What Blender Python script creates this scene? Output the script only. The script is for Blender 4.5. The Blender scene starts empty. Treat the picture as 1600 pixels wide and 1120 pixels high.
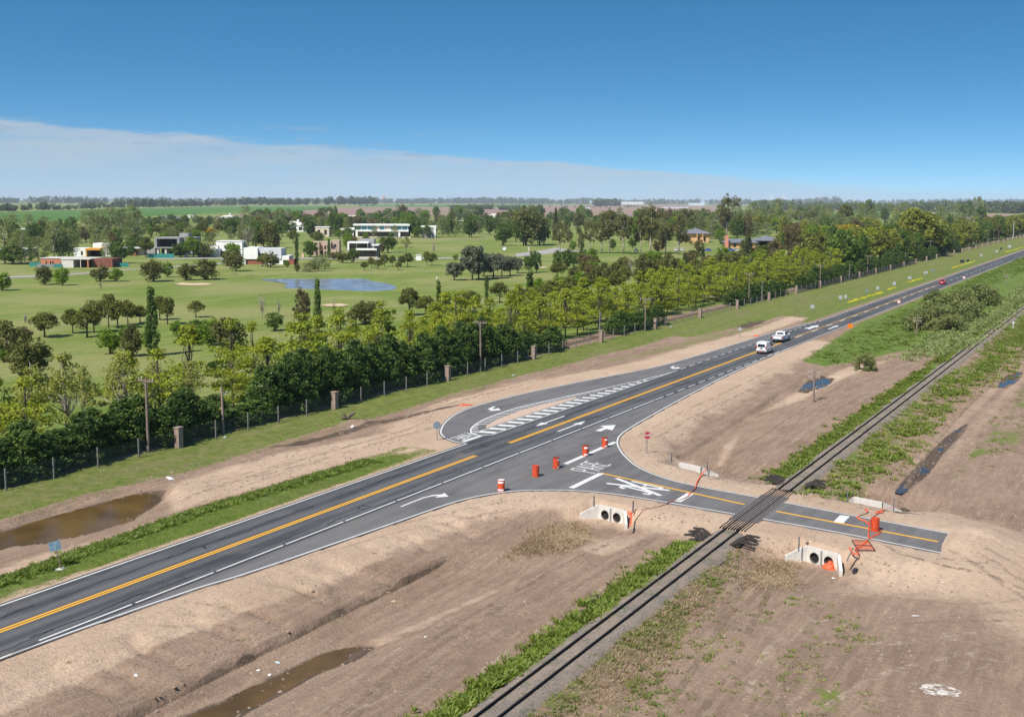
import bpy, bmesh, math, random
import numpy as np
from mathutils import Vector, Matrix, geometry

# ------------------------------------------------------------------ camera, sky, sun, exposure
scene = bpy.context.scene
COL = scene.collection
R = math.radians
FPX, CAM_H = 1800.0, 24.0                    # focal length in photo pixels (photo 1600 wide), drone height in metres
ROLL = math.atan2(6.0, 1600.0)
PITCH = math.atan((560 - 314.0) * math.cos(ROLL) / FPX)
cam_d = bpy.data.cameras.new('camera')
cam_d.sensor_width = 36.0
cam_d.lens = FPX / 1600.0 * 36.0
cam_d.clip_start = 0.5
cam_d.clip_end = 60000
cam = bpy.data.objects.new('camera', cam_d)
COL.objects.link(cam)
cam.matrix_world = Matrix.Translation((0, 0, CAM_H)) @ Matrix.Rotation(R(90) - PITCH, 4, 'X') @ Matrix.Rotation(ROLL, 4, 'Z')
scene.camera = cam

SUN_EL = R(50)
SHADOW = Vector((0.62, 0.785, 0))            # ground direction in which shadows fall
SUN_ROT = math.atan2(-SHADOW.x, -SHADOW.y)
world = bpy.data.worlds.new('World')
scene.world = world
world.use_nodes = True


class NT:
    """small helper to write node trees"""
    def __init__(self, tree):
        self.t = tree
        tree.nodes.clear()

    def n(self, kind, ins=None, **props):
        nd = self.t.nodes.new(kind)
        for k, v in props.items():
            setattr(nd, k, v)
        for k, v in (ins or {}).items():
            sock = nd.inputs[k]
            if isinstance(v, bpy.types.NodeSocket):
                self.t.links.new(v, sock)
            elif isinstance(v, bpy.types.Node):
                self.t.links.new(v.outputs[0], sock)
            else:
                if isinstance(v, tuple) and len(v) == 3 and sock.type == 'RGBA':
                    v = v + (1.0,)
                sock.default_value = v
        return nd

    def m(self, op, a, b=0.0, c=None, clamp=False):
        nd = self.n('ShaderNodeMath', {0: a, 1: b}, operation=op, use_clamp=clamp)
        if c is not None:
            if isinstance(c, (bpy.types.NodeSocket, bpy.types.Node)):
                self.t.links.new(c if isinstance(c, bpy.types.NodeSocket) else c.outputs[0], nd.inputs[2])
            else:
                nd.inputs[2].default_value = c
        return nd.outputs[0]

    def mix(self, f, a, b, blend='MIX'):
        nd = self.n('ShaderNodeMix', data_type='RGBA', blend_type=blend)
        for i, v in ((0, f), (6, a), (7, b)):
            if isinstance(v, bpy.types.NodeSocket):
                self.t.links.new(v, nd.inputs[i])
            elif isinstance(v, bpy.types.Node):
                self.t.links.new(v.outputs[0], nd.inputs[i])
            else:
                nd.inputs[i].default_value = (v + (1.0,)) if isinstance(v, tuple) and len(v) == 3 else v
        return nd.outputs[2]

    def ramp(self, f, a, b, c=0.0, d=1.0, smooth=True):
        nd = self.n('ShaderNodeMapRange', {0: f, 1: a, 2: b, 3: c, 4: d}, interpolation_type='SMOOTHSTEP' if smooth else 'LINEAR')
        return nd.outputs[0]

    def noise(self, vec, scale, detail=4.0, rough=0.55):
        return self.n('ShaderNodeTexNoise', {'Vector': vec, 'Scale': scale, 'Detail': detail, 'Roughness': rough}).outputs[0]


w = NT(world.node_tree)
tc = w.n('ShaderNodeTexCoord')
stretch = w.n('ShaderNodeVectorMath', {0: tc.outputs['Generated'], 1: (1.0, 1.0, 2.8)}, operation='MULTIPLY')
lift = w.n('ShaderNodeVectorMath', {0: stretch.outputs[0], 1: (0, 0, 0.095)}, operation='ADD')
norm = w.n('ShaderNodeVectorMath', {0: lift.outputs[0]}, operation='NORMALIZE')
sky = w.n('ShaderNodeTexSky', {'Vector': norm.outputs[0]}, sky_type='NISHITA', sun_disc=False, sun_elevation=SUN_EL,
          sun_rotation=SUN_ROT, air_density=1.0, dust_density=0.6, ozone_density=2.5, altitude=0)
hsv = w.n('ShaderNodeHueSaturation', {'Hue': 0.488, 'Saturation': 1.34, 'Value': 0.92, 'Color': sky.outputs[0]})
# a thin pale cloud bank low on the left half of the sky, its top sloping down to the right
sep = w.n('ShaderNodeSeparateXYZ', {0: tc.outputs['Generated']})
az = w.m('ARCTAN2', sep.outputs[0], sep.outputs[1])                  # 0 = ahead, positive to the right
nz = w.noise(w.n('ShaderNodeVectorMath', {0: tc.outputs['Generated'], 1: (5, 5, 42)}, operation='MULTIPLY').outputs[0], 1.8, 9, 0.68)
top = w.ramp(az, -0.46, 0.40, 0.066, 0.008, smooth=False)
top = w.m('ADD', top, w.m('MULTIPLY', w.m('SUBTRACT', nz, 0.5), 0.020))
edge = w.m('SUBTRACT', top, sep.outputs[2])
bank = w.ramp(edge, -0.0005, 0.004)
bank = w.m('MULTIPLY', bank, w.ramp(nz, 0.25, 0.7, 0.55, 1.0))
fadeR = w.ramp(az, 0.14, 0.46, 1.0, 0.0)
backfade = w.ramp(w.m('ABSOLUTE', az), 1.6, 2.6, 1.0, 0.0)
lowdown = w.ramp(sep.outputs[2], 0.0, 0.05, 0.55, 0.80)
bank = w.m('MULTIPLY', w.m('MULTIPLY', bank, w.m('MULTIPLY', fadeR, backfade)), lowdown)
nz2 = w.noise(w.n('ShaderNodeVectorMath', {0: tc.outputs['Generated'], 1: (14, 14, 75)}, operation='MULTIPLY').outputs[0], 1.9, 3, 0.5)
puff = w.m('MULTIPLY', w.ramp(nz2, 0.60, 0.66), w.m('MULTIPLY', w.ramp(sep.outputs[2], 0.030, 0.038), w.ramp(sep.outputs[2], 0.066, 0.056)))
puff = w.m('MULTIPLY', puff, w.m('MULTIPLY', w.ramp(az, 0.0, -0.12), 0.45))
c1 = w.mix(bank, hsv.outputs[0], (3.15, 3.6, 4.0))
c2 = w.mix(puff, c1, (1.9, 2.7, 3.7))
w.n('ShaderNodeOutputWorld', {'Surface': w.n('ShaderNodeBackground', {'Color': c2, 'Strength': 0.118})})

sun_d = bpy.data.lights.new('sun', 'SUN')
sun_d.energy = 4.9
sun_d.angle = R(0.5)
sun_d.color = (1.0, 0.945, 0.87)
sun = bpy.data.objects.new('sun', sun_d)
COL.objects.link(sun)
sun.rotation_euler = (Vector((SHADOW.x, SHADOW.y, -math.tan(SUN_EL) * SHADOW.length))).to_track_quat('-Z', 'Y').to_euler()
vs = scene.view_settings
vs.view_transform = 'Standard'
vs.look = 'None'
vs.gamma = 1.0
vs.use_curve_mapping = False
vs.exposure = 0.47
scene.render.film_transparent = False
scene.cycles.max_bounces = 8
scene.cycles.transparent_max_bounces = 24
scene.cycles.volume_bounces = 0

# ------------------------------------------------------------------ survey helpers
rng = np.random.default_rng(7)
random.seed(7)
_c, _s, _cp, _sp = math.cos(ROLL), math.sin(ROLL), math.cos(PITCH), math.sin(PITCH)


def G(px, py, z=0.0):
    """ground point (world x, y) seen at a photo pixel, for a surface at height z"""
    dx, dy = (px - 800) / FPX, -(py - 560) / FPX
    rx, ry = dx * _c - dy * _s, dx * _s + dy * _c
    d = (rx, _cp + ry * _sp, -_sp + ry * _cp)
    k = (z - CAM_H) / d[2]
    return d[0] * k, d[1] * k


_vp = Vector(G(1811, 318.2)).normalized()
DS = np.array([_vp.x, _vp.y])                # along the highway, away from the camera
DT = np.array([-DS[1], DS[0]])               # across it, to the left
OO = np.array(G(745, 711))
ROAD_ANG = math.atan2(DS[1], DS[0])


def ST(px, py, z=0.0):
    q = np.array(G(px, py, z)) - OO
    return float(DS @ q), float(DT @ q)


def W(s, t):
    q = OO + DS * s + DT * t
    return float(q[0]), float(q[1])


def WA(S, T):
    return OO[0] + DS[0] * S + DT[0] * T, OO[1] + DS[1] * S + DT[1] * T


def depth(px, py):
    return G(px, py)[1]


def sm(a, b, x):
    t = np.clip((x - a) / (b - a), 0, 1)
    return t * t * (3 - 2 * t)


def _hash(ix, iy, seed):
    h = (ix * 374761393 + iy * 668265263 + seed * 1442695041) & 0xFFFFFFFF
    h = ((h ^ (h >> 13)) * 1274126177) & 0xFFFFFFFF
    return ((h ^ (h >> 16)) & 0xFFFF) / 65535.0


def vnoise(x, y, seed=0):
    x = np.asarray(x, float)
    y = np.asarray(y, float)
    ix, iy = np.floor(x).astype(np.int64), np.floor(y).astype(np.int64)
    fx, fy = x - ix, y - iy
    fx, fy = fx * fx * (3 - 2 * fx), fy * fy * (3 - 2 * fy)
    a, b = _hash(ix, iy, seed), _hash(ix + 1, iy, seed)
    c, d = _hash(ix, iy + 1, seed), _hash(ix + 1, iy + 1, seed)
    return (a * (1 - fx) + b * fx) * (1 - fy) + (c * (1 - fx) + d * fx) * fy


def fbm(x, y, seed=0, oct=4):
    r, amp, tot = 0, 1.0, 0
    for o in range(oct):
        r = r + amp * vnoise(x * 2 ** o, y * 2 ** o, seed + o)
        tot += amp
        amp *= 0.5
    return r / tot


def curve(pts, step=1.0):
    """Catmull-Rom resampling of a polyline"""
    P = np.array(pts, float)
    out = []
    for i in range(len(P) - 1):
        p0, p1, p2, p3 = P[max(i - 1, 0)], P[i], P[i + 1], P[min(i + 2, len(P) - 1)]
        n = max(1, int(np.linalg.norm(p2 - p1) / step))
        for k in range(n):
            u = k / n
            out.append(0.5 * ((2 * p1) + (-p0 + p2) * u + (2 * p0 - 5 * p1 + 4 * p2 - p3) * u * u + (-p0 + 3 * p1 - 3 * p2 + p3) * u ** 3))
    out.append(P[-1])
    return np.array(out)


def offset(P, d):
    """shift a polyline sideways by d (positive = to its left)"""
    P = np.asarray(P, float)
    tg = np.gradient(P, axis=0)
    tg /= np.maximum(np.linalg.norm(tg, axis=1, keepdims=True), 1e-9)
    return P + d * np.stack([-tg[:, 1], tg[:, 0]], 1)


def seg_dist(S, T, P, closed=False):
    P = np.asarray(P, float)
    best = np.full(S.shape, 1e9)
    n = len(P) if closed else len(P) - 1
    for i in range(n):
        a, b = P[i], P[(i + 1) % len(P)]
        d = b - a
        L = max(float(d @ d), 1e-9)
        u = np.clip(((S - a[0]) * d[0] + (T - a[1]) * d[1]) / L, 0, 1)
        best = np.minimum(best, (S - a[0] - u * d[0]) ** 2 + (T - a[1] - u * d[1]) ** 2)
    return np.sqrt(best)


def inside(S, T, P):
    P = np.asarray(P, float)
    r = np.zeros(S.shape, bool)
    j = len(P) - 1
    for i in range(len(P)):
        xi, yi, xj, yj = P[i, 0], P[i, 1], P[j, 0], P[j, 1]
        if yi != yj:
            r ^= ((yi > T) != (yj > T)) & (S < (xj - xi) * (T - yi) / (yj - yi) + xi)
        j = i
    return r


def sdist(S, T, P):
    """signed distance to a closed polygon, negative inside; far points get a coarse value"""
    P = np.asarray(P, float)
    out = np.full(S.shape, 60.0)
    m = (S > P[:, 0].min() - 30) & (S < P[:, 0].max() + 30) & (T > P[:, 1].min() - 30) & (T < P[:, 1].max() + 30)
    if m.any():
        d = seg_dist(S[m], T[m], P, True)
        out[m] = np.where(inside(S[m], T[m], P), -d, d)
    return out


def PX(*pts):
    return np.array([ST(*p) for p in pts])


# ------------------------------------------------------------------ object helpers
def mesh_obj(name, verts, faces, mat, parent=None, smooth=False, attrs=None):
    me = bpy.data.meshes.new(name)
    if isinstance(faces, np.ndarray):
        verts = np.asarray(verts, np.float32)
        nf, k = faces.shape
        me.vertices.add(len(verts))
        me.vertices.foreach_set('co', verts.ravel())
        me.loops.add(nf * k)
        me.loops.foreach_set('vertex_index', faces.astype(np.int32).ravel())
        me.polygons.add(nf)
        me.polygons.foreach_set('loop_start', np.arange(0, nf * k, k, dtype=np.int32))
        me.polygons.foreach_set('loop_total', np.full(nf, k, np.int32))
        me.update(calc_edges=True)
    else:
        me.from_pydata([tuple(v) for v in verts], [], faces)
    for an, (kind, data) in (attrs or {}).items():
        if kind == 'COLOR':
            a = me.color_attributes.new(an, 'FLOAT_COLOR', 'POINT')
            a.data.foreach_set('color', np.asarray(data, np.float32).ravel())
        else:
            a = me.attributes.new(an, 'FLOAT', 'POINT')
            a.data.foreach_set('value', np.asarray(data, np.float32).ravel())
    me.materials.append(mat)
    if smooth:
        me.polygons.foreach_set('use_smooth', np.ones(len(me.polygons), bool))
    me.validate()
    return link(name, me, parent)


def link(name, me, parent=None):
    o = bpy.data.objects.new(name, me)
    COL.objects.link(o)
    if parent is not None:
        o.parent = parent
    return o


def tag(o, label, cat, group=None):
    o['label'] = label
    o['category'] = cat
    if group:
        o['group'] = group
    return o


def kind(o, k, label=None):
    o['kind'] = k
    if label:
        o['label'] = label
    return o


def thing(name, label, cat, loc=(0, 0, 0), rz=0.0, group=None):
    o = link(name, None)
    o.location = loc
    o.rotation_euler = (0, 0, rz)
    o.empty_display_size = 0.3
    return tag(o, label, cat, group)


class MB:
    """collects simple shapes into one mesh"""
    def __init__(self):
        self.v, self.f = [], []

    def add(self, vs, fs):
        b = len(self.v)
        self.v += [tuple(v) for v in vs]
        self.f += [tuple(i + b for i in f) for f in fs]
        return self

    def box(self, x0, x1, y0, y1, z0, z1):
        return self.add([(x0, y0, z0), (x1, y0, z0), (x1, y1, z0), (x0, y1, z0), (x0, y0, z1), (x1, y0, z1), (x1, y1, z1), (x0, y1, z1)],
                        [(3, 2, 1, 0), (4, 5, 6, 7), (0, 1, 5, 4), (1, 2, 6, 5), (2, 3, 7, 6), (3, 0, 4, 7)])

    def tube(self, pts, rad, n=8, caps=True):
        pts = [Vector(p) for p in pts]
        rad = [rad] * len(pts) if not hasattr(rad, '__len__') else rad
        vs, fs = [], []
        for i, p in enumerate(pts):
            d = (pts[min(i + 1, len(pts) - 1)] - pts[max(i - 1, 0)]).normalized()
            a = d.orthogonal().normalized() if abs(d.z) < 0.9 else Vector((1, 0, 0)) - d * d.x
            a.normalize()
            b = d.cross(a)
            for k in range(n):
                th = 2 * math.pi * k / n
                vs.append(p + (a * math.cos(th) + b * math.sin(th)) * rad[i])
        for i in range(len(pts) - 1):
            for k in range(n):
                fs.append((i * n + k, i * n + (k + 1) % n, (i + 1) * n + (k + 1) % n, (i + 1) * n + k))
        if caps:
            fs.append(tuple(range(n - 1, -1, -1)))
            fs.append(tuple((len(pts) - 1) * n + k for k in range(n)))
        return self.add(vs, fs)

    def prism(self, poly, z0, z1):
        """extrude an xy polygon"""
        n = len(poly)
        tri = geometry.tessellate_polygon([[Vector((p[0], p[1], 0)) for p in poly]])
        area = sum(poly[i][0] * poly[(i + 1) % n][1] - poly[(i + 1) % n][0] * poly[i][1] for i in range(n))
        vs = [(p[0], p[1], z1) for p in poly] + [(p[0], p[1], z0) for p in poly]
        fs = []
        for t in tri:
            a = sum(poly[t[i]][0] * poly[t[(i + 1) % 3]][1] - poly[t[(i + 1) % 3]][0] * poly[t[i]][1] for i in range(3))
            t = t if a > 0 else t[::-1]
            fs.append(tuple(t))
            fs.append(tuple(i + n for i in t[::-1]))
        for i in range(n):
            j = (i + 1) % n
            fs.append((i, i + n, j + n, j) if area > 0 else (j, j + n, i + n, i))
        return self.add(vs, fs)

    def build(self, name, mat, parent=None, smooth=False):
        return mesh_obj(name, self.v, self.f, mat, parent, smooth)


# ------------------------------------------------------------------ materials
MATS = {}


def simple(name, col, rough=0.7, metal=0.0, var=0.0, scale=3.0, spec=0.4, bump=0.0, bscale=None):
    if name in MATS:
        return MATS[name]
    m = bpy.data.materials.new(name)
    m.use_nodes = True
    t = NT(m.node_tree)
    c = col + (1.0,)
    if var or bump:
        co = t.n('ShaderNodeTexCoord').outputs['Object']
        nz_ = t.noise(co, scale, 5, 0.6)
        if var:
            c = t.mix(t.ramp(nz_, 0.3, 0.7), tuple(x * (1 - var) for x in col), tuple(min(1, x * (1 + var)) for x in col))
    b = t.n('ShaderNodeBsdfPrincipled', {'Base Color': c, 'Roughness': rough, 'Metallic': metal, 'Specular IOR Level': spec})
    if bump:
        nb = t.noise(co, bscale or scale * 4, 4, 0.6)
        t.t.links.new(t.n('ShaderNodeBump', {'Strength': 0.6, 'Distance': bump, 'Height': nb}).outputs[0], b.inputs['Normal'])
    t.n('ShaderNodeOutputMaterial', {'Surface': b.outputs[0]})
    MATS[name] = m
    return m


def leafmat(name, c0, c1, trans=0.28, hue=0.0):
    """foliage: colour between two leaf tones by clump, by tree and by fine noise"""
    c0 = tuple(q * g * 0.86 for q, g in zip(c0, (1.38, 1.42, 1.10)))
    c1 = tuple(q * g * 1.14 for q, g in zip(c1, (1.38, 1.42, 1.10)))
    m = bpy.data.materials.new(name)
    m.use_nodes = True
    t = NT(m.node_tree)
    a = t.n('ShaderNodeAttribute', attribute_name='tint').outputs['Fac']
    r = t.n('ShaderNodeObjectInfo').outputs['Random']
    f = t.m('ADD', t.m('MULTIPLY', a, 0.72), t.m('MULTIPLY', r, 0.28), clamp=True)
    c = t.mix(f, c0, c1)
    d = t.n('ShaderNodeBsdfDiffuse', {'Color': c})
    tr = t.n('ShaderNodeBsdfTranslucent', {'Color': t.mix(0.5, c, (c1[0] * 1.25, c1[1] * 1.2, c1[2] * 0.6))})
    g = t.n('ShaderNodeBsdfGlossy', {'Color': (0.9, 0.95, 1.0), 'Roughness': 0.5})
    mx = t.n('ShaderNodeMixShader', {0: trans, 1: d.outputs[0], 2: tr.outputs[0]})
    mx2 = t.n('ShaderNodeMixShader', {0: 0.012, 1: mx.outputs[0], 2: g.outputs[0]})
    t.n('ShaderNodeOutputMaterial', {'Surface': mx2.outputs[0]})
    return m


def world_st(t):
    """texture vector in metres: x along the highway, y across it"""
    p = t.n('ShaderNodeNewGeometry').outputs['Position']
    return t.n('ShaderNodeVectorRotate', {'Vector': p, 'Angle': -ROAD_ANG}, rotation_type='Z_AXIS').outputs[0]


def scaled(t, v, sx, sy, sz=1.0):
    return t.n('ShaderNodeVectorMath', {0: v, 1: (sx, sy, sz)}, operation='MULTIPLY').outputs[0]


def ground_material():
    m = bpy.data.materials.new('soil_and_grass')
    m.use_nodes = True
    t = NT(m.node_tree)
    v = world_st(t)
    za = t.n('ShaderNodeSeparateColor', {0: t.n('ShaderNodeAttribute', attribute_name='za').outputs['Color']}).outputs
    zb = t.n('ShaderNodeSeparateColor', {0: t.n('ShaderNodeAttribute', attribute_name='zb').outputs['Color']}).outputs
    grass, pale, wet = za[0], za[1], za[2]  # wet also carries the painted shade along the scarp
    lush, golf, dry = zb[0], zb[1], zb[2]
    n1 = t.noise(v, 0.12, 5, 0.6)
    n2 = t.noise(v, 0.9, 6, 0.65)
    n3 = t.noise(v, 5.0, 5, 0.7)
    n4 = t.noise(scaled(t, v, 0.25, 1.8), 1.0, 6, 0.65)      # streaks along the highway
    n5 = t.noise(scaled(t, v, 0.05, 0.6), 1.0, 5, 0.6)
    # soil: brown earth to pale sandy fill, with lighter dust and darker damp streaks
    soil = t.mix(t.ramp(n1, 0.3, 0.7), (0.208, 0.137, 0.095), (0.278, 0.190, 0.135))
    soil = t.mix(t.ramp(n4, 0.38, 0.72, 0.0, 0.75), soil, (0.350, 0.245, 0.168))
    soil = t.mix(t.ramp(n2, 0.55, 0.75, 0.0, 0.4), soil, (0.17, 0.12, 0.085))
    pf = t.ramp(t.m('ADD', pale, t.m('MULTIPLY', t.m('SUBTRACT', n2, 0.5), 0.7)), 0.25, 0.7)
    pcol = t.mix(t.ramp(n1, 0.3, 0.7), (0.435, 0.308, 0.212), (0.51, 0.372, 0.262))
    pcol = t.mix(t.ramp(n4, 0.45, 0.7, 0.0, 0.45), pcol, (0.36, 0.255, 0.19))
    soil = t.mix(pf, soil, pcol)
    n6 = t.noise(v, 2.1, 7, 0.72)
    n7 = t.noise(scaled(t, v, 0.5, 3.2), 1.0, 6, 0.7)
    soil = t.mix(t.ramp(n6, 0.48, 0.68, 0.0, 0.38), soil, t.mix(0.65, soil, (0.10, 0.070, 0.050)))
    soil = t.mix(t.ramp(n7, 0.52, 0.68, 0.0, 0.6), soil, t.mix(0.6, soil, (0.42, 0.315, 0.225)))
    soil = t.mix(t.ramp(n3, 0.35, 0.8, 0.0, 0.28), soil, t.mix(0.5, soil, (0.10, 0.070, 0.050)))
    # grass tones
    rough_g = t.mix(t.ramp(n2, 0.3, 0.7), (0.100, 0.128, 0.026), (0.175, 0.200, 0.046))
    rough_g = t.mix(t.ramp(n5, 0.45, 0.68, 0.0, 0.55), rough_g, (0.20, 0.165, 0.085))
    lush_g = t.mix(t.ramp(n2, 0.3, 0.7), (0.075, 0.125, 0.018), (0.140, 0.200, 0.036))
    lawn = t.mix(t.ramp(n5, 0.35, 0.65), (0.108, 0.165, 0.024), (0.205, 0.240, 0.055))
    lawn = t.mix(t.ramp(t.noise(v, 0.03, 3, 0.5), 0.40, 0.62, 0.0, 0.75), lawn, (0.270, 0.258, 0.100))
    lawn = t.mix(t.ramp(n2, 0.45, 0.7, 0.0, 0.35), lawn, (0.095, 0.125, 0.026))
    lawn = t.mix(t.ramp(n3, 0.4, 0.7, 0.0, 0.25), lawn, (0.075, 0.11, 0.025))
    straw = t.mix(t.ramp(n3, 0.3, 0.7), (0.24, 0.185, 0.115), (0.155, 0.125, 0.072))
    gcol = t.mix(lush, rough_g, lush_g)
    gcol = t.mix(golf, gcol, lawn)
    gcol = t.mix(t.ramp(t.m('ADD', dry, t.m('MULTIPLY', t.m('SUBTRACT', n2, 0.5), 1.0)), 0.35, 0.75), gcol, straw)
    gcol = t.mix(t.ramp(n3, 0.25, 0.6, 0.3, 0.0), gcol, t.mix(0.5, gcol, (0.03, 0.035, 0.012)))
    gf = t.ramp(t.m('ADD', grass, t.m('ADD', t.m('MULTIPLY', t.m('SUBTRACT', n2, 0.5), 0.8), t.m('MULTIPLY', t.m('SUBTRACT', n3, 0.5), 0.6))), 0.38, 0.62)
    col = t.mix(gf, soil, gcol)
    wf = t.ramp(t.m('ADD', wet, t.m('MULTIPLY', t.m('SUBTRACT', n2, 0.5), 0.45)), 0.3, 0.55)
    col = t.mix(wf, col, t.mix(t.ramp(n4, 0.3, 0.7), (0.078, 0.055, 0.038), (0.125, 0.088, 0.058)))
    bumpn = t.n('ShaderNodeBump', {'Strength': 0.9, 'Distance': 0.12, 'Height': t.m('ADD', n3, t.m('ADD', t.m('MULTIPLY', n6, 1.2), t.m('MULTIPLY', n2, 0.8)))})
    b = t.n('ShaderNodeBsdfPrincipled', {'Base Color': col, 'Roughness': t.m('SUBTRACT', 0.95, t.m('MULTIPLY', wf, 0.3)), 'Specular IOR Level': 0.15})
    t.t.links.new(bumpn.outputs[0], b.inputs['Normal'])
    t.n('ShaderNodeOutputMaterial', {'Surface': b.outputs[0]})
    return m


def asphalt_material(name, lo, hi, tracks=None):
    m = bpy.data.materials.new(name)
    m.use_nodes = True
    t = NT(m.node_tree)
    v = world_st(t)
    n1 = t.noise(scaled(t, v, 0.03, 0.9), 1.0, 5, 0.6)
    n2 = t.noise(v, 0.35, 5, 0.6)
    n3 = t.noise(v, 14.0, 3, 0.7)
    c = t.mix(t.ramp(t.m('ADD', t.m('MULTIPLY', n1, 0.65), t.m('MULTIPLY', n2, 0.35)), 0.36, 0.64), lo, hi)
    if tracks:                                       # lighter bands worn by wheels
        y = t.n('ShaderNodeSeparateXYZ', {0: v}).outputs[1]
        off = float(DT @ OO)
        for tt in tracks:
            d = t.m('ABSOLUTE', t.m('SUBTRACT', y, off + tt))
            c = t.mix(t.m('MULTIPLY', t.ramp(d, 0.1, 0.75, 1.0, 0.0), t.ramp(n1, 0.3, 0.6, 0.25, 0.6)), c, tuple(min(1, x * 1.7) for x in hi))
    dust = t.noise(v, 0.16, 6, 0.7)
    stain = t.noise(scaled(t, v, 0.10, 0.35), 1.0, 5, 0.7)
    c = t.mix(t.ramp(stain, 0.48, 0.66, 0.0, 0.6), c, tuple(x * 0.62 for x in lo))
    c = t.mix(t.ramp(dust, 0.52, 0.76, 0.0, 0.45), c, (0.24, 0.19, 0.15))
    c = t.mix(t.ramp(n3, 0.3, 0.7, 0.0, 0.35), c, tuple(x * 0.55 for x in lo))
    b = t.n('ShaderNodeBsdfPrincipled', {'Base Color': c, 'Roughness': 0.82, 'Specular IOR Level': 0.3})
    t.t.links.new(t.n('ShaderNodeBump', {'Strength': 0.4, 'Distance': 0.01, 'Height': n3}).outputs[0], b.inputs['Normal'])
    t.n('ShaderNodeOutputMaterial', {'Surface': b.outputs[0]})
    return m


def paint_material(name, col, wear=0.25):
    m = bpy.data.materials.new(name)
    m.use_nodes = True
    t = NT(m.node_tree)
    v = world_st(t)
    n = t.noise(v, 1.7, 6, 0.75)
    c = t.mix(t.ramp(n, 0.5, 0.72, 0.0, wear), col, (0.16, 0.15, 0.14))
    b = t.n('ShaderNodeBsdfPrincipled', {'Base Color': c, 'Roughness': 0.6, 'Specular IOR Level': 0.3})
    t.n('ShaderNodeOutputMaterial', {'Surface': b.outputs[0]})
    return m


def water_material(name, col, rough=0.05, bump=0.02, scale=1.5, spec=0.5):
    m = bpy.data.materials.new(name)
    m.use_nodes = True
    t = NT(m.node_tree)
    v = world_st(t)
    n = t.noise(v, scale, 4, 0.6)
    n0 = t.noise(v, 0.2, 4, 0.6)
    c = t.mix(t.ramp(n0, 0.35, 0.65), tuple(x * 0.72 for x in col), tuple(x * 1.2 for x in col))
    b = t.n('ShaderNodeBsdfPrincipled', {'Base Color': c, 'Roughness': rough, 'IOR': 1.33, 'Specular IOR Level': spec})
    t.t.links.new(t.n('ShaderNodeBump', {'Strength': 0.5, 'Distance': bump, 'Height': n}).outputs[0], b.inputs['Normal'])
    t.n('ShaderNodeOutputMaterial', {'Surface': b.outputs[0]})
    return m


M_GROUND = ground_material()
M_OLD = asphalt_material('worn_dark_asphalt', (0.052, 0.052, 0.055), (0.085, 0.084, 0.085), tracks=(-2.35, -0.8, 0.85, 2.5))
M_NEW = asphalt_material('fresh_grey_asphalt', (0.125, 0.118, 0.115), (0.165, 0.155, 0.148))
M_WHITE = paint_material('white_road_paint', (0.62, 0.61, 0.58), 0.4)
M_YELLOW = paint_material('yellow_road_paint', (0.72, 0.36, 0.025), 0.15)
M_TAR = simple('black_tar', (0.012, 0.012, 0.013), 0.5)
M_MUD = water_material('muddy_water', (0.100, 0.058, 0.020), 0.12, 0.01, 0.8, 0.2)
M_POND = water_material('pond_water', (0.20, 0.205, 0.225), 0.16, 0.03, 1.2, 0.28)
M_PUD = water_material('puddle_water', (0.05, 0.042, 0.034), 0.04, 0.004, 1.0, 0.7)
M_GALV = simple('galvanised_steel', (0.30, 0.31, 0.33), 0.45, 0.7, 0.15)
M_SIGNBACK = simple('dull_sign_back', (0.20, 0.25, 0.28), 0.6, 0.2, 0.2)
M_CONC = simple('pale_concrete', (0.52, 0.49, 0.44), 0.9, 0, 0.12, 2.0, bump=0.01)
M_CONC2 = simple('grey_concrete', (0.27, 0.265, 0.26), 0.9, 0, 0.15, 0.6)
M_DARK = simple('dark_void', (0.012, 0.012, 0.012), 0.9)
M_ORANGE = simple('orange_plastic', (0.50, 0.055, 0.014), 0.5, 0, 0.18, 4.0)
M_MESH = simple('orange_netting', (0.60, 0.10, 0.035), 0.6, 0, 0.15, 6.0)
M_BAND = simple('reflective_band', (0.72, 0.71, 0.70), 0.5, 0, 0.12, 6.0)
M_WOOD = simple('weathered_pole_wood', (0.19, 0.145, 0.115), 0.9, 0, 0.25, 4.0)
M_POST = simple('grey_fence_post', (0.16, 0.15, 0.14), 0.9, 0, 0.2, 3.0)
M_RUST = simple('rail_steel', (0.022, 0.019, 0.019), 0.7, 0.0, 0.2, 4.0, spec=0.2)
M_SLEEPER = simple('sleeper_wood', (0.20, 0.172, 0.145), 0.95, 0, 0.25, 2.0)
M_BLACKWOOD = simple('tarred_timber', (0.030, 0.024, 0.020), 0.85, 0, 0.35, 4.0)
M_WHITEWALL = simple('white_render', (0.70, 0.69, 0.66), 0.85, 0, 0.06, 0.5)
M_CREAM = simple('cream_render', (0.55, 0.46, 0.36), 0.85, 0, 0.08, 0.5)
M_PINKWALL = simple('sandy_brick', (0.42, 0.31, 0.24), 0.9, 0, 0.12, 1.0)
M_BRICK = simple('hollow_red_brick', (0.42, 0.16, 0.09), 0.9, 0, 0.15, 1.5)
M_DKBRICK = simple('dark_red_brick', (0.17, 0.062, 0.04), 0.9, 0, 0.2, 1.0)
M_GLASS = simple('window_glass', (0.018, 0.022, 0.026), 0.08, 0, 0, spec=0.8)
M_TEAL = simple('teal_glass', (0.08, 0.22, 0.25), 0.15, 0, 0.2, 0.6, spec=0.7)
M_BLACKM = simple('black_cladding', (0.02, 0.021, 0.024), 0.5)
M_TEALNET = simple('teal_shade_net', (0.02, 0.19, 0.17), 0.8, 0, 0.15, 1.2)
M_ROOFS = simple('grey_slate_roof', (0.145, 0.15, 0.17), 0.7, 0, 0.2, 1.0)
M_SAND = simple('bunker_sand', (0.52, 0.38, 0.25), 0.95, 0, 0.08, 0.5)
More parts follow.
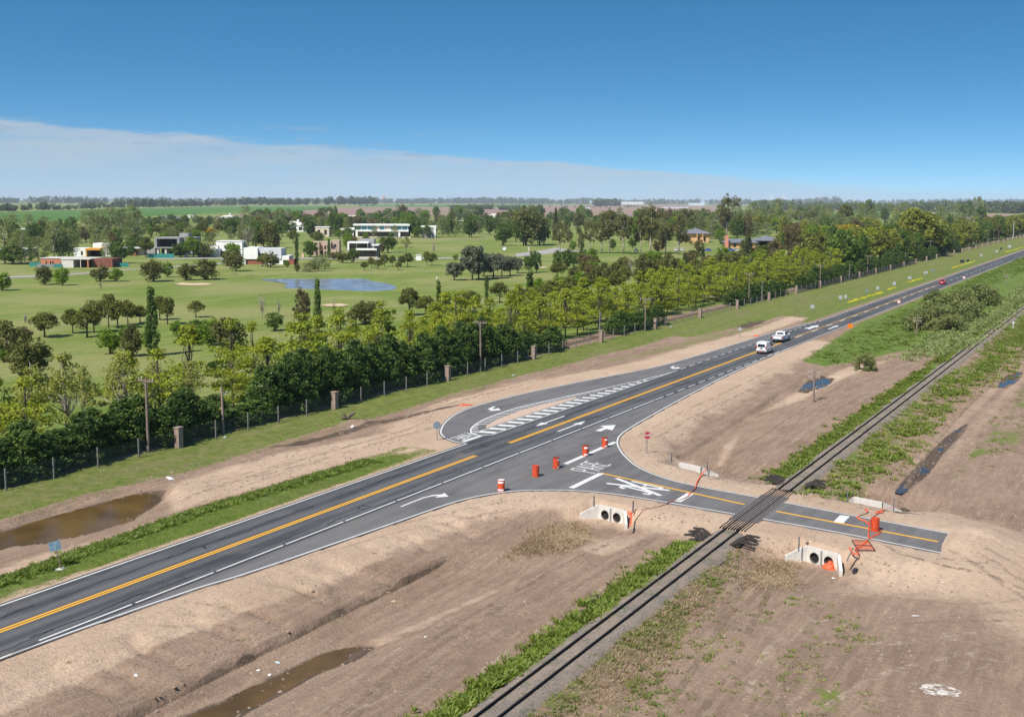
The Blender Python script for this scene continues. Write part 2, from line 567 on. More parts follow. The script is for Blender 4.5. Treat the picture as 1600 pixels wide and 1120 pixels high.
M_PATH = simple('path_gravel', (0.30, 0.28, 0.26), 0.95, 0, 0.1, 0.3)
M_BARK = simple('bark', (0.105, 0.082, 0.062), 0.95, 0, 0.3, 3.0)
M_PALEBARK = simple('pale_bark', (0.34, 0.29, 0.24), 0.95, 0, 0.25, 1.5)
M_TYRE = simple('tyre_rubber', (0.014, 0.014, 0.015), 0.8)
M_RIM = simple('wheel_rim', (0.32, 0.33, 0.34), 0.35, 0.8)
M_TAIL = simple('tail_lamp', (0.40, 0.012, 0.012), 0.25)
M_PLATE = simple('number_plate', (0.62, 0.64, 0.66), 0.4)
M_TRIM = simple('dark_trim', (0.025, 0.025, 0.027), 0.6)
M_TIMBERCLAD = simple('red_timber_cladding', (0.22, 0.075, 0.04), 0.7, 0, 0.2, 1.0)
M_RED = simple('sign_red', (0.52, 0.008, 0.018), 0.4)
M_BLUE = simple('sign_blue', (0.04, 0.14, 0.32), 0.4)
M_ORSIGN = simple('orange_sign_face', (0.85, 0.20, 0.01), 0.5)

# ------------------------------------------------------------------ paving outlines in highway coordinates (s along, t to the left)
E_OUT = curve([(-60, -3.3), (-52, -3.45), (-42, -4.25), (-36.9, -5.1), (-24.2, -6.4), (-16.1, -7.2), (-12.6, -8.2), (-10.3, -9.6), (-8.6, -11.7),
               (-7.4, -14.2), (-6.9, -17), (-7.0, -20), (-7.6, -25.4), (-8.2, -30.8), (-9.0, -36.6), (-10.4, -43.6)], 0.8)
E_IN = curve([(96, -3.25), (80, -3.4), (58.5, -4.25), (38.7, -5.6), (23.7, -6.9), (16.5, -7.8), (12.6, -9.0), (9.3, -10.7), (6.0, -12.9),
              (2.9, -15.5), (0.5, -18.7), (-0.9, -22.2), (-2.0, -27.9), (-3.4, -34.5), (-5.2, -43.5)], 0.8)
PAVE_R = np.vstack([[(-60, -2.5)], offset(E_OUT, -0.2), offset(E_IN, 0.2)[::-1], [(96, -2.5)]])
L_OUT = curve([(4.0, 3.5), (4.3, 5.2), (5.6, 7.2), (8.2, 9.3), (14, 12), (21, 13.6), (31, 13.3), (45, 11.2), (59, 8.4), (71, 7.0), (95, 6.3), (120, 5.7), (141, 3.9)], 0.8)
PAVE_L = np.vstack([offset(L_OUT, 0.2), [(141, 3.0), (4.0, 3.0)]])
L_IN = curve([(9.2, 3.55), (8.2, 4.6), (8.6, 5.7), (11.3, 7.35), (16, 8.6), (22.8, 9.0), (29, 8.35), (36, 7.15), (44, 5.75), (52, 4.45), (60, 3.6)], 0.6)
ISLE = np.array([(11.6, 5.75), (12.6, 6.4), (16.5, 7.3), (22.8, 7.7), (29, 7.1), (34.5, 6.1), (33, 5.75), (26, 5.75), (18, 5.75)])
ROAD_L, ROAD_R = 3.85, -3.4


def pave_dist(S, T):
    d = np.maximum(T - ROAD_L, ROAD_R - T)
    m = (S > -110) & (S < 180) & (T > -90) & (T < 60)
    if m.any():
        dd = np.minimum(sdist(S[m], T[m], PAVE_R), sdist(S[m], T[m], PAVE_L))
        d[m] = np.minimum(d[m], dd)
    return d


# culvert headwalls: centre of the face in (s, t), facing (+1 = away from the camera, -1 = towards it), width
def _mid(a, b, z):
    p, q = ST(*a, z), ST(*b, z)
    return ((p[0] + q[0]) / 2, (p[1] + q[1]) / 2), math.atan2(q[1] - p[1], q[0] - p[0]), math.hypot(q[0] - p[0], q[1] - p[1])


HW = [_mid((936, 810), (973, 818.5), -1.15), _mid((1259, 876.5), (1308, 890), -1.15), _mid((1058, 722.5), (1103, 732), -0.05), _mid((1332, 776.5), (1385, 787), -0.05)]
POOL = PX((-60, 868), (0, 846), (60, 838), (130, 824), (195, 804), (232, 788), (250, 774), (258, 759), (225, 760), (180, 770), (110, 789), (50, 806), (0, 822), (-60, 842))
GPOND = curve(list(PX((412, 434), (430, 433), (470, 433.5), (520, 433), (560, 433), (574, 434.5), (579, 437), (600, 440), (614, 444.5), (613, 449), (595, 452), (570, 453), (540, 451.5), (500, 450.5), (465, 449), (446, 445.5), (452, 441), (440, 438.5), (420, 437), (412, 434))), 4.0)[:-1]
DITCHPUD = PX((150, 1130), (240, 1092), (330, 1062), (420, 1022), (500, 985), (560, 972), (585, 980), (570, 992), (500, 1018), (420, 1058), (330, 1110), (310, 1130))
MUD_A = PX((1404, 752), (1410, 742), (1436, 715), (1480, 672), (1512, 652), (1510, 662), (1475, 698), (1452, 728), (1432, 745), (1414, 754))
MUD_B = PX((1558, 598), (1566, 585), (1590, 574), (1598, 576), (1590, 588), (1572, 599))
MUD_C = PX((1246, 600), (1262, 585), (1285, 577), (1306, 581), (1290, 592), (1262, 602))
SLOUGH = PX((1150, 508), (1172, 499), (1198, 496), (1190, 502), (1165, 510))


def terrain(S, T):
    S, T = np.asarray(S, float), np.asarray(T, float)
    shp = S.shape
    S, T = S.ravel(), T.ravel()
    d = pave_dist(S, T)
    # right of the highway
    n_big = fbm(S * 0.05, T * 0.12, 3)
    wob = 0.9 * (fbm(S * 0.12, T * 0 + 3, 5) - 0.5)
    right = -0.55 + 0.25 * (n_big - 0.5)
    tc_ = -15.2 + 0.03 * np.clip(S, -60, 60) * 0.2 + wob
    right -= 0.42 * np.exp(-((T - tc_) / 2.3) ** 2)
    sc = -13.1 + 0.55 * wob + 0.25 * (vnoise(S * 0.9, T * 0, 8) - 0.5)
    right -= 0.42 * sm(sc + 0.10, sc - 0.10, T) * sm(-21.5, -17.5, T) * sm(-22, -28, S)
    sc2 = -15.6 + 0.05 * (S - 10) + 0.5 * wob
    right -= 0.34 * sm(sc2 + 0.18, sc2 - 0.18, T) * sm(-22.0, -18, T) * sm(8, 12, S) * sm(62, 50, S)
    rail = sm(-32.6, -30.6, T) * sm(-26.0, -27.9, T)
    right = right * (1 - rail) + rail * (-0.30)
    # left of the highway
    left = -0.22 + 0.18 * (n_big - 0.5)
    left = left * sm(33, 27, T) + 0.35 * (fbm(S * 0.012, T * 0.012, 11) - 0.5) * sm(31, 60, T)
    nat = np.where(T < 0, right, left)
    b = sm(2.2, 7.0, d)
    z = -0.03 * (1 - b) + nat * b
    # roughness of bare ground
    rough = sm(0.8, 3.0, d) * sm(60, 20, np.abs(T))
    z += rough * (0.15 * (fbm(S * 0.35, T * 0.8, 21) - 0.5) + 0.09 * (fbm(S * 1.3, T * 1.3, 22, 3) - 0.5))
    rill = np.abs(fbm(S * 0.30 + 0.35 * fbm(S * 0.5, T * 0.5, 9), T * 0.10, 31, 3) - 0.5)
    z -= 0.26 * sm(0.07, 0.0, rill) * sm(-5.0, -7.0, T) * sm(-13.2, -12.0, T) * sm(-12, -20, S) * sm(0.8, 2.5, d)
    # basins that hold water
    for poly, lo, soft in ((POOL, -0.80, 1.6), (DITCHPUD, -1.40, 1.2), (MUD_A, -0.70, 0.9), (MUD_B, -0.70, 0.9), (MUD_C, -1.15, 1.0), (SLOUGH, -0.6, 1.5)):
        q = sdist(S, T, poly)
        k = sm(soft, -soft * 0.6, q + 1.8 * (fbm(S * 0.35, T * 0.5, 43) - 0.5) + 0.7 * (fbm(S * 1.1, T * 1.4, 44, 3) - 0.5))
        z = z * (1 - k) + np.minimum(z, lo + 0.22 * (fbm(S * 0.45, T * 0.8, 41) - 0.5)) * k
    q = sdist(S, T, GPOND)
    k = sm(5.0, -3.0, q)
    z = z * (1 - k) + np.minimum(z, -1.0) * k
    # pits in front of the culvert mouths
    for i, ((hs, ht), ang, wd) in enumerate(HW):
        sgn = -1 if i < 2 else 1
        ca, sa = math.cos(ang), math.sin(ang)
        u = (S - hs) * ca + (T - ht) * sa                   # along the face
        v = (-(S - hs) * sa + (T - ht) * ca)                # across it
        v = v if (-math.sin(ang) * 1.0) * sgn > 0 else -v   # positive = in front of the wall
        k = sm(-0.95, -0.55, v) * sm(9.0, 4.0, v) * sm(wd / 2 + 1.9 + 0.35 * np.clip(v, 0, 3), wd / 2 + 0.55 + 0.5 * np.clip(v, 0, 2), np.abs(u))
        z = z * (1 - k) + np.minimum(z, -1.15) * k
    # spoil heap at the far end of the access road, and a heap of rubble on the left verge
    for hx, hy, r, h in ((1530, 838, 2.4, 0.55), (1512, 852, 1.9, 0.4), (1440, 878, 1.6, 0.22), (1400, 882, 1.5, 0.2), (545, 657, 1.8, 0.5), (575, 660, 1.4, 0.4), (520, 668, 1.5, 0.3), (290, 765, 2.6, 0.35)):
        a, c = ST(hx, hy)
        rr = np.hypot(S - a, (T - c) * 1.3)
        z += h * np.exp(-(rr / r) ** 2) * (0.6 + 0.8 * fbm(S * 1.2, T * 1.2, 51, 3))
    z = np.where(d < 0, -0.10, z)
    return z.reshape(shp)


def Z(x, y):
    q = np.array((x, y)) - OO
    s_, t_ = float(DS @ q), float(DT @ q)
    if t_ > 30.5 and not (140 < s_ < 220 and 110 < t_ < 190):          # open lawn: no pits, no paving
        nb = float(fbm(np.array([s_ * 0.05]), np.array([t_ * 0.12]), 3)[0])
        return float((-0.22 + 0.18 * (nb - 0.5)) * sm(33, 27, t_) + 0.35 * (float(fbm(np.array([s_ * 0.012]), np.array([t_ * 0.012]), 11)[0]) - 0.5) * sm(31, 60, t_))
    return float(terrain(np.array([DS @ q]), np.array([DT @ q]))[0])


def P3(px, py, dz=0.0):
    """ground point under a photo pixel, resting on the terrain"""
    z = 0.0
    for _ in range(3):
        x, y = G(px, py, z)
        z = Z(x, y)
    return x, y, z + dz


def ground_grid():
    def grow(a, b, st0, g):
        r, st_ = [a], st0
        while r[-1] < b:
            r.append(r[-1] + st_)
            st_ *= 1 + g
        return np.array(r)
    s_ax = np.concatenate([-grow(64, 900, 2.0, 0.12)[::-1], np.arange(-63.5, 135, 0.48), grow(135, 16000, 0.6, 0.028)])
    t_ax = np.concatenate([-grow(58, 9000, 0.7, 0.07)[::-1], np.arange(-57.6, -19.9, 0.40), np.arange(-19.8, -8.0, 0.2), np.arange(-7.9, 34, 0.40), grow(34, 16000, 0.6, 0.03)])
    S, T = np.meshgrid(s_ax, t_ax, indexing='ij')
    zz = terrain(S, T)
    x, y = WA(S, T)
    ns, nt = S.shape
    idx = np.arange(ns * nt).reshape(ns, nt)
    f = np.stack([idx[:-1, :-1], idx[1:, :-1], idx[1:, 1:], idx[:-1, 1:]], -1).reshape(-1, 4)
    S, T = S.ravel(), T.ravel()
    d = pave_dist(S, T)

    def pm(poly, soft=1.0):
        return sm(soft, -soft, sdist(S, T, poly))
    nz_ = fbm(S * 0.07, T * 0.15, 61)
    nm = fbm(S * 0.25, T * 0.4, 62)
    # --- where things grow
    golf = sm(31, 36, T)
    grass = golf.copy()
    verge = sm(18.5, 21.5, T + 3.0 * (nz_ - 0.5)) * sm(29.5, 28, T)
    grass = np.maximum(grass, 0.80 * verge)
    strip = sm(4.2, 4.8, T + 0.8 * (nm - 0.5)) * sm(9.6, 8.2, T + 1.5 * (nm - 0.5)) * (0.72 + 0.5 * (nm - 0.35)) * sm(2, -6, S)
    grass = np.maximum(grass, strip)
    farL = sm(96, 112, S + 8 * (nz_ - 0.5)) * sm(4.6, 5.6, T) * sm(31, 29, T)
    grass = np.maximum(grass, 0.93 * farL)
    dirtL = pm(PX((-80, 900), (-60, 845), (0, 812), (130, 772), (262, 742), (420, 708), (500, 672), (620, 642), (700, 615), (860, 575), (1000, 545),
                  (1130, 515), (1222, 492), (1264, 494), (1240, 515), (1060, 568), (740, 700), (690, 694), (575, 716), (480, 742), (300, 797), (60, 862)), 1.4)
    grass = grass * (1 - dirtL * (T > 0))
    tongue = pm(PX((930, 562), (1000, 548), (1100, 520), (1180, 508), (1225, 503), (1180, 515), (1060, 545), (960, 565)), 1.5)
    grass = np.maximum(grass, 0.50 * tongue)
    # right of the highway
    lushP = pm(PX((1250, 560), (1290, 566), (1340, 556), (1400, 546), (1450, 538), (1530, 543), (1520, 556), (1604, 484), (1690, 420), (1690, 345), (1600, 396), (1330, 512)), 1.6)
    grass = np.maximum(grass, lushP * (0.80 + 0.5 * (nm - 0.5)))
    farR = sm(128, 145, S) * sm(-3.5, -4.5, T)
    grass = np.maximum(grass, 0.9 * farR * sm(-29, -26, T) + 0.62 * farR * sm(-27, -30, T))
    railL = sm(-28.3, -27.6, T) * sm(-25.7, -26.6, T + 0.8 * (nm - 0.5)) * (1 - sm(-15.5, -13.5, S) * sm(6, 4, S))
    grass = np.maximum(grass, 0.75 * railL)
    rr1 = pm(PX((1250, 785), (1240, 768), (1330, 690), (1430, 612), (1520, 555), (1600, 490), (1690, 425), (1690, 470), (1600, 535), (1560, 568), (1500, 620), (1440, 690), (1395, 738), (1320, 770)), 1.2)
    grass = np.maximum(grass, rr1 * (0.42 + 0.9 * (nm - 0.4)))
    rr2 = pm(PX((1470, 745), (1540, 660), (1600, 600), (1690, 520), (1690, 600), (1600, 690), (1550, 700), (1500, 742)), 1.0)
    grass = np.maximum(grass, rr2 * (0.34 + 1.0 * (nm - 0.45)))
    rr3 = pm(PX((800, 1130), (900, 1030), (1060, 900), (1130, 850), (1165, 850), (1120, 920), (1060, 1000), (1020, 1060), (1000, 1130)), 1.0)
    grass = np.maximum(grass, rr3 * (0.40 + 1.1 * (nm - 0.45)))
    rr4 = pm(PX((980, 1130), (1050, 1010), (1120, 940), (1180, 920), (1260, 980), (1340, 1000), (1330, 1130)), 1.5)
    grass = np.maximum(grass, rr4 * (0.26 + 0.9 * (nm - 0.45)))
    ditchg = pm(PX((780, 890), (860, 862), (940, 852), (1030, 800), (1080, 806), (960, 850), (880, 878), (820, 905)), 1.2)
    grass = np.maximum(grass, ditchg * 0.30)
    grass = grass * sm(0.1, 0.6, d)
    # --- tone of the grass
    lush = np.clip(strip * 0.62 + lushP * 0.75 + 0.9 * railL + rr1 * 0.7 + rr2 * 0.5 + rr3 * 0.3 + 0.45 * farL * sm(14, 6, T), 0, 1)
    dry = 0.30 * strip * sm(7.0, 5.0, T) + 0.28 * verge * sm(40, 0, S) + 0.12 * verge + farL * (0.22 + 0.5 * (nz_ - 0.5)) * sm(6, 10, T) + rr3 * 0.55 + 0.20 * farR + rr1 * 0.22
    # --- pale fill
    pale = sm(9.0, 2.0, d + 4.5 * (nz_ - 0.5) + 2.5 * (nm - 0.5)) * sm(118, 100, S)
    pale = np.maximum(pale, 0.9 * pm(PX((1300, 905), (1330, 868), (1480, 858), (1500, 820), (1620, 850), (1700, 880), (1700, 1000), (1600, 990), (1520, 930), (1420, 915)), 5.0))
    pale = np.maximum(pale, 0.85 * pm(PX((262, 800), (262, 752), (430, 705), (600, 672), (700, 640), (760, 606), (1060, 553), (1235, 492), (1262, 497), (1060, 568), (720, 690), (575, 712), (300, 790)), 2.0))
    pale = np.maximum(pale, 0.55 * pm(PX((900, 850), (905, 812), (1000, 822), (1060, 806), (1000, 838), (940, 860)), 1.0))
    pale = np.maximum(pale, 0.65 * pm(PX((1115, 712), (1130, 680), (1160, 660), (1150, 685), (1135, 712)), 1.0))
    pale = np.maximum(pale, 0.65 * pm(PX((1180, 632), (1230, 605), (1320, 565), (1400, 555), (1330, 582), (1260, 612)), 1.0))
    pale = np.maximum(pale, 0.55 * pm(PX((560, 975), (640, 945), (780, 895), (860, 862), (800, 905), (700, 945), (610, 985)), 1.2))
    trk = np.minimum(np.abs(T + 36.2 + 0.02 * S), np.abs(T + 38.3 + 0.02 * S))
    pale = np.maximum(pale, 0.42 * sm(1.5, 0.4, trk) * sm(6, 20, S) * sm(160, 120, S))
    slope = sm(-7.6 - 1.2 * (nm - 0.5), -9.4 - 1.2 * (nm - 0.5), T) * sm(-13.5, -12.5, T) * sm(-12, -22, S) * sm(3.6, 5.4, d)
    pale = pale * (1 - 0.85 * slope) + 0.46 * slope * nm
    # --- damp mud, plus the painted shade line of the scarp
    wet = np.zeros_like(S)
    for poly, so, a in ((POOL, 1.4, 1.0), (DITCHPUD, 0.9, 0.9), (MUD_A, 0.6, 1.0), (MUD_B, 0.6, 1.0), (MUD_C, 0.9, 0.9), (SLOUGH, 1.2, 0.8)):
        wet = np.maximum(wet, a * sm(so, -so, sdist(S, T, poly)))
    wet = np.maximum(wet, 0.5 * sm(0.35, 0.08, np.abs(T - (-13.25 + 0.9 * (fbm(S * 0.12, T * 0 + 3, 5) - 0.5) * 0.55))) * sm(-22, -28, S))  # thin dark line below the scarp edge: its shadow put into the colour
    wet = np.maximum(wet, 0.55 * pm(PX((370, 700), (480, 692), (600, 660), (720, 634), (730, 628), (610, 650), (520, 672), (440, 690)), 0.8))
    wet = np.maximum(wet, 0.5 * sm(29.2, 30.2, T) * sm(33.0, 31.0, T))
    wet = np.maximum(wet, 0.8 * pm(PX((1385, 790), (1400, 778), (1412, 770), (1425, 776), (1405, 795), (1450, 800), (1400, 800)), 0.6))
    one = np.ones_like(S)
    cl = lambda q_: np.clip(q_, 0, 1)
    o = mesh_obj('ground', np.stack([x.ravel(), y.ravel(), zz.ravel()], 1), f, M_GROUND, smooth=True,
                 attrs={'za': ('COLOR', np.stack([cl(grass), cl(pale), cl(wet), one], 1)), 'zb': ('COLOR', np.stack([cl(lush), cl(golf), cl(dry), one], 1))})
    return kind(o, 'structure')


ground_grid()


def sheet(name, poly, z, mat, parent=None):
    P = [W(*p) for p in poly]
    tri = geometry.tessellate_polygon([[Vector((p[0], p[1], 0)) for p in P]])
    area = sum(P[i][0] * P[(i + 1) % len(P)][1] - P[(i + 1) % len(P)][0] * P[i][1] for i in range(len(P)))
    fs = []
    for t in tri:
        a = (P[t[1]][0] - P[t[0]][0]) * (P[t[2]][1] - P[t[0]][1]) - (P[t[2]][0] - P[t[0]][0]) * (P[t[1]][1] - P[t[0]][1])
        fs.append(tuple(t) if a > 0 else tuple(t[::-1]))
    return mesh_obj(name, [(p[0], p[1], z) for p in P], fs, mat, parent)


def slab(name, poly, z0, z1, mat):
    return MB().prism([W(*p) for p in poly], z0, z1).build(name, mat)


# water in the basins
for nm_, poly, z, m in (('muddy_pool', POOL, -0.56, M_MUD), ('ditch_water', DITCHPUD, -1.385, M_MUD), ('puddle', MUD_A, -0.705, M_PUD), ('puddle', MUD_B, -0.695, M_PUD),
                        ('puddle', MUD_C, -1.14, M_PUD), ('pond', GPOND, -0.45, M_POND)):
    c = poly.mean(0)
    kind(sheet(nm_, c + (poly - c) * (1.04 if nm_ == 'pond' else 1.10), z, m), 'structure')

# ------------------------------------------------------------------ highway, access road, turning loop
hw = kind(slab('highway', [(-130, ROAD_R), (4000, ROAD_R), (4000, ROAD_L), (-130, ROAD_L)], -0.06, 0.006, M_OLD), 'structure')
acc = kind(slab('access_road', PAVE_R, -0.30, 0.0, M_NEW), 'structure')
loop = kind(slab('turning_loop', PAVE_L, -0.06, 0.001, M_NEW), 'structure')
isle = kind(slab('traffic_island', ISLE, -0.02, 0.05, simple('island_fill', (0.44, 0.32, 0.245), 0.95, 0, 0.08, 1.0)), 'structure')


def ribbon(name, pts, width, z, mat, parent):
    P = np.asarray(pts, float)
    a, b = offset(P, width / 2), offset(P, -width / 2)
    vs, fs = [], []
    for i in range(len(P)):
        vs.append(W(*a[i]) + (z,))
        vs.append(W(*b[i]) + (z,))
        if i:
            k = 2 * i
            fs.append((k - 2, k - 1, k + 1, k))
    return mesh_obj(name, vs, fs, mat, parent)


def dashes(name, s0, s1, t, dash, gap, width, z, mat, parent):
    me = None
    s = s0
    while s < s1:
        e = min(s + dash, s1)
        ribbon(name, [(s, t), (e, t)], width, z, mat, parent)
        s = e + gap


MZ = 0.012
ribbon('edge_line', [(-130, 3.55), (4.0, 3.55)], 0.15, MZ, M_WHITE, hw)
ribbon('edge_line', [(141, 3.55), (2500, 3.55)], 0.15, MZ, M_WHITE, hw)
ribbon('edge_line', [(92, -3.2), (2500, -3.2)], 0.15, MZ, M_WHITE, hw)
dashes('lane_line', -52, 40, -3.05, 6.6, 0.28, 0.14, MZ, M_WHITE, hw)
dashes('lane_line', 41, 92, -3.05, 2.6, 1.3, 0.13, MZ, M_WHITE, hw)
dashes('lane_line', 60, 139, 3.6, 2.2, 1.3, 0.13, MZ, M_WHITE, hw)
for t_ in (-0.15, 0.15):
    ribbon('centre_line', [(-130, t_), (-0.2, t_)], 0.18, MZ, M_YELLOW, hw)
    ribbon('centre_line', [(6.4, t_ + 0.05), (108, t_ + 0.05)], 0.19, MZ, M_YELLOW, hw)
ribbon('centre_line', [(111, 0.2), (264, 0.2)], 0.18, MZ, M_YELLOW, hw)
dashes('centre_dash', 111, 430, -0.08, 4.5, 6.5, 0.18, MZ, M_WHITE, hw)
ribbon('edge_line', E_OUT, 0.14, MZ - 0.004, M_WHITE, acc)
ribbon('edge_line', E_IN, 0.14, MZ - 0.004, M_WHITE, acc)
ribbon('edge_line', L_OUT, 0.14, MZ - 0.004, M_WHITE, loop)
ribbon('edge_line', L_IN, 0.17, MZ - 0.004, M_WHITE, loop)
ribbon('edge_line', [(9.2, 3.6), (60, 3.6)], 0.14, MZ, M_WHITE, hw)
ribbon('centre_line', [(-0.7, -13.3), (-4.75, -27.8)], 0.26, MZ - 0.004, M_YELLOW, acc)
ribbon('centre_line', [(-5.5, -30.6), (-7.75, -43.0)], 0.26, MZ - 0.004, M_YELLOW, acc)
for a, b, wd in (((0.9, -8.95), (12.2, -8.95), 0.48), ((-6.9, -13.4), (-0.8, -13.4), 0.55), ((-6.6, -22.8), (-3.6, -22.8), 0.62), ((-6.3, -35.6), (-4.1, -35.6), 0.75)):
    ribbon('stop_line', [a, b], wd, MZ - 0.003, M_WHITE, acc)
ribbon('stop_line', [(4.6, 4.35), (8.1, 4.35)], 0.45, MZ - 0.003, M_WHITE, loop)
# hatching beside the island
for k in range(21):
    s = 10.0 + k * 2.05
    t1 = 5.55 if s < 33 else float(np.interp(s, [33, 40, 52], [5.5, 5.2, 4.0]))
    ribbon('hatch_bar', [(s + 0.25, 3.75), (s - 0.15, t1)], 0.85, MZ - 0.004, M_WHITE, loop)
Li = np.asarray(L_IN)
arc = np.concatenate([[0], np.cumsum(np.linalg.norm(np.diff(Li, axis=0), axis=1))])
for k in range(34):
    q = 1.6 + k * 1.05
    p = np.array([np.interp(q, arc, Li[:, 0]), np.interp(q, arc, Li[:, 1])])
    e = ISLE[np.argmin(np.linalg.norm(ISLE - p, axis=1))] * 0.25 + p * 0.75 if k > 3 else p
    u = p + np.array([0.75 if k < 6 else 0.55, -1.15 if k > 5 else -0.25]) * (1.25 if k < 4 else 1.0)
    if u[1] > 5.6 and p[1] - u[1] < 4:
        ribbon('hatch_bar', [p, u], 0.21, MZ - 0.003, M_WHITE, loop)
    elif p[1] > 5.5:
        ribbon('hatch_bar', [p, (u[0], max(u[1], 5.62))], 0.21, MZ - 0.003, M_WHITE, loop)
ribbon('hatch_edge', [(9.0, 5.62), (34.5, 5.62)], 0.12, MZ - 0.002, M_WHITE, loop)


def shape(name, poly, origin, ds, dt, z, mat, parent):
    """flat outline given in local (x forward, y left) metres, laid at origin along the unit direction (ds, dt)"""
    P = [(origin[0] + x * ds - y * dt, origin[1] + x * dt + y * ds) for x, y in poly]
    return sheet(name, P, z, mat, parent)


def arrow(L, hw_=0.46, sw=0.11, hl=2.2):
    return [(0, -sw), (L - hl, -sw), (L - hl, -hw_), (L, 0), (L - hl, hw_), (L - hl, sw), (0, sw)]


shape('arrow_marking', arrow(6.8), (14.0, -1.55), 1, 0, MZ, M_WHITE, hw)
shape('arrow_marking', arrow(7.0), (22.3, 1.8), -1, 0, MZ, M_WHITE, hw)
shape('arrow_marking', [(0, -0.3), (1.5, -0.3), (1.1, -1.15), (4.0, -0.25), (2.6, 1.0), (2.2, 0.3), (0, 0.35)], (16.4, -5.1), 1, 0, MZ - 0.003, M_WHITE, acc)
shape('arrow_marking', [(0, -0.09), (0, 0.09), (3.2, 0.09), (4.3, -0.17), (4.85, -0.72), (5.35, -0.68), (4.55, -1.6), (3.7, -0.8), (4.35, -0.76), (3.95, -0.32), (3.1, -0.09)],
      (-19.0, -4.35), 1, 0, MZ - 0.003, M_WHITE, acc)
for o_, ang_ in (((23.5, 11.6), 189), ((66.0, 5.6), 187)):
    ca, sa = math.cos(R(ang_)), math.sin(R(ang_))
    shape('arrow_marking', [(0, -0.16), (1.9, -0.16), (2.3, 0.5), (3.0, 0.4), (1.9, 1.5), (0.7, 0.75), (1.5, 0.6), (1.4, 0.2), (0, 0.16)], o_, ca, sa, MZ - 0.002, M_WHITE, loop)
shape('arrow_marking', arrow(8.0, 0.5, 0.2, 3.0), (128.0, -1.7), 1, 0, MZ, M_WHITE, hw)
shape('arrow_marking', [(0, -0.2), (4, -0.2), (4, -0.75), (8, 0.1), (6, 0.9), (3.2, 0.75), (2.4, 1.1), (0.0, 0.8), (1.6, 0.3), (0, 0.2)], (126.0, 1.6), 1, 0, MZ, M_WHITE, hw)

# painted words, built from strokes
GLYPH = {'P': [[(0, 0), (0, 1), (0.75, 1), (0.8, 0.75), (0.75, 0.5), (0, 0.5)]], 'A': [[(0, 0), (0.4, 1), (0.8, 0)], [(0.15, 0.35), (0.65, 0.35)]],
         'R': [[(0, 0), (0, 1), (0.75, 1), (0.8, 0.75), (0.75, 0.5), (0, 0.5)], [(0.35, 0.5), (0.8, 0)]], 'E': [[(0.8, 0), (0, 0), (0, 1), (0.8, 1)], [(0, 0.52), (0.65, 0.52)]],
         'F': [[(0, 0), (0, 1), (0.8, 1)], [(0, 0.52), (0.65, 0.52)]], 'C': [[(0.8, 0.85), (0.65, 1), (0.15, 1), (0, 0.8), (0, 0.2), (0.15, 0), (0.65, 0), (0.8, 0.15)]]}


def word(text, origin, ux, uy, cw, ch, stroke, z, parent):
    """letters laid flat; ux = reading direction, uy = up of the letters, both in (s, t)"""
    vs, fs = [], []
    for i, chx in enumerate(text):
        for line in GLYPH[chx]:
            P = np.array([(origin[0] + ux[0] * cw * (i * 1.25 + x) + uy[0] * ch * y, origin[1] + ux[1] * cw * (i * 1.25 + x) + uy[1] * ch * y) for x, y in line])
            for a, b in zip(P[:-1], P[1:]):
                d = (b - a) / max(np.linalg.norm(b - a), 1e-6)
                n = np.array([-d[1], d[0]]) * stroke / 2
                a2, b2 = a - d * stroke * 0.3, b + d * stroke * 0.3
                k = len(vs)
                vs += [W(*q) + (z + 0.0004 * (k // 4),) for q in (a2 - n, b2 - n, b2 + n, a2 + n)]
                fs.append((k, k + 1, k + 2, k + 3))
    return mesh_obj('word_marking', vs, fs, M_WHITE, parent)


word('PARE', (-1.1, -12.9), (1, 0.06), (0.12, 1), 0.86, 2.5, 0.16, MZ - 0.003, acc)
word('PARE', (8.6, 6.6), (-1, -0.1), (-0.05, -1), 0.72, 1.5, 0.15, MZ - 0.003, loop)
ax, ay = np.array(ST(963, 747)), np.array(ST(1032, 774))
ribbon('cross_marking', [ax, ay], 0.42, MZ - 0.003, M_WHITE, acc)
ribbon('cross_marking', [ST(948, 755), ST(1046, 766)], 0.42, MZ - 0.0015, M_WHITE, acc)
fa, fb_ = np.array(ST(988, 752)), np.array(ST(1020, 759))
word('F', fa, (-1, 0.24), tuple((fb_ - fa) / np.linalg.norm(fb_ - fa)), 0.8, 3.2, 0.30, MZ - 0.003, acc)
fa, fb_ = np.array(ST(974, 759)), np.array(ST(1006, 767))
word('C', fa, (-1, 0.1), tuple((fb_ - fa) / np.linalg.norm(fb_ - fa)), 0.8, 3.2, 0.30, MZ - 0.003, acc)


ribbon('paving_joint', [(-54, -3.37), (96, -3.37)], 0.05, 0.0088, M_TAR, hw)
ribbon('paving_joint', [(4, 3.80), (140, 3.80)], 0.05, 0.0088, M_TAR, hw)


# sealed cracks wandering along the old lanes
def crack(s0, s1, t0, wdt, seed, branch=True):
    r = np.random.default_rng(seed)
    s, t = s0, t0
    pts = []
    while s < s1:
        pts.append((s, t))
        s += r.uniform(0.25, 0.7)
        t += r.normal(0, 0.07) + (t0 - t) * 0.08
    ribbon('crack_seal', pts, wdt, 0.009, M_TAR, hw)
    if branch and len(pts) > 12:
        for _ in range(2):
            a = pts[r.integers(3, len(pts) - 4)]
            b = [a]
            sg = -np.sign(t0)
            for k in range(5):
                b.append((b[-1][0] + r.uniform(-0.35, 0.3), b[-1][1] + sg * r.uniform(0.1, 0.3)))
            ribbon('crack_seal', b, wdt * 0.8, 0.0095, M_TAR, hw)


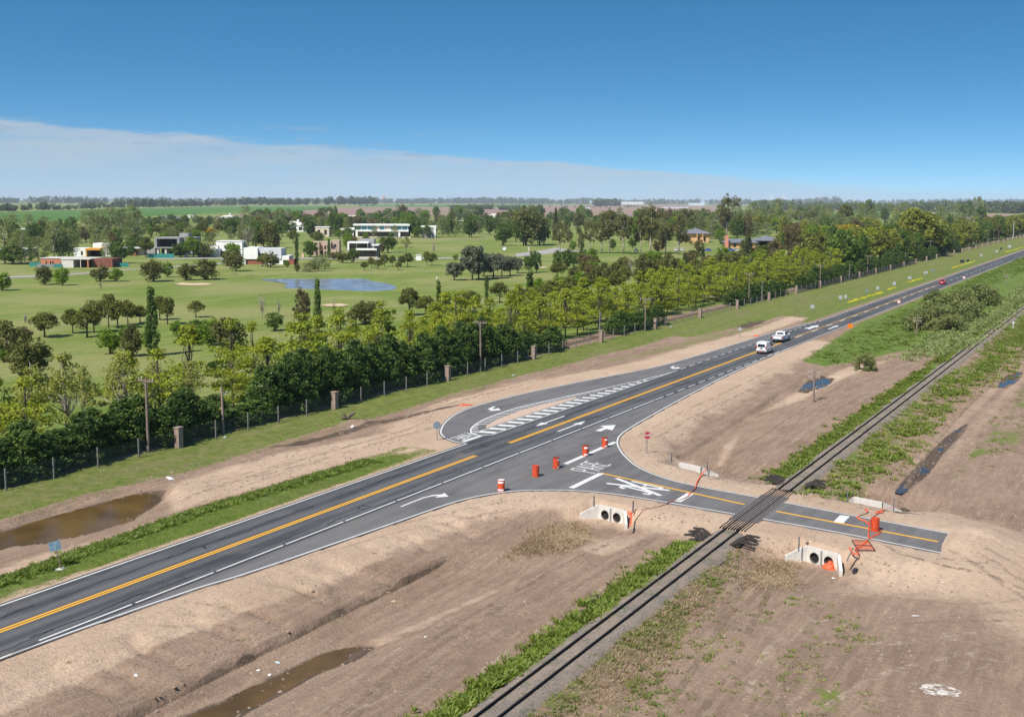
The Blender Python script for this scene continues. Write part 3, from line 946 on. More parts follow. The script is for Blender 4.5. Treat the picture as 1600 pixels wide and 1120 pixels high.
for k, (a, b, t_) in enumerate(((-62, -48, 1.9), (-47, -37, 1.7), (-38, -30, 1.6), (-33, -22, 1.75), (-20, -10, 1.8), (-14, -4, 1.9), (-3, 8, 2.2), (2, 16, 1.5),
                               (-64, -50, -2.5), (-52, -43, -2.3), (-44, -38, -2.35), (-36, -26, -2.3), (-26, -14, -2.5), (-12, 4, -2.4), (8, 26, -2.3), (22, 40, 1.9), (36, 60, -2.2))):
    crack(a, b, t_, 0.085 if k % 3 else 0.12, 100 + k, k % 2 == 0)

# ------------------------------------------------------------------ railway
RT = -29.2
bal_s = np.concatenate([np.arange(-75, 140, 1.2), np.arange(140, 2600, 25)])
prof = [(-1.6, -0.40), (-1.15, -0.17), (-0.9, -0.10), (0, -0.085), (0.9, -0.10), (1.15, -0.17), (1.6, -0.40)]
bv, bf = [], []
for i, s in enumerate(bal_s):
    for j, (dt_, z) in enumerate(prof):
        x, y = W(s, RT + dt_ + 0.15 * (vnoise(s * 0.7, j * 3.1, 71) - 0.5))
        bv.append((x, y, z + 0.05 * (vnoise(s * 1.3, j * 2.3, 72) - 0.5)))
        if i and j:
            k = len(bv) - 1
            bf.append((k - 8, k - 1, k, k - 7))
M_BALLAST = bpy.data.materials.new('dusty_ballast')
M_BALLAST.use_nodes = True
t = NT(M_BALLAST.node_tree)
v = world_st(t)
n1, n2, n3 = t.noise(v, 9.0, 3, 0.8), t.noise(v, 0.6, 5, 0.65), t.noise(v, 2.2, 5, 0.7)
c = t.mix(t.ramp(n1, 0.3, 0.7), (0.10, 0.082, 0.066), (0.265, 0.220, 0.178))
c = t.mix(t.ramp(n2, 0.38, 0.62, 0.0, 0.8), c, (0.27, 0.205, 0.155))
c = t.mix(t.ramp(n3, 0.54, 0.66, 0.0, 0.8), c, (0.095, 0.115, 0.030))
b = t.n('ShaderNodeBsdfPrincipled', {'Base Color': c, 'Roughness': 0.95})
t.t.links.new(t.n('ShaderNodeBump', {'Strength': 1.0, 'Distance': 0.08, 'Height': n1}).outputs[0], b.inputs['Normal'])
t.n('ShaderNodeOutputMaterial', {'Surface': b.outputs[0]})
kind(mesh_obj('ballast', bv, bf, M_BALLAST, smooth=True), 'structure')

track = thing('railway_track', 'single narrow railway track with dark rails crossing the access road', 'railway track', W(-8, RT) + (-0.1,), ROAD_ANG)
RAIL_PROF = [(-0.065, 0), (0.065, 0), (0.065, 0.015), (0.02, 0.03), (0.02, 0.105), (0.045, 0.115), (0.045, 0.15), (-0.045, 0.15), (-0.045, 0.115), (-0.02, 0.105), (-0.02, 0.03), (-0.065, 0.015)]


def rail_bar(name, s0, s1, dt_, z0, parent, mat=None, k=1.0):
    n = len(RAIL_PROF)
    ss = [s0, s1] if s1 - s0 < 100 else list(np.arange(s0, s1, 40.0)) + [s1]
    vs = [(s + 8, dt_ + y * k, z0 + z * k) for s in ss for y, z in RAIL_PROF]
    fs = []
    for i in range(len(ss) - 1):
        for j in range(n):
            fs.append((i * n + j, i * n + (j + 1) % n, (i + 1) * n + (j + 1) % n, (i + 1) * n + j))
    fs += [tuple(range(n - 1, -1, -1)), tuple((len(ss) - 1) * n + j for j in range(n))]
    return mesh_obj(name, vs, fs, mat or M_RUST, parent)


for dt_ in (-0.5, 0.5):
    rail_bar('rail', -75, 2500, dt_, 0.02, track, k=0.9)
sleeper_me = None
for i in range(290):
    s = -62 + i * 0.66
    if -12.3 < s < 2.4:
        continue
    if sleeper_me is None:
        so = MB().box(-0.12, 0.12, -0.95, 0.95, -0.06, 0.045).build('sleeper', M_SLEEPER, track)
        sleeper_me = so.data
    else:
        so = link('sleeper', sleeper_me, track)
    so.location = (s + 8 + random.uniform(-0.05, 0.05), random.uniform(-0.06, 0.06), random.uniform(-0.075, -0.03))
    so.rotation_euler = (0, 0, random.uniform(-0.04, 0.04))
# level crossing: asphalt infill with extra guard rails
deck = thing('level_crossing', 'level crossing deck of closely set guard rails where the access road meets the track', 'level crossing', W(-5.2, RT) + (0.0,), ROAD_ANG)
MB().box(-4.3, 4.3, -1.15, 1.15, -0.12, 0.014).build('infill', simple('crossing_infill', (0.13, 0.115, 0.105), 0.95, 0, 0.25, 3.0), deck)
for dt_ in (-0.95, -0.72, -0.3, -0.1, 0.1, 0.3, 0.72, 0.95):
    MB().box(-6.9, 6.9, dt_ - 0.022, dt_ + 0.022, -0.08, 0.034).build('guard_rail', M_RUST, deck)
# cattle pits with tarred timbers at both ends of the crossing
for sc_, nm2 in ((-14.6, 'near the culvert facing the camera'), (4.6, 'on the far side of the crossing')):
    g = thing('cattle_guard', 'dark cattle pit with tarred timbers across the rails ' + nm2, 'cattle guard', W(sc_, RT) + (-0.12,), ROAD_ANG, 'cattle guards by the crossing')
    MB().box(-1.0, 1.0, -1.7, 1.7, -0.05, 0.012).build('pit', simple('pit_soil', (0.045, 0.032, 0.024), 0.95, 0, 0.3, 4.0), g)
    for sd in (-1, 1):
        for k in range(7):
            x0 = -1.0 + k * 0.32
            MB().tube([(x0, sd * 1.15, 0.03), (x0 + 0.1, sd * 1.75, 0.30 + 0.08 * (k % 2)), (x0 + 0.22, sd * 2.5, 0.22 - 0.1 * (k % 3))], 0.085, 5).build('timber', M_BLACKWOOD, g)


# ------------------------------------------------------------------ wheel tracks pressed into the bare ground
M_TRACK = bpy.data.materials.new('pressed_soil')
M_TRACK.use_nodes = True
t = NT(M_TRACK.node_tree)
v = world_st(t)
n1, n2 = t.noise(v, 1.6, 6, 0.7), t.noise(v, 0.45, 4, 0.6)
tone = t.n('ShaderNodeObjectInfo').outputs['Random']
c = t.mix(tone, (0.20, 0.138, 0.098), (0.42, 0.315, 0.235))
b = t.n('ShaderNodeBsdfPrincipled', {'Base Color': c, 'Roughness': 0.95, 'Specular IOR Level': 0.1})
al = t.m('MULTIPLY', t.ramp(n1, 0.42, 0.60, 0.0, 0.75), t.ramp(n2, 0.36, 0.58))
t.n('ShaderNodeOutputMaterial', {'Surface': t.n('ShaderNodeMixShader', {0: al, 1: t.n('ShaderNodeBsdfTransparent').outputs[0], 2: b.outputs[0]}).outputs[0]})


def wheel_track(px_pts, gauge=1.7, width=0.42, seed=0):
    P = curve([ST(a, b2, -0.5) for a, b2 in px_pts], 0.7)
    for sd in (-1, 1):
        Q = offset(P, sd * gauge / 2)
        A_, B_ = offset(Q, width / 2), offset(Q, -width / 2)
        za_, zb2, zc_ = terrain(A_[:, 0], A_[:, 1]), terrain(B_[:, 0], B_[:, 1]), terrain(Q[:, 0], Q[:, 1])
        zz = np.maximum(np.maximum(za_, zb2), zc_) + 0.012
        vs, fs = [], []
        for i in range(len(Q)):
            vs.append(W(*A_[i]) + (float(zz[i]),))
            vs.append(W(*B_[i]) + (float(zz[i]),))
            if i:
                fs.append((2 * i - 2, 2 * i - 1, 2 * i + 1, 2 * i))
        kind(mesh_obj('wheel_track', vs, fs, M_TRACK), 'structure')


for tr in ([(1190, 1120), (1210, 1040), (1260, 990), (1380, 965), (1600, 960)], [(1120, 900), (1150, 960), (1230, 1000), (1400, 1010), (1620, 985)],
           [(1060, 1120), (1130, 1010), (1180, 920), (1190, 870)], [(1300, 1120), (1400, 1060), (1520, 1030), (1640, 1010)], [(1330, 925), (1420, 940), (1520, 950), (1640, 940)],
           [(1500, 870), (1540, 890), (1600, 920), (1660, 960)], [(1520, 860), (1570, 872), (1650, 900)], [(1240, 930), (1330, 985), (1450, 1000), (1640, 1040)],
           [(640, 1120), (760, 1020), (900, 930), (1060, 830)], [(560, 1120), (700, 1000), (860, 905), (1000, 835)], [(520, 1120), (640, 1020), (800, 920)],
           [(1130, 730), (1230, 660), (1330, 600), (1450, 555)], [(1160, 735), (1270, 660), (1400, 590)], [(1420, 780), (1470, 700), (1540, 620), (1620, 560)],
           [(290, 770), (400, 745), (520, 712), (640, 680), (690, 665)], [(300, 790), (450, 735), (600, 690), (680, 672)], [(620, 655), (720, 628), (860, 592), (1000, 562)],
           [(200, 960), (420, 890), (640, 830), (800, 795)], [(1010, 690), (1060, 660), (1130, 625), (1210, 585)], [(1120, 760), (1160, 752), (1230, 740)], [(1400, 860), (1450, 885), (1560, 900), (1650, 930)]):
    wheel_track(tr)

# ------------------------------------------------------------------ culverts and roadside hardware
def headwall(i, label):
    (hs, ht), ang, wd = HW[i]
    sgn = -1 if i < 2 else 1
    wd, Ht, th = 2.45, 1.12, 0.22
    front = np.array([math.sin(ang), -math.cos(ang)])            # a normal of the face in (s, t)
    if front[0] * sgn < 0:
        front = -front
    fx, fy = DS * front[0] + DT * front[1]
    rz = math.atan2(fy, fx) + math.pi / 2                        # local -y faces the front
    top = -0.03 if i < 2 else 0.05
    x, y = W(hs, ht)
    root = thing('culvert_headwall', label, 'culvert', (x, y, top - Ht), rz, 'concrete culvert headwalls')
    # face with two round openings
    outer = [(-wd / 2, -0.3), (wd / 2, -0.3), (wd / 2, Ht), (-wd / 2, Ht)]
    rad, cz = 0.34, 0.42
    holes = [[(cx + rad * math.cos(a), cz + rad * math.sin(a)) for a in np.linspace(0, 2 * math.pi, 20, endpoint=False)][::-1] for cx in (-0.58, 0.58)]
    loops = [[Vector((p[0], p[1], 0)) for p in L] for L in [outer] + holes]
    tri = geometry.tessellate_polygon(loops)
    pts = outer + holes[0] + holes[1]
    fs = []
    for t_ in tri:
        a = (pts[t_[1]][0] - pts[t_[0]][0]) * (pts[t_[2]][1] - pts[t_[0]][1]) - (pts[t_[2]][0] - pts[t_[0]][0]) * (pts[t_[1]][1] - pts[t_[0]][1])
        fs.append(tuple(t_) if a > 0 else tuple(t_[::-1]))
    vs = [(p[0], 0, p[1]) for p in pts]
    mb = MB().add(vs, fs)
    mb.add([(-wd / 2, 0, Ht), (wd / 2, 0, Ht), (wd / 2, th, Ht), (-wd / 2, th, Ht), (-wd / 2, th, -0.3), (wd / 2, th, -0.3)], [(0, 1, 2, 3), (3, 2, 5, 4)])
    mb.build('face_wall', M_CONC, root)
    MB().box(-0.045, 0.045, -0.10, -0.002, -0.2, Ht - 0.06).build('rib', M_CONC2, root)
    for cx in (-0.58, 0.58):
        n = 20
        rg, fs = [], []
        for k in range(n):
            a = 2 * math.pi * k / n
            for rr, yy in ((rad, 0.17), (rad, -0.03), (rad + 0.04, -0.03), (rad + 0.04, 0.03)):
                rg.append((cx + rr * math.cos(a), yy, cz + rr * math.sin(a)))
        for k in range(n):
            for j in range(3):
                a0, a1, b0, b1 = k * 4 + j, k * 4 + j + 1, ((k + 1) % n) * 4 + j, ((k + 1) % n) * 4 + j + 1
                fs.append((a0, b0, b1, a1))
        mesh_obj('pipe', rg, fs, simple('shaded_pipe_concrete', (0.075, 0.06, 0.05), 0.95, 0, 0.15, 3.0), root)  # concrete darkened to stand for the shade inside the pipe
        MB().tube([(cx, 0.15, cz), (cx, 0.17, cz)], rad * 1.02, 16).build('pipe_shade_disc', M_DARK, root)  # near-black disc just behind the mouth paints the pipe's unlit depth
    for sd in (-1, 1):
        x0, x1 = sd * wd / 2, sd * (wd / 2 + 0.95)
        y1 = -1.15
        nx, ny = (y1, -(x1 - x0)) if sd > 0 else (-y1, (x1 - x0))
        ln = math.hypot(nx, ny)
        ox, oy = -nx / ln * th, -ny / ln * th
        ox, oy = (abs(ox) * sd, abs(oy))
        q = [(x0, 0), (x1, y1), (x1 + ox, y1 + oy), (x0 + ox, oy)]
        tops = [Ht - 0.001, 0.42, 0.42, Ht - 0.001]
        vs = [(a, b2, -0.3) for a, b2 in q] + [(a, b2, h) for (a, b2), h in zip(q, tops)]
        fs = [(0, 1, 5, 4), (1, 2, 6, 5), (2, 3, 7, 6), (3, 0, 4, 7), (4, 5, 6, 7)]
        if sd < 0:
            fs = [f[::-1] for f in fs]
        mesh_obj('wing_wall', vs, fs, M_CONC, root)
    return root


headwall(0, 'pale concrete culvert headwall with two empty pipes, beside the main road junction')
headwall(1, 'pale concrete culvert headwall with orange netting spilling from its right pipe')
headwall(2, 'culvert headwall seen from behind near the red stop sign')
headwall(3, 'culvert headwall seen from behind beyond the rails, next to the puddled track')


def marker_post(px, py, h, label, lean=0.0):
    z = -0.08
    x, y = G(px, py, z)
    o = thing('marker_post', label, 'post', (x, y, z), ROAD_ANG, 'culvert marker posts')
    o.rotation_euler = (lean, lean * 0.5, ROAD_ANG)
    MB().box(-0.08, 0.08, -0.03, 0.03, -0.2, h).build('post', simple('grey_marker', (0.11, 0.115, 0.125), 0.6, 0, 0.2, 5.0), o)
    for k in range(2):
        MB().box(-0.083, 0.083, -0.036, 0.034, h * (0.55 + 0.2 * k), h * (0.60 + 0.2 * k)).build('reflector', simple('dull_reflector', (0.30, 0.28, 0.27), 0.6), o)


for a in ((928, 789, 0.75, 'grey marker post left of the culvert with two empty pipes'), (989, 797, 0.75, 'striped marker post with orange tape tied to it by the empty culvert'),
          (1049, 718, 0.6, 'grey marker post below the red stop sign'), (1105, 733, 0.7, 'marker post where the orange tape starts beside the half-hidden culvert'),
          (1248, 857, 0.85, 'grey marker post left of the culvert holding orange netting'), (1324, 783, 0.8, 'marker post left of the far culvert beyond the rails'),
          (1396, 793, 0.8, 'marker post at the right end of the far culvert beyond the rails')):
    marker_post(*a)
marker_post(1325, 872, 0.8, 'leaning dark marker post beside the folded orange barrier', 0.35)


def barrel(px, py, label, variant=0, rz=0.0, z0=0.0):
    x, y = G(px, py)
    o = thing('traffic_barrel', label, 'barrel', (x, y, z0), rz, 'orange barrels closing the junction')
    h, r = 0.98, 0.30
    prof_ = [(0.0, r * 1.04), (0.05, r * 1.04), (0.06, r), (0.32, r), (0.34, r * 1.05), (0.36, r), (0.62, r), (0.64, r * 1.05), (0.66, r), (0.94, r), (0.95, r * 1.04), (h, r * 1.04)]
    n = 20
    vs = [(rr * math.cos(2 * math.pi * k / n), rr * math.sin(2 * math.pi * k / n), z) for z, rr in prof_ for k in range(n)]
    fs = [(i * n + k, i * n + (k + 1) % n, (i + 1) * n + (k + 1) % n, (i + 1) * n + k) for i in range(len(prof_) - 1) for k in range(n)]
    fs.append(tuple(range(n - 1, -1, -1)))
    mesh_obj('drum', vs, fs, M_ORANGE, o, smooth=False)
    lid = {0: M_ORANGE, 1: M_BAND, 2: simple('shaded_barrel_inside', (0.10, 0.02, 0.012), 0.8)}[variant % 3]
    MB().tube([(0, 0, h - 0.05), (0, 0, h - 0.02)], r * 0.99, 20).build('lid', lid, o)  # on open barrels this disc is no lid but painted inner shade
    bands = [(0.09, 0.22), (0.72, 0.88)] if variant != 3 else []
    for b0, b1 in bands:
        a0 = -2.6 if variant < 2 else -2.1
        vs, fs = [], []
        for k in range(13):
            a = a0 + k * 0.15
            for z in (b0, b1):
                vs.append(((r + 0.008) * math.cos(a), (r + 0.008) * math.sin(a), z))
            if k:
                fs.append((2 * k - 2, 2 * k, 2 * k + 1, 2 * k - 1))
        mesh_obj('reflective_band', vs, fs, M_BAND, o)


barrel(783, 767, 'orange barrel with a white lid nearest the camera at the junction edge', 1)
barrel(837, 744, 'plain orange barrel without bands, second from the left on the junction', 3)
barrel(869, 731, 'middle of the five orange barrels across the junction', 2, 0.9)
barrel(915, 711.5, 'open-topped banded orange barrel standing on the stop line', 2)
barrel(945, 698.5, 'orange barrel farthest right of the five, at the kerb end of the stop line', 2, 0.4)
barrel(1367, 829, 'battered orange barrel standing among tape on the access road beyond the rails', 3)


def tape(pts, wdt, label, lift=0.03, name='safety_tape', twist=0.6):
    P = curve([G(a, b) + (0.0,) for a, b in pts], 0.35)
    r = np.random.default_rng(len(pts) * 7 + int(pts[0][0]))
    n = len(P)
    vs, fs = [], []
    ph = np.cumsum(r.normal(0, twist * 0.5, n))
    tg = np.gradient(P, axis=0)
    tg /= np.linalg.norm(tg, axis=1, keepdims=True)
    for i in range(n):
        side = np.array([-tg[i, 1], tg[i, 0], 0])
        zz = max(0.0, Z(P[i, 0], P[i, 1])) + lift
        a = abs(math.sin(ph[i])) * 0.9
        w_ = wdt * 0.55 * (0.7 + 0.5 * r.random())
        up = math.sin(a) * w_
        sd = side * math.cos(a) * w_ / 2
        vs.append(tuple(P[i, :2] - sd[:2]) + (zz,))
        vs.append(tuple(P[i, :2] + sd[:2]) + (zz + up,))
        if i:
            k = 2 * i
            fs.append((k - 2, k - 1, k + 1, k))
    return tag(mesh_obj(name, vs, fs, M_MESH), label, 'tape', 'orange safety tape')


tape([(1104, 733), (1096, 742), (1089, 754), (1086, 764), (1080, 769), (1074, 776), (1062, 781), (1050, 783), (1035, 789), (1012, 795), (989, 799)], 0.26,
     'orange tape trailing across the access road from post to post')
tape([(989, 799), (982, 800), (984, 806), (987, 801), (986, 810), (985, 820), (983, 824)], 0.28, 'tangle of orange tape hanging down beside the empty culvert')
tape([(1396, 794), (1385, 796), (1372, 802), (1366, 806), (1360, 813), (1358, 822), (1357, 834), (1358, 842), (1366, 838), (1374, 834), (1377, 829)], 0.24,
     'orange tape looped around the lone barrel beyond the rails')
tape([(1396, 793), (1388, 793), (1378, 797), (1368, 801), (1380, 801)], 0.3, 'bunched orange tape beside the far culvert beyond the rails')
tape([(1370, 794), (1351, 795), (1356, 800), (1342, 806), (1340, 810), (1352, 815), (1357, 820)], 0.26, 'orange tape zigzagging on the sand left of the lone barrel')
tape([(1327, 855), (1333, 866), (1340, 868), (1341, 863), (1336, 858), (1345, 854), (1356, 844)], 0.26, 'orange tape curled beside the culvert that holds netting')

# folded barrier panel lying on the sand
x, y, z = G(1349, 853) + (0.0,)
fb = thing('folded_barrier', 'folded orange mesh barrier panel lying on the sand by the access road', 'barrier', (x, y, z + 0.04), ROAD_ANG + 0.4)
for q in np.arange(-1.1, 1.11, 0.12):
    MB().box(q - 0.01, q + 0.01, -0.55, 0.55, 0.02, 0.028).build('netting_strand', M_MESH, fb)
for q in np.arange(-0.5, 0.51, 0.16):
    MB().box(-1.13, 1.13, q - 0.01, q + 0.01, 0.029, 0.035).build('netting_strand', M_MESH, fb)
for a in ((-1.18, 1.18, -0.6, -0.56), (-1.18, 1.18, 0.56, 0.6), (-1.18, -1.14, -0.56, 0.56), (1.14, 1.18, -0.56, 0.56), (-0.02, 0.02, -0.56, 0.56)):
    MB().box(a[0], a[1], a[2], a[3], 0.0, 0.05).build('frame_bar', M_TRIM, fb)
# orange netting stuffed into the pipe
(hs, ht), ang, wd_ = HW[1]
def lump(name, cx, cy, cz, rx, ry, rz_, mat, seed, label, cat, n=18, m=10, rough=0.35, k='thing'):
    vs, fs = [], []
    for i in range(m + 1):
        th = math.pi * 0.5 * i / m
        for j in range(n):
            ph = 2 * math.pi * j / n
            f = 1 + rough * (float(vnoise(3 + 2.2 * math.cos(ph) + i * 0.7, 3 + 2.2 * math.sin(ph), seed)) - 0.5) * 2
            vs.append((cx + rx * math.sin(th) * math.cos(ph) * f, cy + ry * math.sin(th) * math.sin(ph) * f, cz + rz_ * math.cos(th) * f))
    for i in range(m):
        for j in range(n):
            fs.append((i * n + j, (i + 1) * n + j, (i + 1) * n + (j + 1) % n, i * n + (j + 1) % n))
    o = mesh_obj(name, vs, fs, mat, smooth=True)
    return tag(o, label, cat)


x, y = G(1297, 884, -1.0)
lump('netting_heap', x, y, -1.25, 0.5, 0.55, 0.55, M_MESH, 5, 'heap of orange netting stuffed in the culvert pipe', 'netting')
x, y, z = P3(727, 633)
lump('netting_heap', x, y, z - 0.05, 0.9, 0.35, 0.16, M_MESH, 6, 'small orange scrap lying on the sand left of the turning loop', 'netting')
x, y, z = P3(1182, 525.5)
lump('netting_heap', x, y, z - 0.05, 0.55, 0.3, 0.25, M_MESH, 8, 'small orange scrap on the sandy shoulder near the van', 'netting')


# ------------------------------------------------------------------ signs
def sign(px, py, h, face, wdt, hgt, label, rz, face_mat, back=True, lean=(0, 0), post_mat=None, group=None, extra=None, ht=None, post_r=0.04):
    x, y, z = P3(px, py)
    o = thing('road_sign', label, 'sign', (x, y, z), rz, group)
    o.rotation_euler = (lean[0], lean[1], rz)
    MB().tube([(0, 0.05, -0.3), (0, 0.05, h)], post_r, 8).build('post', post_mat or M_GALV, o)
    if face == 'disc' or face == 'octagon':
        n = 24 if face == 'disc' else 8
        poly = [(wdt / 2 * math.cos(2 * math.pi * (k + 0.5) / n), wdt / 2 * math.sin(2 * math.pi * (k + 0.5) / n)) for k in range(n)]
    elif face == 'tri':
        poly = [(-wdt / 2, -hgt / 2), (wdt / 2, -hgt / 2), (0, hgt / 2)]
    elif face == 'diamond':
        poly = [(0, -hgt / 2), (wdt / 2, 0), (0, hgt / 2), (-wdt / 2, 0)]
    else:
        poly = [(-wdt / 2, -hgt / 2), (wdt / 2, -hgt / 2), (wdt / 2, hgt / 2), (-wdt / 2, hgt / 2)]
    cz = h - hgt / 2
    n = len(poly)
    vs = [(a, 0, cz + b) for a, b in poly] + [(a, 0.02, cz + b) for a, b in poly]
    fs = [tuple(range(n)), tuple(range(2 * n - 1, n - 1, -1))] + [(k, k + n, (k + 1) % n + n, (k + 1) % n) for k in range(n)]
    pl = mesh_obj('plate', vs, fs, face_mat, o)
    if extra:
        extra(o, cz)
    return o


def text_mesh(name, body, size, mat, parent, loc, rot):
    cu = bpy.data.curves.new(name, 'FONT')
    cu.body = body
    cu.align_x = 'CENTER'
    cu.align_y = 'CENTER'
    cu.size = size
    cu.offset = 0.008
    tmp = bpy.data.objects.new('tmp', cu)
    COL.objects.link(tmp)
    me = bpy.data.meshes.new_from_object(tmp.evaluated_get(bpy.context.evaluated_depsgraph_get()))
    bpy.data.objects.remove(tmp)
    me.name = name
    me.materials.clear()
    me.materials.append(mat)
    o = link(name, me, parent)
    o.location = loc
    o.rotation_euler = rot
    return o


def pare(o, cz):
    text_mesh('lettering', 'PARE', 0.30, M_BAND, o, (0, -0.006, cz), (R(90), 0, 0))
    n = 8
    vs, fs = [], []
    for k in range(n):
        a = 2 * math.pi * (k + 0.5) / n
        for rr in (0.355, 0.385):
            vs.append((rr * math.cos(a), -0.004, cz + rr * math.sin(a)))
    for k in range(n):
        j = (k + 1) % n
        fs.append((2 * k, 2 * k + 1, 2 * j + 1, 2 * j))
    mesh_obj('border', vs, fs, M_BAND, o)


# local -y is the face of a sign
sign(1011, 708, 2.16, 'octagon', 0.82, 0.8, 'red stop sign with white lettering on a grey post beside the junction', R(25), M_RED, extra=pare)
sign(683, 688, 1.95, 'disc', 0.78, 0.78, 'grey back of a round sign beside the turning loop', R(12), M_SIGNBACK)


def battens(o, cz):
    for s_ in (-1, 1):
        MB().box(s_ * 0.2 - 0.15, s_ * 0.2 + 0.15, -0.006, -0.001, cz - 0.28, cz + 0.28).build('panel', simple('sign_back_panel', (0.13, 0.21, 0.27), 0.5, 0.2, 0.3, 5.0), o)


sign(95, 888, 1.85, 'rect', 0.78, 0.62, 'leaning rectangular sign seen from behind on the near left verge', R(8), simple('blue_grey_sign_back', (0.20, 0.29, 0.34), 0.5, 0.3, 0.15, 4.0),
     lean=(R(-6), R(-13)), post_mat=M_WOOD, extra=battens)
xb, yb, zb_ = P3(95, 888)
lump('footing', xb, yb, zb_ - 0.08, 0.5, 0.45, 0.12, M_CONC, 3, 'pale concrete footing at the base of the leaning sign', 'footing', 14, 5)


def ring(o, cz):
    n = 24
    vs, fs = [], []
    for k in range(n):
        a = 2 * math.pi * k / n
        for rr in (0.34, 0.45):
            vs.append((rr * math.cos(a), -0.004, cz + rr * math.sin(a)))
    for k in range(n):
        j = (k + 1) % n
        fs.append((2 * k, 2 * k + 1, 2 * j + 1, 2 * j))
    mesh_obj('red_ring', vs, fs, M_RED, o)


FR = R(2)
sign(1404, 481, 1.9, 'disc', 0.92, 0.92, 'white round sign with red ring by the right lane, nearer of two', FR, M_BAND, extra=ring, group='red ringed signs')
sign(1506, 441, 1.9, 'disc', 0.92, 0.92, 'white round sign with red ring just beyond the red car', FR, M_BAND, extra=ring, group='red ringed signs')
sign(1328, 520.5, 1.75, 'rect', 0.98, 0.80, 'bright orange roadworks board on the right verge ahead of the pickup', R(10), M_ORSIGN)
BK = [(1156, 527.5, 2.0, 'tri', 0.75, 0.7, 'grey back of a small triangular sign opposite the white van'), (1269, 488.5, 1.7, 'rect', 0.9, 0.7, 'pale board back on the left verge beyond the pickup'),
      (1313, 471.5, 1.5, 'rect', 0.85, 0.85, 'left one of a pair of square white board backs'), (1321, 470, 1.5, 'rect', 0.7, 0.85, 'right one of a pair of square white board backs'),
      (1354, 465.5, 2.1, 'rect', 0.7, 0.5, 'bluish sign back above the yellow flowers on the verge'), (1371, 457.5, 1.8, 'disc', 0.9, 0.9, 'round pale sign back on the left verge past the yellow flowers'),
      (1397, 450.5, 1.9, 'disc', 1.0, 1.0, 'round white sign back at the end of the nearest yellow flower strip'), (1421, 441, 1.8, 'rect', 1.0, 0.8, 'grey sign back beside the second yellow flower strip'),
      (1446, 433, 1.9, 'rect', 1.3, 0.7, 'wide pale sign back left of the red car'), (1457, 431.5, 2.4, 'rect', 0.9, 0.7, 'bluish sign back nearest the red car on the left verge'),
      (1503, 415, 2.2, 'rect', 1.6, 1.1, 'dark sign on a thick post at the third flower strip'), (1512, 412, 1.6, 'rect', 1.2, 0.8, 'pale sign back just past the dark sign'),
      (1533, 405, 2.2, 'rect', 1.0, 1.0, 'small grey sign back halfway up the far verge'), (1557, 397, 1.9, 'disc', 1.2, 1.2, 'round white sign back on the far verge'),
      (1564, 394, 2.2, 'rect', 1.0, 1.0, 'dark square sign back on the far verge'), (1577, 390.5, 2.4, 'rect', 1.9, 1.2, 'wide white sign back at the last yellow flower strip')]
for a in BK:
    dark = 'dark' in a[6]
    sign(a[0], a[1], a[2], a[3], a[4], a[5], a[6], FR, M_BLACKM if dark else (simple('bluish_back', (0.20, 0.27, 0.36), 0.5, 0.2) if 'bluish' in a[6] else simple('pale_back', (0.42, 0.44, 0.46), 0.5, 0.2)),
         group='signs along the left verge', post_r=0.05)
sign(1583, 515, 1.5, 'rect', 0.42, 0.30, 'white box on a thin white post beside the track at the right edge', FR, M_BAND, post_mat=M_BAND, post_r=0.05)


# ------------------------------------------------------------------ poles
def pole(px, py, hpx, label, style='tee', mat=None):
    x, y, z = P3(px, py)
    h = hpx * y / FPX
    o = thing('utility_pole' if style != 'lamp' else 'lamp_post', label, 'pole' if style != 'lamp' else 'lamp post', (x, y, z), ROAD_ANG + random.uniform(-0.15, 0.15),
              'utility poles' if style != 'lamp' else 'slender lamp posts')
    lx = random.uniform(-0.01, 0.01)
    o.rotation_euler = (lx, random.uniform(-0.012, 0.012), o.rotation_euler[2])
    m = mat or M_WOOD
    MB().tube([(0, 0, -0.5), (0, 0, h * 0.5), (0, 0, h)], [0.15, 0.125, 0.095], 10).build('shaft', m, o)
    if style == 'tee':
        MB().box(-0.05, 0.05, -1.15, 1.15, h - 0.32, h - 0.18).build('crossarm', m, o)
        for s_ in (-1, 1):
            MB().tube([(0.06, 0.0, h - 0.95), (0.06, s_ * 0.65, h - 0.3)], 0.025, 5).build('brace', M_GALV, o)
        for yy in (-1.05, -0.6, 0.6, 1.05):
            MB().tube([(0, yy, h - 0.18), (0, yy, h - 0.05), (0, yy, h + 0.02)], [0.02, 0.06, 0.03], 6).build('insulator', simple('porcelain', (0.45, 0.44, 0.42), 0.3), o)
    elif style == 'double':
        for hh in (h - 0.35, h - 0.95):
            MB().box(-0.04, 0.04, -0.75, 0.75, hh, hh + 0.1).build('crossarm', m, o)
            for yy in (-0.68, -0.35, 0.35, 0.68):
                MB().tube([(0, yy, hh + 0.1), (0, yy, hh + 0.28)], 0.05, 6).build('insulator', simple('porcelain', (0.45, 0.44, 0.42), 0.3), o)
    else:
        MB().tube([(0, 0, h - 0.9), (0.35, 0, h - 0.6), (0.5, 0, h - 0.62)], 0.03, 6).build('bracket', M_GALV, o)
        MB().box(0.35, 0.75, -0.1, 0.1, h - 0.72, h - 0.62).build('lamp_head', M_BAND, o)


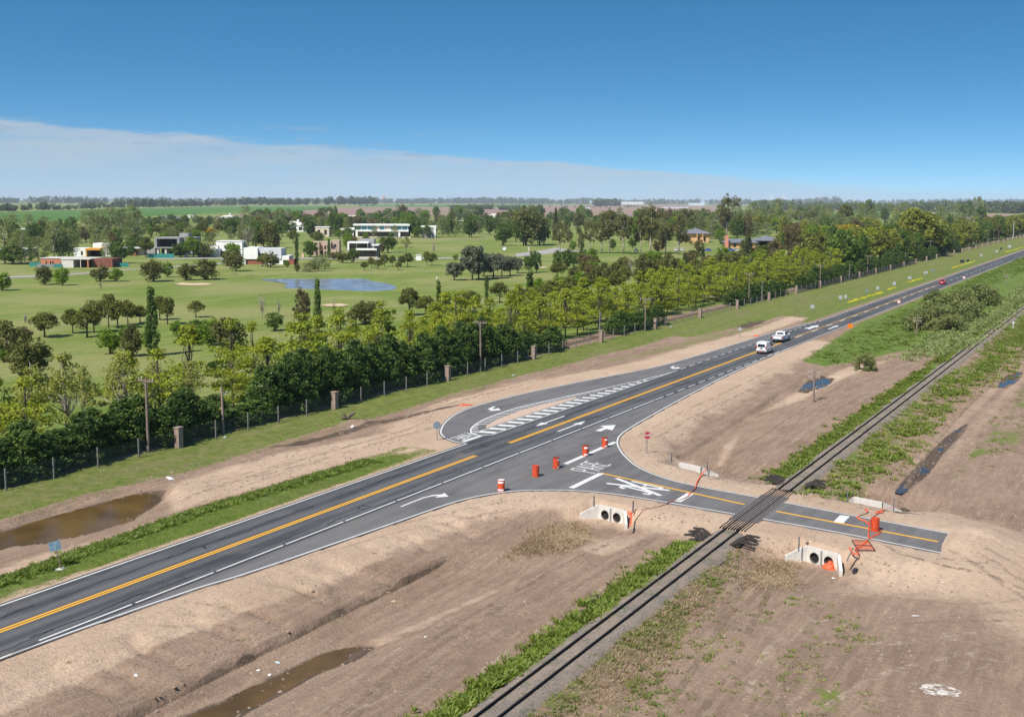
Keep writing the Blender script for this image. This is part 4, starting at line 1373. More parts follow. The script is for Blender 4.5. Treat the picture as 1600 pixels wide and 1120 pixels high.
pole(232, 706, 119, 'tall wooden utility pole with crossarm standing against the dark hedge on the left')
pole(349, 677, 75, 'slender rusty lamp post against the hedge, second pole from the left', 'lamp', simple('rusty_tube', (0.30, 0.22, 0.18), 0.7, 0.2, 0.25))
pole(751, 580, 80, 'wooden utility pole with crossarm where the dark hedge ends')
pole(937, 531, 45, 'slender pale lamp post between the fence pillars', 'lamp', M_POST)
pole(1008, 517, 52, 'wooden utility pole with crossarm, third along the fence', 'tee')
pole(1170, 474, 48, 'wooden utility pole with crossarm, fourth along the fence', 'tee')
pole(1190, 470, 32, 'pale lamp post just right of the fourth utility pole', 'lamp', M_POST)
pole(1281, 447, 33, 'wooden utility pole with crossarm, fifth along the fence', 'tee')
pole(1327, 436, 24, 'lamp post against dark shrubs between the fifth and sixth poles', 'lamp', M_POST)
pole(1355, 429, 30, 'wooden utility pole with crossarm, sixth along the fence', 'tee')
pole(1414, 414, 20, 'lamp post with pale head beside the fence below the giant tree', 'lamp', M_POST)
pole(1453, 402, 26, 'far utility pole right of the giant tree', 'tee')
pole(1490, 394, 22, 'pale far pole in front of dark trees, right of the giant tree', 'lamp', M_POST)
pole(1517, 385, 24, 'far utility pole in the fence row, second from the right', 'tee')
pole(1543, 381, 22, 'far utility pole in the fence row near the frame edge', 'tee')
pole(1560, 378, 18, 'small far pole in the fence row', 'tee')
pole(1583, 372, 26, 'tall white far pole at the right end of the fence row', 'lamp', M_BAND)
pole(1271, 628, 50, 'dark wooden pole with two short crossarms beside the blue puddle', 'double')
pole(1432, 522, 28, 'brown wooden pole with crossarms in the weeds before the thicket', 'double')
pole(1571, 446, 18, 'thin grey pole standing in pale weeds at the right edge', 'double')

# ------------------------------------------------------------------ perimeter fence
FT = 27.6
M_WIRE = bpy.data.materials.new('wire_mesh')
M_WIRE.use_nodes = True
t = NT(M_WIRE.node_tree)
t.n('ShaderNodeOutputMaterial', {'Surface': t.n('ShaderNodeMixShader', {0: 0.14, 1: t.n('ShaderNodeBsdfTransparent').outputs[0],
    2: t.n('ShaderNodeBsdfPrincipled', {'Base Color': (0.16, 0.17, 0.18, 1), 'Roughness': 0.5, 'Metallic': 0.4}).outputs[0]}).outputs[0]})
M_PILLAR = simple('pinkish_pillar_brick', (0.27, 0.20, 0.16), 0.9, 0, 0.2, 4.0, bump=0.01)
M_IRON = simple('black_iron', (0.02, 0.02, 0.022), 0.6)
fence = thing('perimeter_fence', 'long wire mesh fence with square brick pillars between the verge and the hedge', 'fence', W(0, FT) + (0,), ROAD_ANG)
pil_me = cap_me = post_me = None
_fs = np.arange(-110, 1120, 2.0)
_fz = terrain(_fs, np.full_like(_fs, FT))
FZ = lambda q: float(np.interp(q, _fs, _fz))
for i in range(-3, 42):
    s = -11 + 24.8 * i
    z = FZ(s)
    if pil_me is None:
        p = MB().box(-0.3, 0.3, -0.3, 0.3, -0.3, 1.95).build('pillar', M_PILLAR, fence)
        c = MB().box(-0.36, 0.36, -0.36, 0.36, 1.95, 2.07).build('cap', M_PILLAR, p)
        pil_me, cap_me = p.data, c.data
    else:
        p = link('pillar', pil_me, fence)
        c = link('cap', cap_me, p)
    p.location = (s, 0, z)
for i in range(-3, 42):
    s0 = -11 + 24.8 * i + 0.3
    s1 = s0 + 24.2
    nseg = 5 if s0 < 330 else 1
    for k in range(nseg):
        a, b2 = s0 + (s1 - s0) * k / nseg, s0 + (s1 - s0) * (k + 1) / nseg
        za_, zb2 = FZ(a), FZ(b2)
        pn = mesh_obj('mesh_panel', [(a, 0, za_ + 0.02), (b2, 0, zb2 + 0.02), (b2, 0, zb2 + 1.75), (a, 0, za_ + 1.75)], [(0, 1, 2, 3)], M_WIRE, fence)
        if k:
            if post_me is None:
                po = MB().box(-0.06, 0.06, -0.06, 0.06, -0.3, 1.9).build('post', M_POST, fence)
                post_me = po.data
            else:
                po = link('post', post_me, fence)
            po.location = (a, 0.0, za_)
# black iron bars take over from the wire farther along
for i in range(9, 16):
    s0, s1 = -11 + 24.8 * i + 0.3, -11 + 24.8 * (i + 1) - 0.3
    vs, fs = [], []
    mb = MB()
    zz = FZ((s0 + s1) / 2)
    for q in np.arange(s0 + 0.2, s1, 0.42):
        mb.box(q - 0.03, q + 0.03, 0.06, 0.10, zz + 0.05, zz + 1.7)
    mb.box(s0, s1, 0.07, 0.09, zz + 1.45, zz + 1.52).box(s0, s1, 0.07, 0.09, zz + 0.2, zz + 0.27)
    kind(mb.build('iron_bars', M_IRON, fence), 'stuff')


# ------------------------------------------------------------------ vehicles (front towards +x)
def profile_body(name, outline, half, mat, parent, taper=0.10, zt=None, bevel=0.05):
    """side outline (x, z) extruded across; the upper part leans inwards"""
    zmax = max(p[1] for p in outline)
    zt = zt if zt is not None else zmax * 0.55
    vs = []
    for sd in (-1, 1):
        for x, z in outline:
            k = max(0.0, (z - zt) / max(zmax - zt, 1e-6))
            vs.append((x, sd * (half - taper * k), z))
    n = len(outline)
    fs = [tuple(range(n - 1, -1, -1)) if True else None, tuple(range(n, 2 * n))]
    for k in range(n):
        j = (k + 1) % n
        fs.append((k, j, j + n, k + n))
    o = mesh_obj(name, vs, fs, mat, parent)
    bm = bmesh.new()
    bm.from_mesh(o.data)
    bmesh.ops.recalc_face_normals(bm, faces=bm.faces)
    bmesh.ops.bevel(bm, geom=[e for e in bm.edges], offset=bevel, segments=2, affect='EDGES', clamp_overlap=True)
    bm.to_mesh(o.data)
    bm.free()
    return o


def wheels(root, xs, half, r=0.33):
    for x in xs:
        for sd in (-1, 1):
            wl = MB().tube([(x, sd * half - 0.11, r), (x, sd * half + 0.11, r)], r, 18).build('wheel', M_TYRE, root)
            MB().tube([(x, sd * (half + 0.02), r), (x, sd * (half + 0.125), r)], r * 0.58, 12).build('rim', M_RIM, wl)


def quad(name, pts, mat, parent):
    return mesh_obj(name, pts, [tuple(range(len(pts)))], mat, parent)


def car_paint(name, col):
    return simple(name, col, 0.25, 0.0, 0.0, spec=0.6)


def van(px, py, label):
    x, y = G(px, py)
    o = thing('van', label, 'van', (x, y, 0.0), ROAD_ANG)
    white = car_paint('white_car_paint', (0.74, 0.75, 0.76))
    profile_body('body', [(-2.0, 0.32), (2.1, 0.32), (2.15, 0.75), (1.95, 0.98), (1.25, 1.15), (0.62, 1.80), (0.2, 1.88), (-1.75, 1.90), (-1.98, 1.75), (-2.06, 0.95)], 0.85, white, o, 0.10, 1.0, 0.07)
    quad('rear_window', [(-2.075, -0.62, 1.12), (-2.075, 0.62, 1.12), (-2.03, 0.56, 1.62), (-2.03, -0.56, 1.62)][::-1], M_GLASS, o)
    quad('windscreen', [(1.22, -0.72, 1.2), (1.22, 0.72, 1.2), (0.68, 0.62, 1.78), (0.68, -0.62, 1.78)], M_GLASS, o)
    for sd in (-1, 1):
        quad('side_window', [(0.15, sd * 0.866, 1.15), (1.0, sd * 0.866, 1.18), (0.55, sd * 0.81, 1.66), (0.15, sd * 0.81, 1.66)], M_GLASS, o)
        MB().box(-2.09, -2.0, sd * 0.74 - 0.07, sd * 0.74 + 0.07, 0.85, 1.35).build('tail_lamp', M_TAIL, o)
        MB().box(0.95, 1.15, sd * 0.95 - 0.1, sd * 0.95 + 0.1, 1.1, 1.28).build('mirror', M_TRIM, o)
        quad('rubbing_strip', [(-1.4, sd * 0.858, 0.6), (1.4, sd * 0.858, 0.6), (1.4, sd * 0.858, 0.7), (-1.4, sd * 0.858, 0.7)], M_TRIM, o)
    MB().box(-2.16, -2.0, -0.8, 0.8, 0.34, 0.58).build('bumper', simple('grey_bumper', (0.16, 0.16, 0.165), 0.6), o)
    MB().box(-2.185, -2.16, -0.55, 0.55, 0.47, 0.55).build('reflector_strip', M_TAIL, o)
    MB().box(-2.09, -2.07, -0.28, 0.28, 0.86, 1.0).build('number_plate', M_TRIM, o)
    quad('door_seam', [(-2.078, -0.012, 0.65), (-2.078, 0.012, 0.65), (-2.075, 0.012, 1.1), (-2.075, -0.012, 1.1)][::-1], M_TRIM, o)
    wheels(o, (-1.25, 1.3), 0.78, 0.32)


def pickup(px, py, label):
    x, y = G(px, py)
    o = thing('pickup_truck', label, 'pickup truck', (x, y, 0.0), ROAD_ANG)
    white = car_paint('silver_white_paint', (0.66, 0.67, 0.68))
    profile_body('body', [(-2.6, 0.45), (2.5, 0.42), (2.62, 0.8), (2.5, 1.08), (1.35, 1.18), (-0.75, 1.15), (-2.62, 1.12)], 0.92, white, o, 0.03, 0.8, 0.06)
    profile_body('cab', [(-0.95, 1.14), (1.38, 1.16), (0.62, 1.72), (-0.55, 1.76), (-0.85, 1.66)], 0.84, white, o, 0.14, 1.2, 0.05)
    MB().box(-2.45, -0.98, -0.78, 0.78, 1.08, 1.135).build('bed_liner', M_TRIM, o)
    for a in ((-2.52, -0.95, 0.80, 0.90), (-2.52, -0.95, -0.90, -0.80)):
        MB().box(a[0], a[1], a[2], a[3], 1.1, 1.22).build('bed_rail', white, o)
    quad('rear_window', [(-0.965, -0.6, 1.3), (-0.965, 0.6, 1.3), (-0.90, 0.56, 1.62), (-0.90, -0.56, 1.62)][::-1], M_GLASS, o)
    quad('windscreen', [(1.30, -0.66, 1.24), (1.30, 0.66, 1.24), (0.70, 0.60, 1.70), (0.70, -0.60, 1.70)], M_GLASS, o)
    for sd in (-1, 1):
        quad('side_window', [(-0.7, sd * 0.838, 1.24), (1.05, sd * 0.838, 1.24), (0.5, sd * 0.755, 1.64), (-0.55, sd * 0.755, 1.64)], M_GLASS, o)
        MB().box(-2.66, -2.56, sd * 0.82 - 0.08, sd * 0.82 + 0.08, 0.72, 1.08).build('tail_lamp', M_TAIL, o)
        MB().box(0.95, 1.12, sd * 0.98 - 0.11, sd * 0.98 + 0.11, 1.2, 1.38).build('mirror', white, o)
    MB().box(-2.78, -2.58, -0.85, 0.85, 0.46, 0.64).build('bumper', M_TRIM, o)
    MB().box(-2.68, -2.655, -0.24, 0.24, 0.66, 0.78).build('number_plate', M_PLATE, o)
    wheels(o, (-1.65, 1.6), 0.84, 0.38)


def sedan(x, y, label, col, rz, name='car', cat='car', group=None, z=0.0):
    o = thing(name, label, cat, (x, y, z), rz, group)
    m = car_paint('paint_%02d%02d%02d' % tuple(int(c * 99) for c in col), col)
    profile_body('body', [(-1.95, 0.28), (1.95, 0.26), (2.02, 0.6), (1.75, 0.8), (0.95, 0.9), (-1.55, 0.92), (-1.98, 0.85)], 0.84, m, o, 0.05, 0.6, 0.05)
    profile_body('cabin', [(-1.7, 0.88), (1.0, 0.88), (0.35, 1.38), (-0.2, 1.45), (-1.1, 1.38)], 0.74, m, o, 0.14, 0.9, 0.05)
    quad('rear_window', [(-1.66, -0.58, 0.98), (-1.66, 0.58, 0.98), (-1.24, 0.52, 1.33), (-1.24, -0.52, 1.33)][::-1], M_GLASS, o)
    quad('windscreen', [(0.99, -0.6, 0.94), (0.99, 0.6, 0.94), (0.45, 0.52, 1.36), (0.45, -0.52, 1.36)], M_GLASS, o)
    for sd in (-1, 1):
        quad('side_window', [(-1.3, sd * 0.735, 0.96), (0.75, sd * 0.735, 0.96), (0.3, sd * 0.635, 1.33), (-0.95, sd * 0.635, 1.33)], M_GLASS, o)
        MB().box(-2.0, -1.9, sd * 0.66 - 0.14, sd * 0.66 + 0.14, 0.62, 0.78).build('tail_lamp', M_TAIL, o)
    MB().box(-2.02, -1.99, -0.3, 0.3, 0.55, 0.72).build('number_plate', M_PLATE, o)
    wheels(o, (-1.25, 1.25), 0.75, 0.3)
    return o


van(1195, 551, 'white panel van with dark rear window in the right lane')
pickup(1221, 533, 'white pickup truck ahead of the van, over the yellow line')
x, y = G(1473, 444)
sedan(x, y, 'red hatchback car far along the highway', (0.42, 0.008, 0.016), ROAD_ANG)

# ------------------------------------------------------------------ fields and paths beyond the fence
def field(name, px_poly, z, mat):
    return kind(sheet(name, PX(*px_poly), z, mat), 'structure')


def field_mat(name, a, b, sx=0.002, sy=0.05):
    m = bpy.data.materials.new(name)
    m.use_nodes = True
    t = NT(m.node_tree)
    v = world_st(t)
    n = t.noise(scaled(t, v, sx, sy), 1.0, 5, 0.6)
    n2 = t.noise(v, 0.01, 4, 0.6)
    c = t.mix(t.ramp(t.m('ADD', t.m('MULTIPLY', n, 0.6), t.m('MULTIPLY', n2, 0.4)), 0.35, 0.65), a, b)
    t.n('ShaderNodeOutputMaterial', {'Surface': t.n('ShaderNodeBsdfDiffuse', {'Color': c, 'Roughness': 0.5}).outputs[0]})
    return m


M_CROP = field_mat('young_crop', (0.052, 0.125, 0.030), (0.080, 0.155, 0.040))
M_PLOW = field_mat('ploughed_soil', (0.185, 0.125, 0.105), (0.255, 0.175, 0.150))
field('crop_field', [(-300, 345), (-300, 334), (0, 332), (150, 327.5), (330, 323.5), (520, 322.0), (515, 326), (450, 331), (250, 337), (120, 345), (0, 350)], 0.06, M_CROP)
field('ploughed_field', [(300, 341), (450, 330.5), (560, 323.8), (770, 324.5), (800, 329), (760, 337), (560, 341)], 0.05, M_PLOW)
field('ploughed_field', [(800, 331), (845, 321), (1000, 320), (1118, 321), (1120, 345), (1000, 345), (840, 345)], 0.05, M_PLOW)
field('ploughed_field', [(1190, 328.5), (1260, 325.5), (1360, 328), (1360, 330), (1200, 330)], 0.07, M_PLOW)
field('pasture', [(1180, 330.2), (1410, 330.2), (1420, 335), (1180, 336)], 0.07, M_CROP)
field('ploughed_field', [(1505, 336), (1560, 334.5), (1650, 336), (1650, 342), (1510, 345)], 0.07, M_PLOW)
field('crop_field', [(560, 322.6), (560, 320.6), (760, 321), (830, 318.5), (830, 322), (770, 324)], 0.08, M_CROP)
field('gravel_path', [(-60, 435.5), (57, 430.2), (120, 427.5), (170, 423), (260, 417.5), (300, 414.2), (340, 411.2), (360, 409.6), (362, 411.2), (300, 416), (215, 421), (170, 425), (100, 431), (60, 432.4), (-60, 438.6)], 0.05, M_PATH)
field('gravel_path', [(245, 403.5), (345, 402.6), (470, 402.8), (560, 404), (740, 402.2), (742, 404), (560, 406), (470, 404.6), (345, 404.4), (245, 405)], 0.05, M_PATH)
field('gravel_path', [(806, 401), (806, 396.5), (850, 391), (868, 387), (900, 391.5), (1100, 394), (1220, 396), (1220, 399), (1090, 398.5), (985, 398), (880, 394.5), (850, 397), (830, 400)], 0.05, M_PATH)
field('gravel_path', [(335, 371), (350, 368.5), (375, 367), (377, 368), (352, 370)], 0.05, M_PATH)
field('dirt_track', [(640, 373.4), (760, 373.4), (760, 374.2), (640, 374.2)], 0.05, M_PLOW)
for i, pp in enumerate(([(272, 444), (285, 442.6), (300, 443.4), (315, 443), (334, 444.2), (325, 446), (300, 446.6), (282, 446)], [(500, 477), (515, 475.3), (535, 475), (545, 477), (535, 479), (512, 479)],
                        [(838, 418.5), (850, 417), (856, 418), (850, 419.3)])):
    poly = PX(*pp)
    x_, y_ = WA(poly[:, 0], poly[:, 1])
    z = max(Z(a, b) for a, b in zip(x_, y_))
    kind(sheet('sand_bunker', poly, z + 0.10, M_SAND), 'structure')
M_GREEN = field_mat('mown_green', (0.115, 0.165, 0.045), (0.135, 0.185, 0.055), 0.05, 0.05)


# ------------------------------------------------------------------ foliage building blocks
def leaf_quads(r, cen, rad, per, size, squash=(1, 1, 1), shell=0.55, flat=0.0):
    """leaf-sized quads scattered through clumps; returns verts, faces, tint"""
    cen, rad = np.asarray(cen, float), np.asarray(rad, float)
    n = len(cen)
    per = np.full(n, per) if np.isscalar(per) else np.asarray(per)
    ci = np.repeat(np.arange(n), per.astype(int))
    N = len(ci)
    u = r.normal(size=(N, 3))
    u /= np.linalg.norm(u, axis=1, keepdims=True)
    k = shell + (1 - shell) * r.random((N, 1)) ** 0.5
    pos = cen[ci] + u * rad[ci][:, None] * k * np.array(squash)
    nrm = u + 0.9 * r.normal(size=(N, 3))
    nrm[:, 2] += flat * 2
    nrm /= np.linalg.norm(nrm, axis=1, keepdims=True)
    a = np.cross(nrm, r.normal(size=(N, 3)))
    a /= np.maximum(np.linalg.norm(a, axis=1, keepdims=True), 1e-6)
    b = np.cross(nrm, a)
    sz = size * (0.55 + 0.9 * r.random((N, 1)))
    v = np.stack([pos - a * sz * 0.5, pos - b * sz * 0.36, pos + a * sz * 0.6, pos + b * sz * 0.36], 1)
    f = np.arange(N * 4).reshape(N, 4)
    ct = r.random(n)
    tint = np.repeat(np.clip(ct[ci] * 0.75 + 0.25 * r.random(N), 0, 1), 4)
    return v.reshape(-1, 3), f, tint


def join(parts):
    vs, fs, ts, b = [], [], [], 0
    for v, f, t_ in parts:
        vs.append(v)
        fs.append(f + b)
        ts.append(t_)
        b += len(v)
    return np.vstack(vs), np.vstack(fs), np.concatenate(ts)


def mesh_only(name, v, f, mat, tint=None, smooth=False):
    o = mesh_obj(name, v, f, mat, None, smooth, {'tint': ('FLOAT', tint)} if tint is not None else None)
    me = o.data
    bpy.data.objects.remove(o)
    return me


LM = {
    'pine': leafmat('olive_pine_leaves', (0.048, 0.058, 0.014), (0.135, 0.138, 0.036)),
    'olive': leafmat('dark_olive_leaves', (0.048, 0.054, 0.018), (0.128, 0.128, 0.044)),
    'bright': leafmat('bright_green_leaves', (0.055, 0.105, 0.010), (0.150, 0.215, 0.022), 0.35),
    'poplar': leafmat('poplar_leaves', (0.038, 0.070, 0.016), (0.105, 0.150, 0.040)),
    'cone': leafmat('dark_conifer_needles', (0.024, 0.036, 0.014), (0.070, 0.082, 0.030)),
    'hedge': leafmat('hedge_conifer_needles', (0.016, 0.038, 0.011), (0.078, 0.118, 0.030), 0.2),
    'spring': leafmat('spring_yellow_green_leaves', (0.110, 0.142, 0.016), (0.245, 0.262, 0.030), 0.38),
    'springpale': leafmat('spring_pale_green_leaves', (0.135, 0.145, 0.040), (0.235, 0.240, 0.066), 0.38),
    'euc': leafmat('eucalyptus_leaves', (0.055, 0.058, 0.022), (0.150, 0.138, 0.062)),
    'silver': leafmat('silver_grey_leaves', (0.055, 0.060, 0.048), (0.140, 0.148, 0.122), 0.15),
    'airy': leafmat('pale_airy_leaves', (0.075, 0.095, 0.036), (0.175, 0.195, 0.090), 0.35),
    'brown': leafmat('brownish_leaves', (0.070, 0.055, 0.028), (0.145, 0.115, 0.060)),
    'deep': leafmat('deep_green_leaves', (0.030, 0.058, 0.012), (0.085, 0.128, 0.026)),
    'ochre': leafmat('ochre_blossom', (0.10, 0.10, 0.015), (0.38, 0.24, 0.010)),
    'giant': leafmat('broad_crown_leaves', (0.085, 0.100, 0.018), (0.225, 0.225, 0.052), 0.35),
    'weed': leafmat('weed_leaves', (0.050, 0.078, 0.012), (0.145, 0.175, 0.034), 0.35),
    'grassl': leafmat('verge_grass_blades', (0.055, 0.085, 0.014), (0.150, 0.185, 0.040), 0.3),
    'straw': leafmat('dry_straw', (0.165, 0.115, 0.090), (0.290, 0.205, 0.165), 0.2),
    'palegrass': leafmat('pale_seed_grass', (0.110, 0.135, 0.045), (0.235, 0.255, 0.130), 0.3),
    'thicket': leafmat('grey_green_thicket', (0.055, 0.070, 0.024), (0.165, 0.175, 0.075), 0.25),
    'far': leafmat('far_wood_leaves', (0.030, 0.042, 0.018), (0.075, 0.088, 0.036), 0.1),
    'fargreen': leafmat('far_green_leaves', (0.040, 0.065, 0.020), (0.095, 0.120, 0.040), 0.1),
}


def limbs(r, h, crown_pts, tr, z0, n=7, mat_r=0.5):
    mb = MB()
    bend = r.normal(0, 0.02 * h, 2)
    top = (bend[0], bend[1], h)
    pts = [(0, 0, -0.3), (bend[0] * 0.2, bend[1] * 0.2, h * 0.35), (bend[0] * 0.6, bend[1] * 0.6, h * 0.7), top]
    mb.tube(pts, [tr, tr * 0.8, tr * 0.5, tr * 0.15], 7)
    if len(crown_pts):
        idx = r.choice(len(crown_pts), min(n, len(crown_pts)), replace=False)
        for i in idx:
            c = crown_pts[i]
            zb = z0 + (min(c[2], h) - z0) * r.uniform(0.2, 0.7)
            k = zb / h
            base = (bend[0] * k * k, bend[1] * k * k, zb)
            mid = [(base[j] + c[j]) / 2 + r.normal(0, 0.04 * h) * (j < 2) for j in range(3)]
            mb.tube([base, mid, tuple(c)], [tr * 0.42, tr * 0.25, tr * 0.06], 5)
    return mb


def tree_proto(kind_, seed):
    """(trunk mesh, crown mesh, nominal height, nominal width)"""
    r = np.random.default_rng(seed)
    H_, Wd = 8.0, 6.0
    sq, bark = (1, 1, 1), M_BARK
    if kind_ in ('pine', 'olive', 'bright', 'silver', 'deep', 'brown', 'giant', 'ochre'):
        low = {'pine': 0.36, 'olive': 0.06, 'bright': 0.12, 'silver': 0.24, 'deep': 0.14, 'brown': 0.10, 'giant': 0.12, 'ochre': 0.3}[kind_]
        nC = {'giant': 150, 'silver': 80}.get(kind_, 64)
        C = []
        while len(C) < nC:
            p = r.uniform(-1, 1, 3)
            d = np.linalg.norm(p)
            if d > 1 or d < 0.45:
                continue
            bulge = 1.0 if kind_ != 'pine' else (0.78 + 0.35 * (p[2] < 0.2))
            z = low + (1 - low) * (p[2] * 0.5 + 0.5)
            C.append((p[0] * 0.5 * Wd * 0.86 * bulge, p[1] * 0.5 * Wd * 0.86 * bulge, z * H_ * 0.94))
        C = np.array(C)
        # lopsided outline
        C[:, :2] *= (0.8 + 0.45 * fbm(C[:, 0] * 0.35 + 9, C[:, 2] * 0.35 + 5, seed))[:, None]
        rad = r.uniform(0.5, 1.05, len(C)) * (0.75 if kind_ == 'giant' else 0.9)
        if kind_ == 'giant':
            sq = (1, 1, 0.85)
        v, f, t_ = leaf_quads(r, C, rad, 62 if kind_ != 'giant' else 52, 0.34 if kind_ != 'giant' else 0.30, sq)
        trunk = limbs(r, H_ * 0.8, C, 0.22, H_ * low * 0.8, 9)
    elif kind_ == 'poplar':
        Wd = 2.6
        C, rad = [], []
        for k in range(80):
            z = r.uniform(0.06, 1.0)
            rr = 0.5 * Wd * (0.65 + 0.7 * float(vnoise(z * 9.0, seed * 1.7, 5))) * (math.sin(min(z * 1.5 + 0.25, math.pi / 2 + (z * 1.2))) ** 0.8) * (1.08 - z * 0.85)
            a = r.uniform(0, 2 * math.pi)
            q = rr * r.uniform(0.3, 0.9)
            C.append((q * math.cos(a), q * math.sin(a), z * H_ * 0.96))
            rad.append(r.uniform(0.25, 0.55))
        C = np.array(C)
        v, f, t_ = leaf_quads(r, C, np.array(rad), 45, 0.27, (0.8, 0.8, 1.5))
        trunk = limbs(r, H_ * 0.95, C, 0.14, 0.5, 6)
    elif kind_ in ('cone', 'hedge'):
        Wd = 4.6 if kind_ == 'hedge' else 4.2
        C, rad = [], []
        nC = 120 if kind_ == 'hedge' else 95
        for k in range(nC):
            z = r.uniform(0.02, 0.98)
            env = (1 - z) ** 0.75 if kind_ == 'cone' else min(1.0, 1.35 * (1 - z) ** 0.6)
            a = r.uniform(0, 2 * math.pi)
            q = 0.5 * Wd * env * r.uniform(0.55, 1.0)
            C.append((q * math.cos(a), q * math.sin(a), z * H_))
            rad.append(r.uniform(0.34, 0.72) * (0.65 + 0.5 * env))
        C = np.array(C)
        v, f, t_ = leaf_quads(r, C, np.array(rad), 52, 0.27, (1, 1, 0.85), 0.65)
        trunk = limbs(r, H_ * 0.95, C, 0.15, 0.4, 4)
    elif kind_ in ('spring', 'springpale', 'airy'):
        Wd = 5.0
        C, rad = [], []
        nC = {'spring': 84, 'springpale': 80, 'airy': 95}[kind_]
        whorl = np.sort(r.uniform(0.2, 1.0, 13))
        for k in range(nC):
            z = r.uniform(0.14, 1.0) if kind_ == 'airy' else float(np.clip(whorl[r.integers(0, 13)] + r.normal(0, 0.012), 0.15, 1.0))
            env = (0.45 + 0.75 * math.sin(math.pi * min(1, (z - 0.08) * 0.95)) ** 0.7) * (1.12 - 0.55 * z) if kind_ == 'airy' else (0.25 + 0.95 * math.sin(math.pi * min(1, max(0, z - 0.1) * 1.25)) ** 0.6) * (1.12 - 0.98 * z ** 2.2)
            a = r.uniform(0, 2 * math.pi)
            q = 0.5 * Wd * min(env, 1.0) * r.uniform(0.15, 1.0) ** 0.6 * (0.7 + 0.5 * float(vnoise(a * 0.95, z * 7, seed)))
            C.append((q * math.cos(a), q * math.sin(a), z * H_ * 0.97 - 0.10 * q))
            rad.append(r.uniform(0.35, 0.85))
        C = np.array(C)
        v, f, t_ = leaf_quads(r, C, np.array(rad), {'spring': 34, 'springpale': 26, 'airy': 32}[kind_], 0.22, (1.1, 1.1, 0.5 if kind_ != 'airy' else 0.9), 0.2, 0.3)
        trunk = limbs(r, H_ * 0.97, C, 0.12, 1.0, 26 if kind_ != 'airy' else 18)
        bark = M_BARK if kind_ == 'spring' else M_PALEBARK
    elif kind_ == 'euc':
        H_, Wd = 10.0, 6.0
        C, rad = [], []
        lobes = [(r.uniform(-0.5, 0.5) * Wd * 0.65, r.uniform(-0.5, 0.5) * Wd * 0.65, r.uniform(0.42, 0.9) * H_) for _ in range(9)] + [(0, 0, H_ * 0.92)]
        for lx, ly, lz in lobes:
            for k in range(10):
                C.append((lx + r.normal(0, 0.55), ly + r.normal(0, 0.55), lz + r.normal(0, 0.6)))
                rad.append(r.uniform(0.35, 0.7))
        C = np.array(C)
        v, f, t_ = leaf_quads(r, C, np.array(rad), 44, 0.28, (1, 1, 1.1), 0.3)
        trunk = limbs(r, H_ * 0.85, np.array(lobes), 0.24, H_ * 0.22, 10)
        bark = M_PALEBARK
    elif kind_ == 'bare':
        C = np.array([(r.normal(0, 1.0) * 1.2, r.normal(0, 1.0) * 1.2, r.uniform(0.4, 1.0) * H_) for _ in range(46)])
        Wd = 4.5
        v, f, t_ = leaf_quads(r, C, np.full(len(C), 0.35), 7, 0.17, (1, 1, 1), 0.1)
        trunk = limbs(r, H_ * 0.9, C, 0.13, 0.8, 46)
        bark = M_PALEBARK
    elif kind_ == 'thicket':
        H_, Wd = 3.2, 5.0
        C = []
        while len(C) < 70:
            p = r.uniform(-1, 1, 3)
            if np.linalg.norm(p) > 1 or p[2] < -0.1:
                continue
            C.append((p[0] * 2.3, p[1] * 2.3, 0.15 + max(p[2], 0) * 2.7))
        C = np.array(C)
        v, f, t_ = leaf_quads(r, C, r.uniform(0.3, 0.65, len(C)), 55, 0.20, (1, 1, 0.75), 0.4)
        trunk = limbs(r, 2.2, C, 0.09, 0.1, 16)
    mk = {'bare': 'olive'}.get(kind_, kind_)
    crown = mesh_only('crown', v, f, LM[mk], t_)
    o = trunk.build('trunk', bark, None, True)
    tm = o.data
    bpy.data.objects.remove(o)
    return tm, crown, H_, Wd


PROTO = {}
for i_, (kd, nvar) in enumerate((('pine', 3), ('olive', 3), ('bright', 3), ('poplar', 2), ('cone', 2), ('hedge', 3), ('spring', 4), ('springpale', 2), ('euc', 3), ('silver', 2),
                                 ('airy', 3), ('brown', 2), ('deep', 3), ('ochre', 1), ('giant', 1), ('bare', 2), ('thicket', 2))):
    PROTO[kd] = [tree_proto(kd, 1000 + 31 * i_ + k) for k in range(nvar)]

KNAME = {'pine': ('umbrella_tree', 'olive green umbrella-shaped tree'), 'olive': ('bushy_tree', 'dark olive bushy tree'), 'bright': ('bright_tree', 'bright green rounded tree'),
         'poplar': ('poplar_tree', 'tall columnar poplar'), 'cone': ('conifer_tree', 'dark pointed conifer'), 'hedge': ('hedge_conifer', 'dark green hedge conifer'),
         'spring': ('spring_tree', 'yellow-green spring tree'), 'springpale': ('young_leafing_tree', 'thin pale leafing tree'), 'euc': ('eucalyptus_tree', 'tall eucalyptus with loose crown'),
         'silver': ('silver_tree', 'silver grey rounded tree'), 'airy': ('airy_tree', 'pale airy grey-green tree'), 'brown': ('brownish_tree', 'brownish leaved tree'),
         'deep': ('broadleaf_tree', 'deep green broadleaf tree'), 'ochre': ('blossoming_tree', 'tree covered in ochre yellow blossom'), 'giant': ('giant_tree', 'giant broad-crowned tree'),
         'bare': ('bare_tree', 'nearly bare tree'), 'thicket': ('thorn_shrub', 'grey-green thorny shrub')}
TREES = []          # (x, y, z, height, width, kind, place, group, photo x)


def plant(px, py, hpx, wpx, kd, place, group=None):
    x, y, z = P3(px, py)
    TREES.append((x, y, z, hpx * y / FPX, wpx * y / FPX, kd, place, group or 'trees ' + place, px))


def plant_st(s, t_, h, wd, kd, place, group, z=None):
    x, y = W(s, t_)
    px = 800 + x / y * FPX
    TREES.append((x, y, Z(x, y) if z is None else z, h, wd, kd, place, group, px))


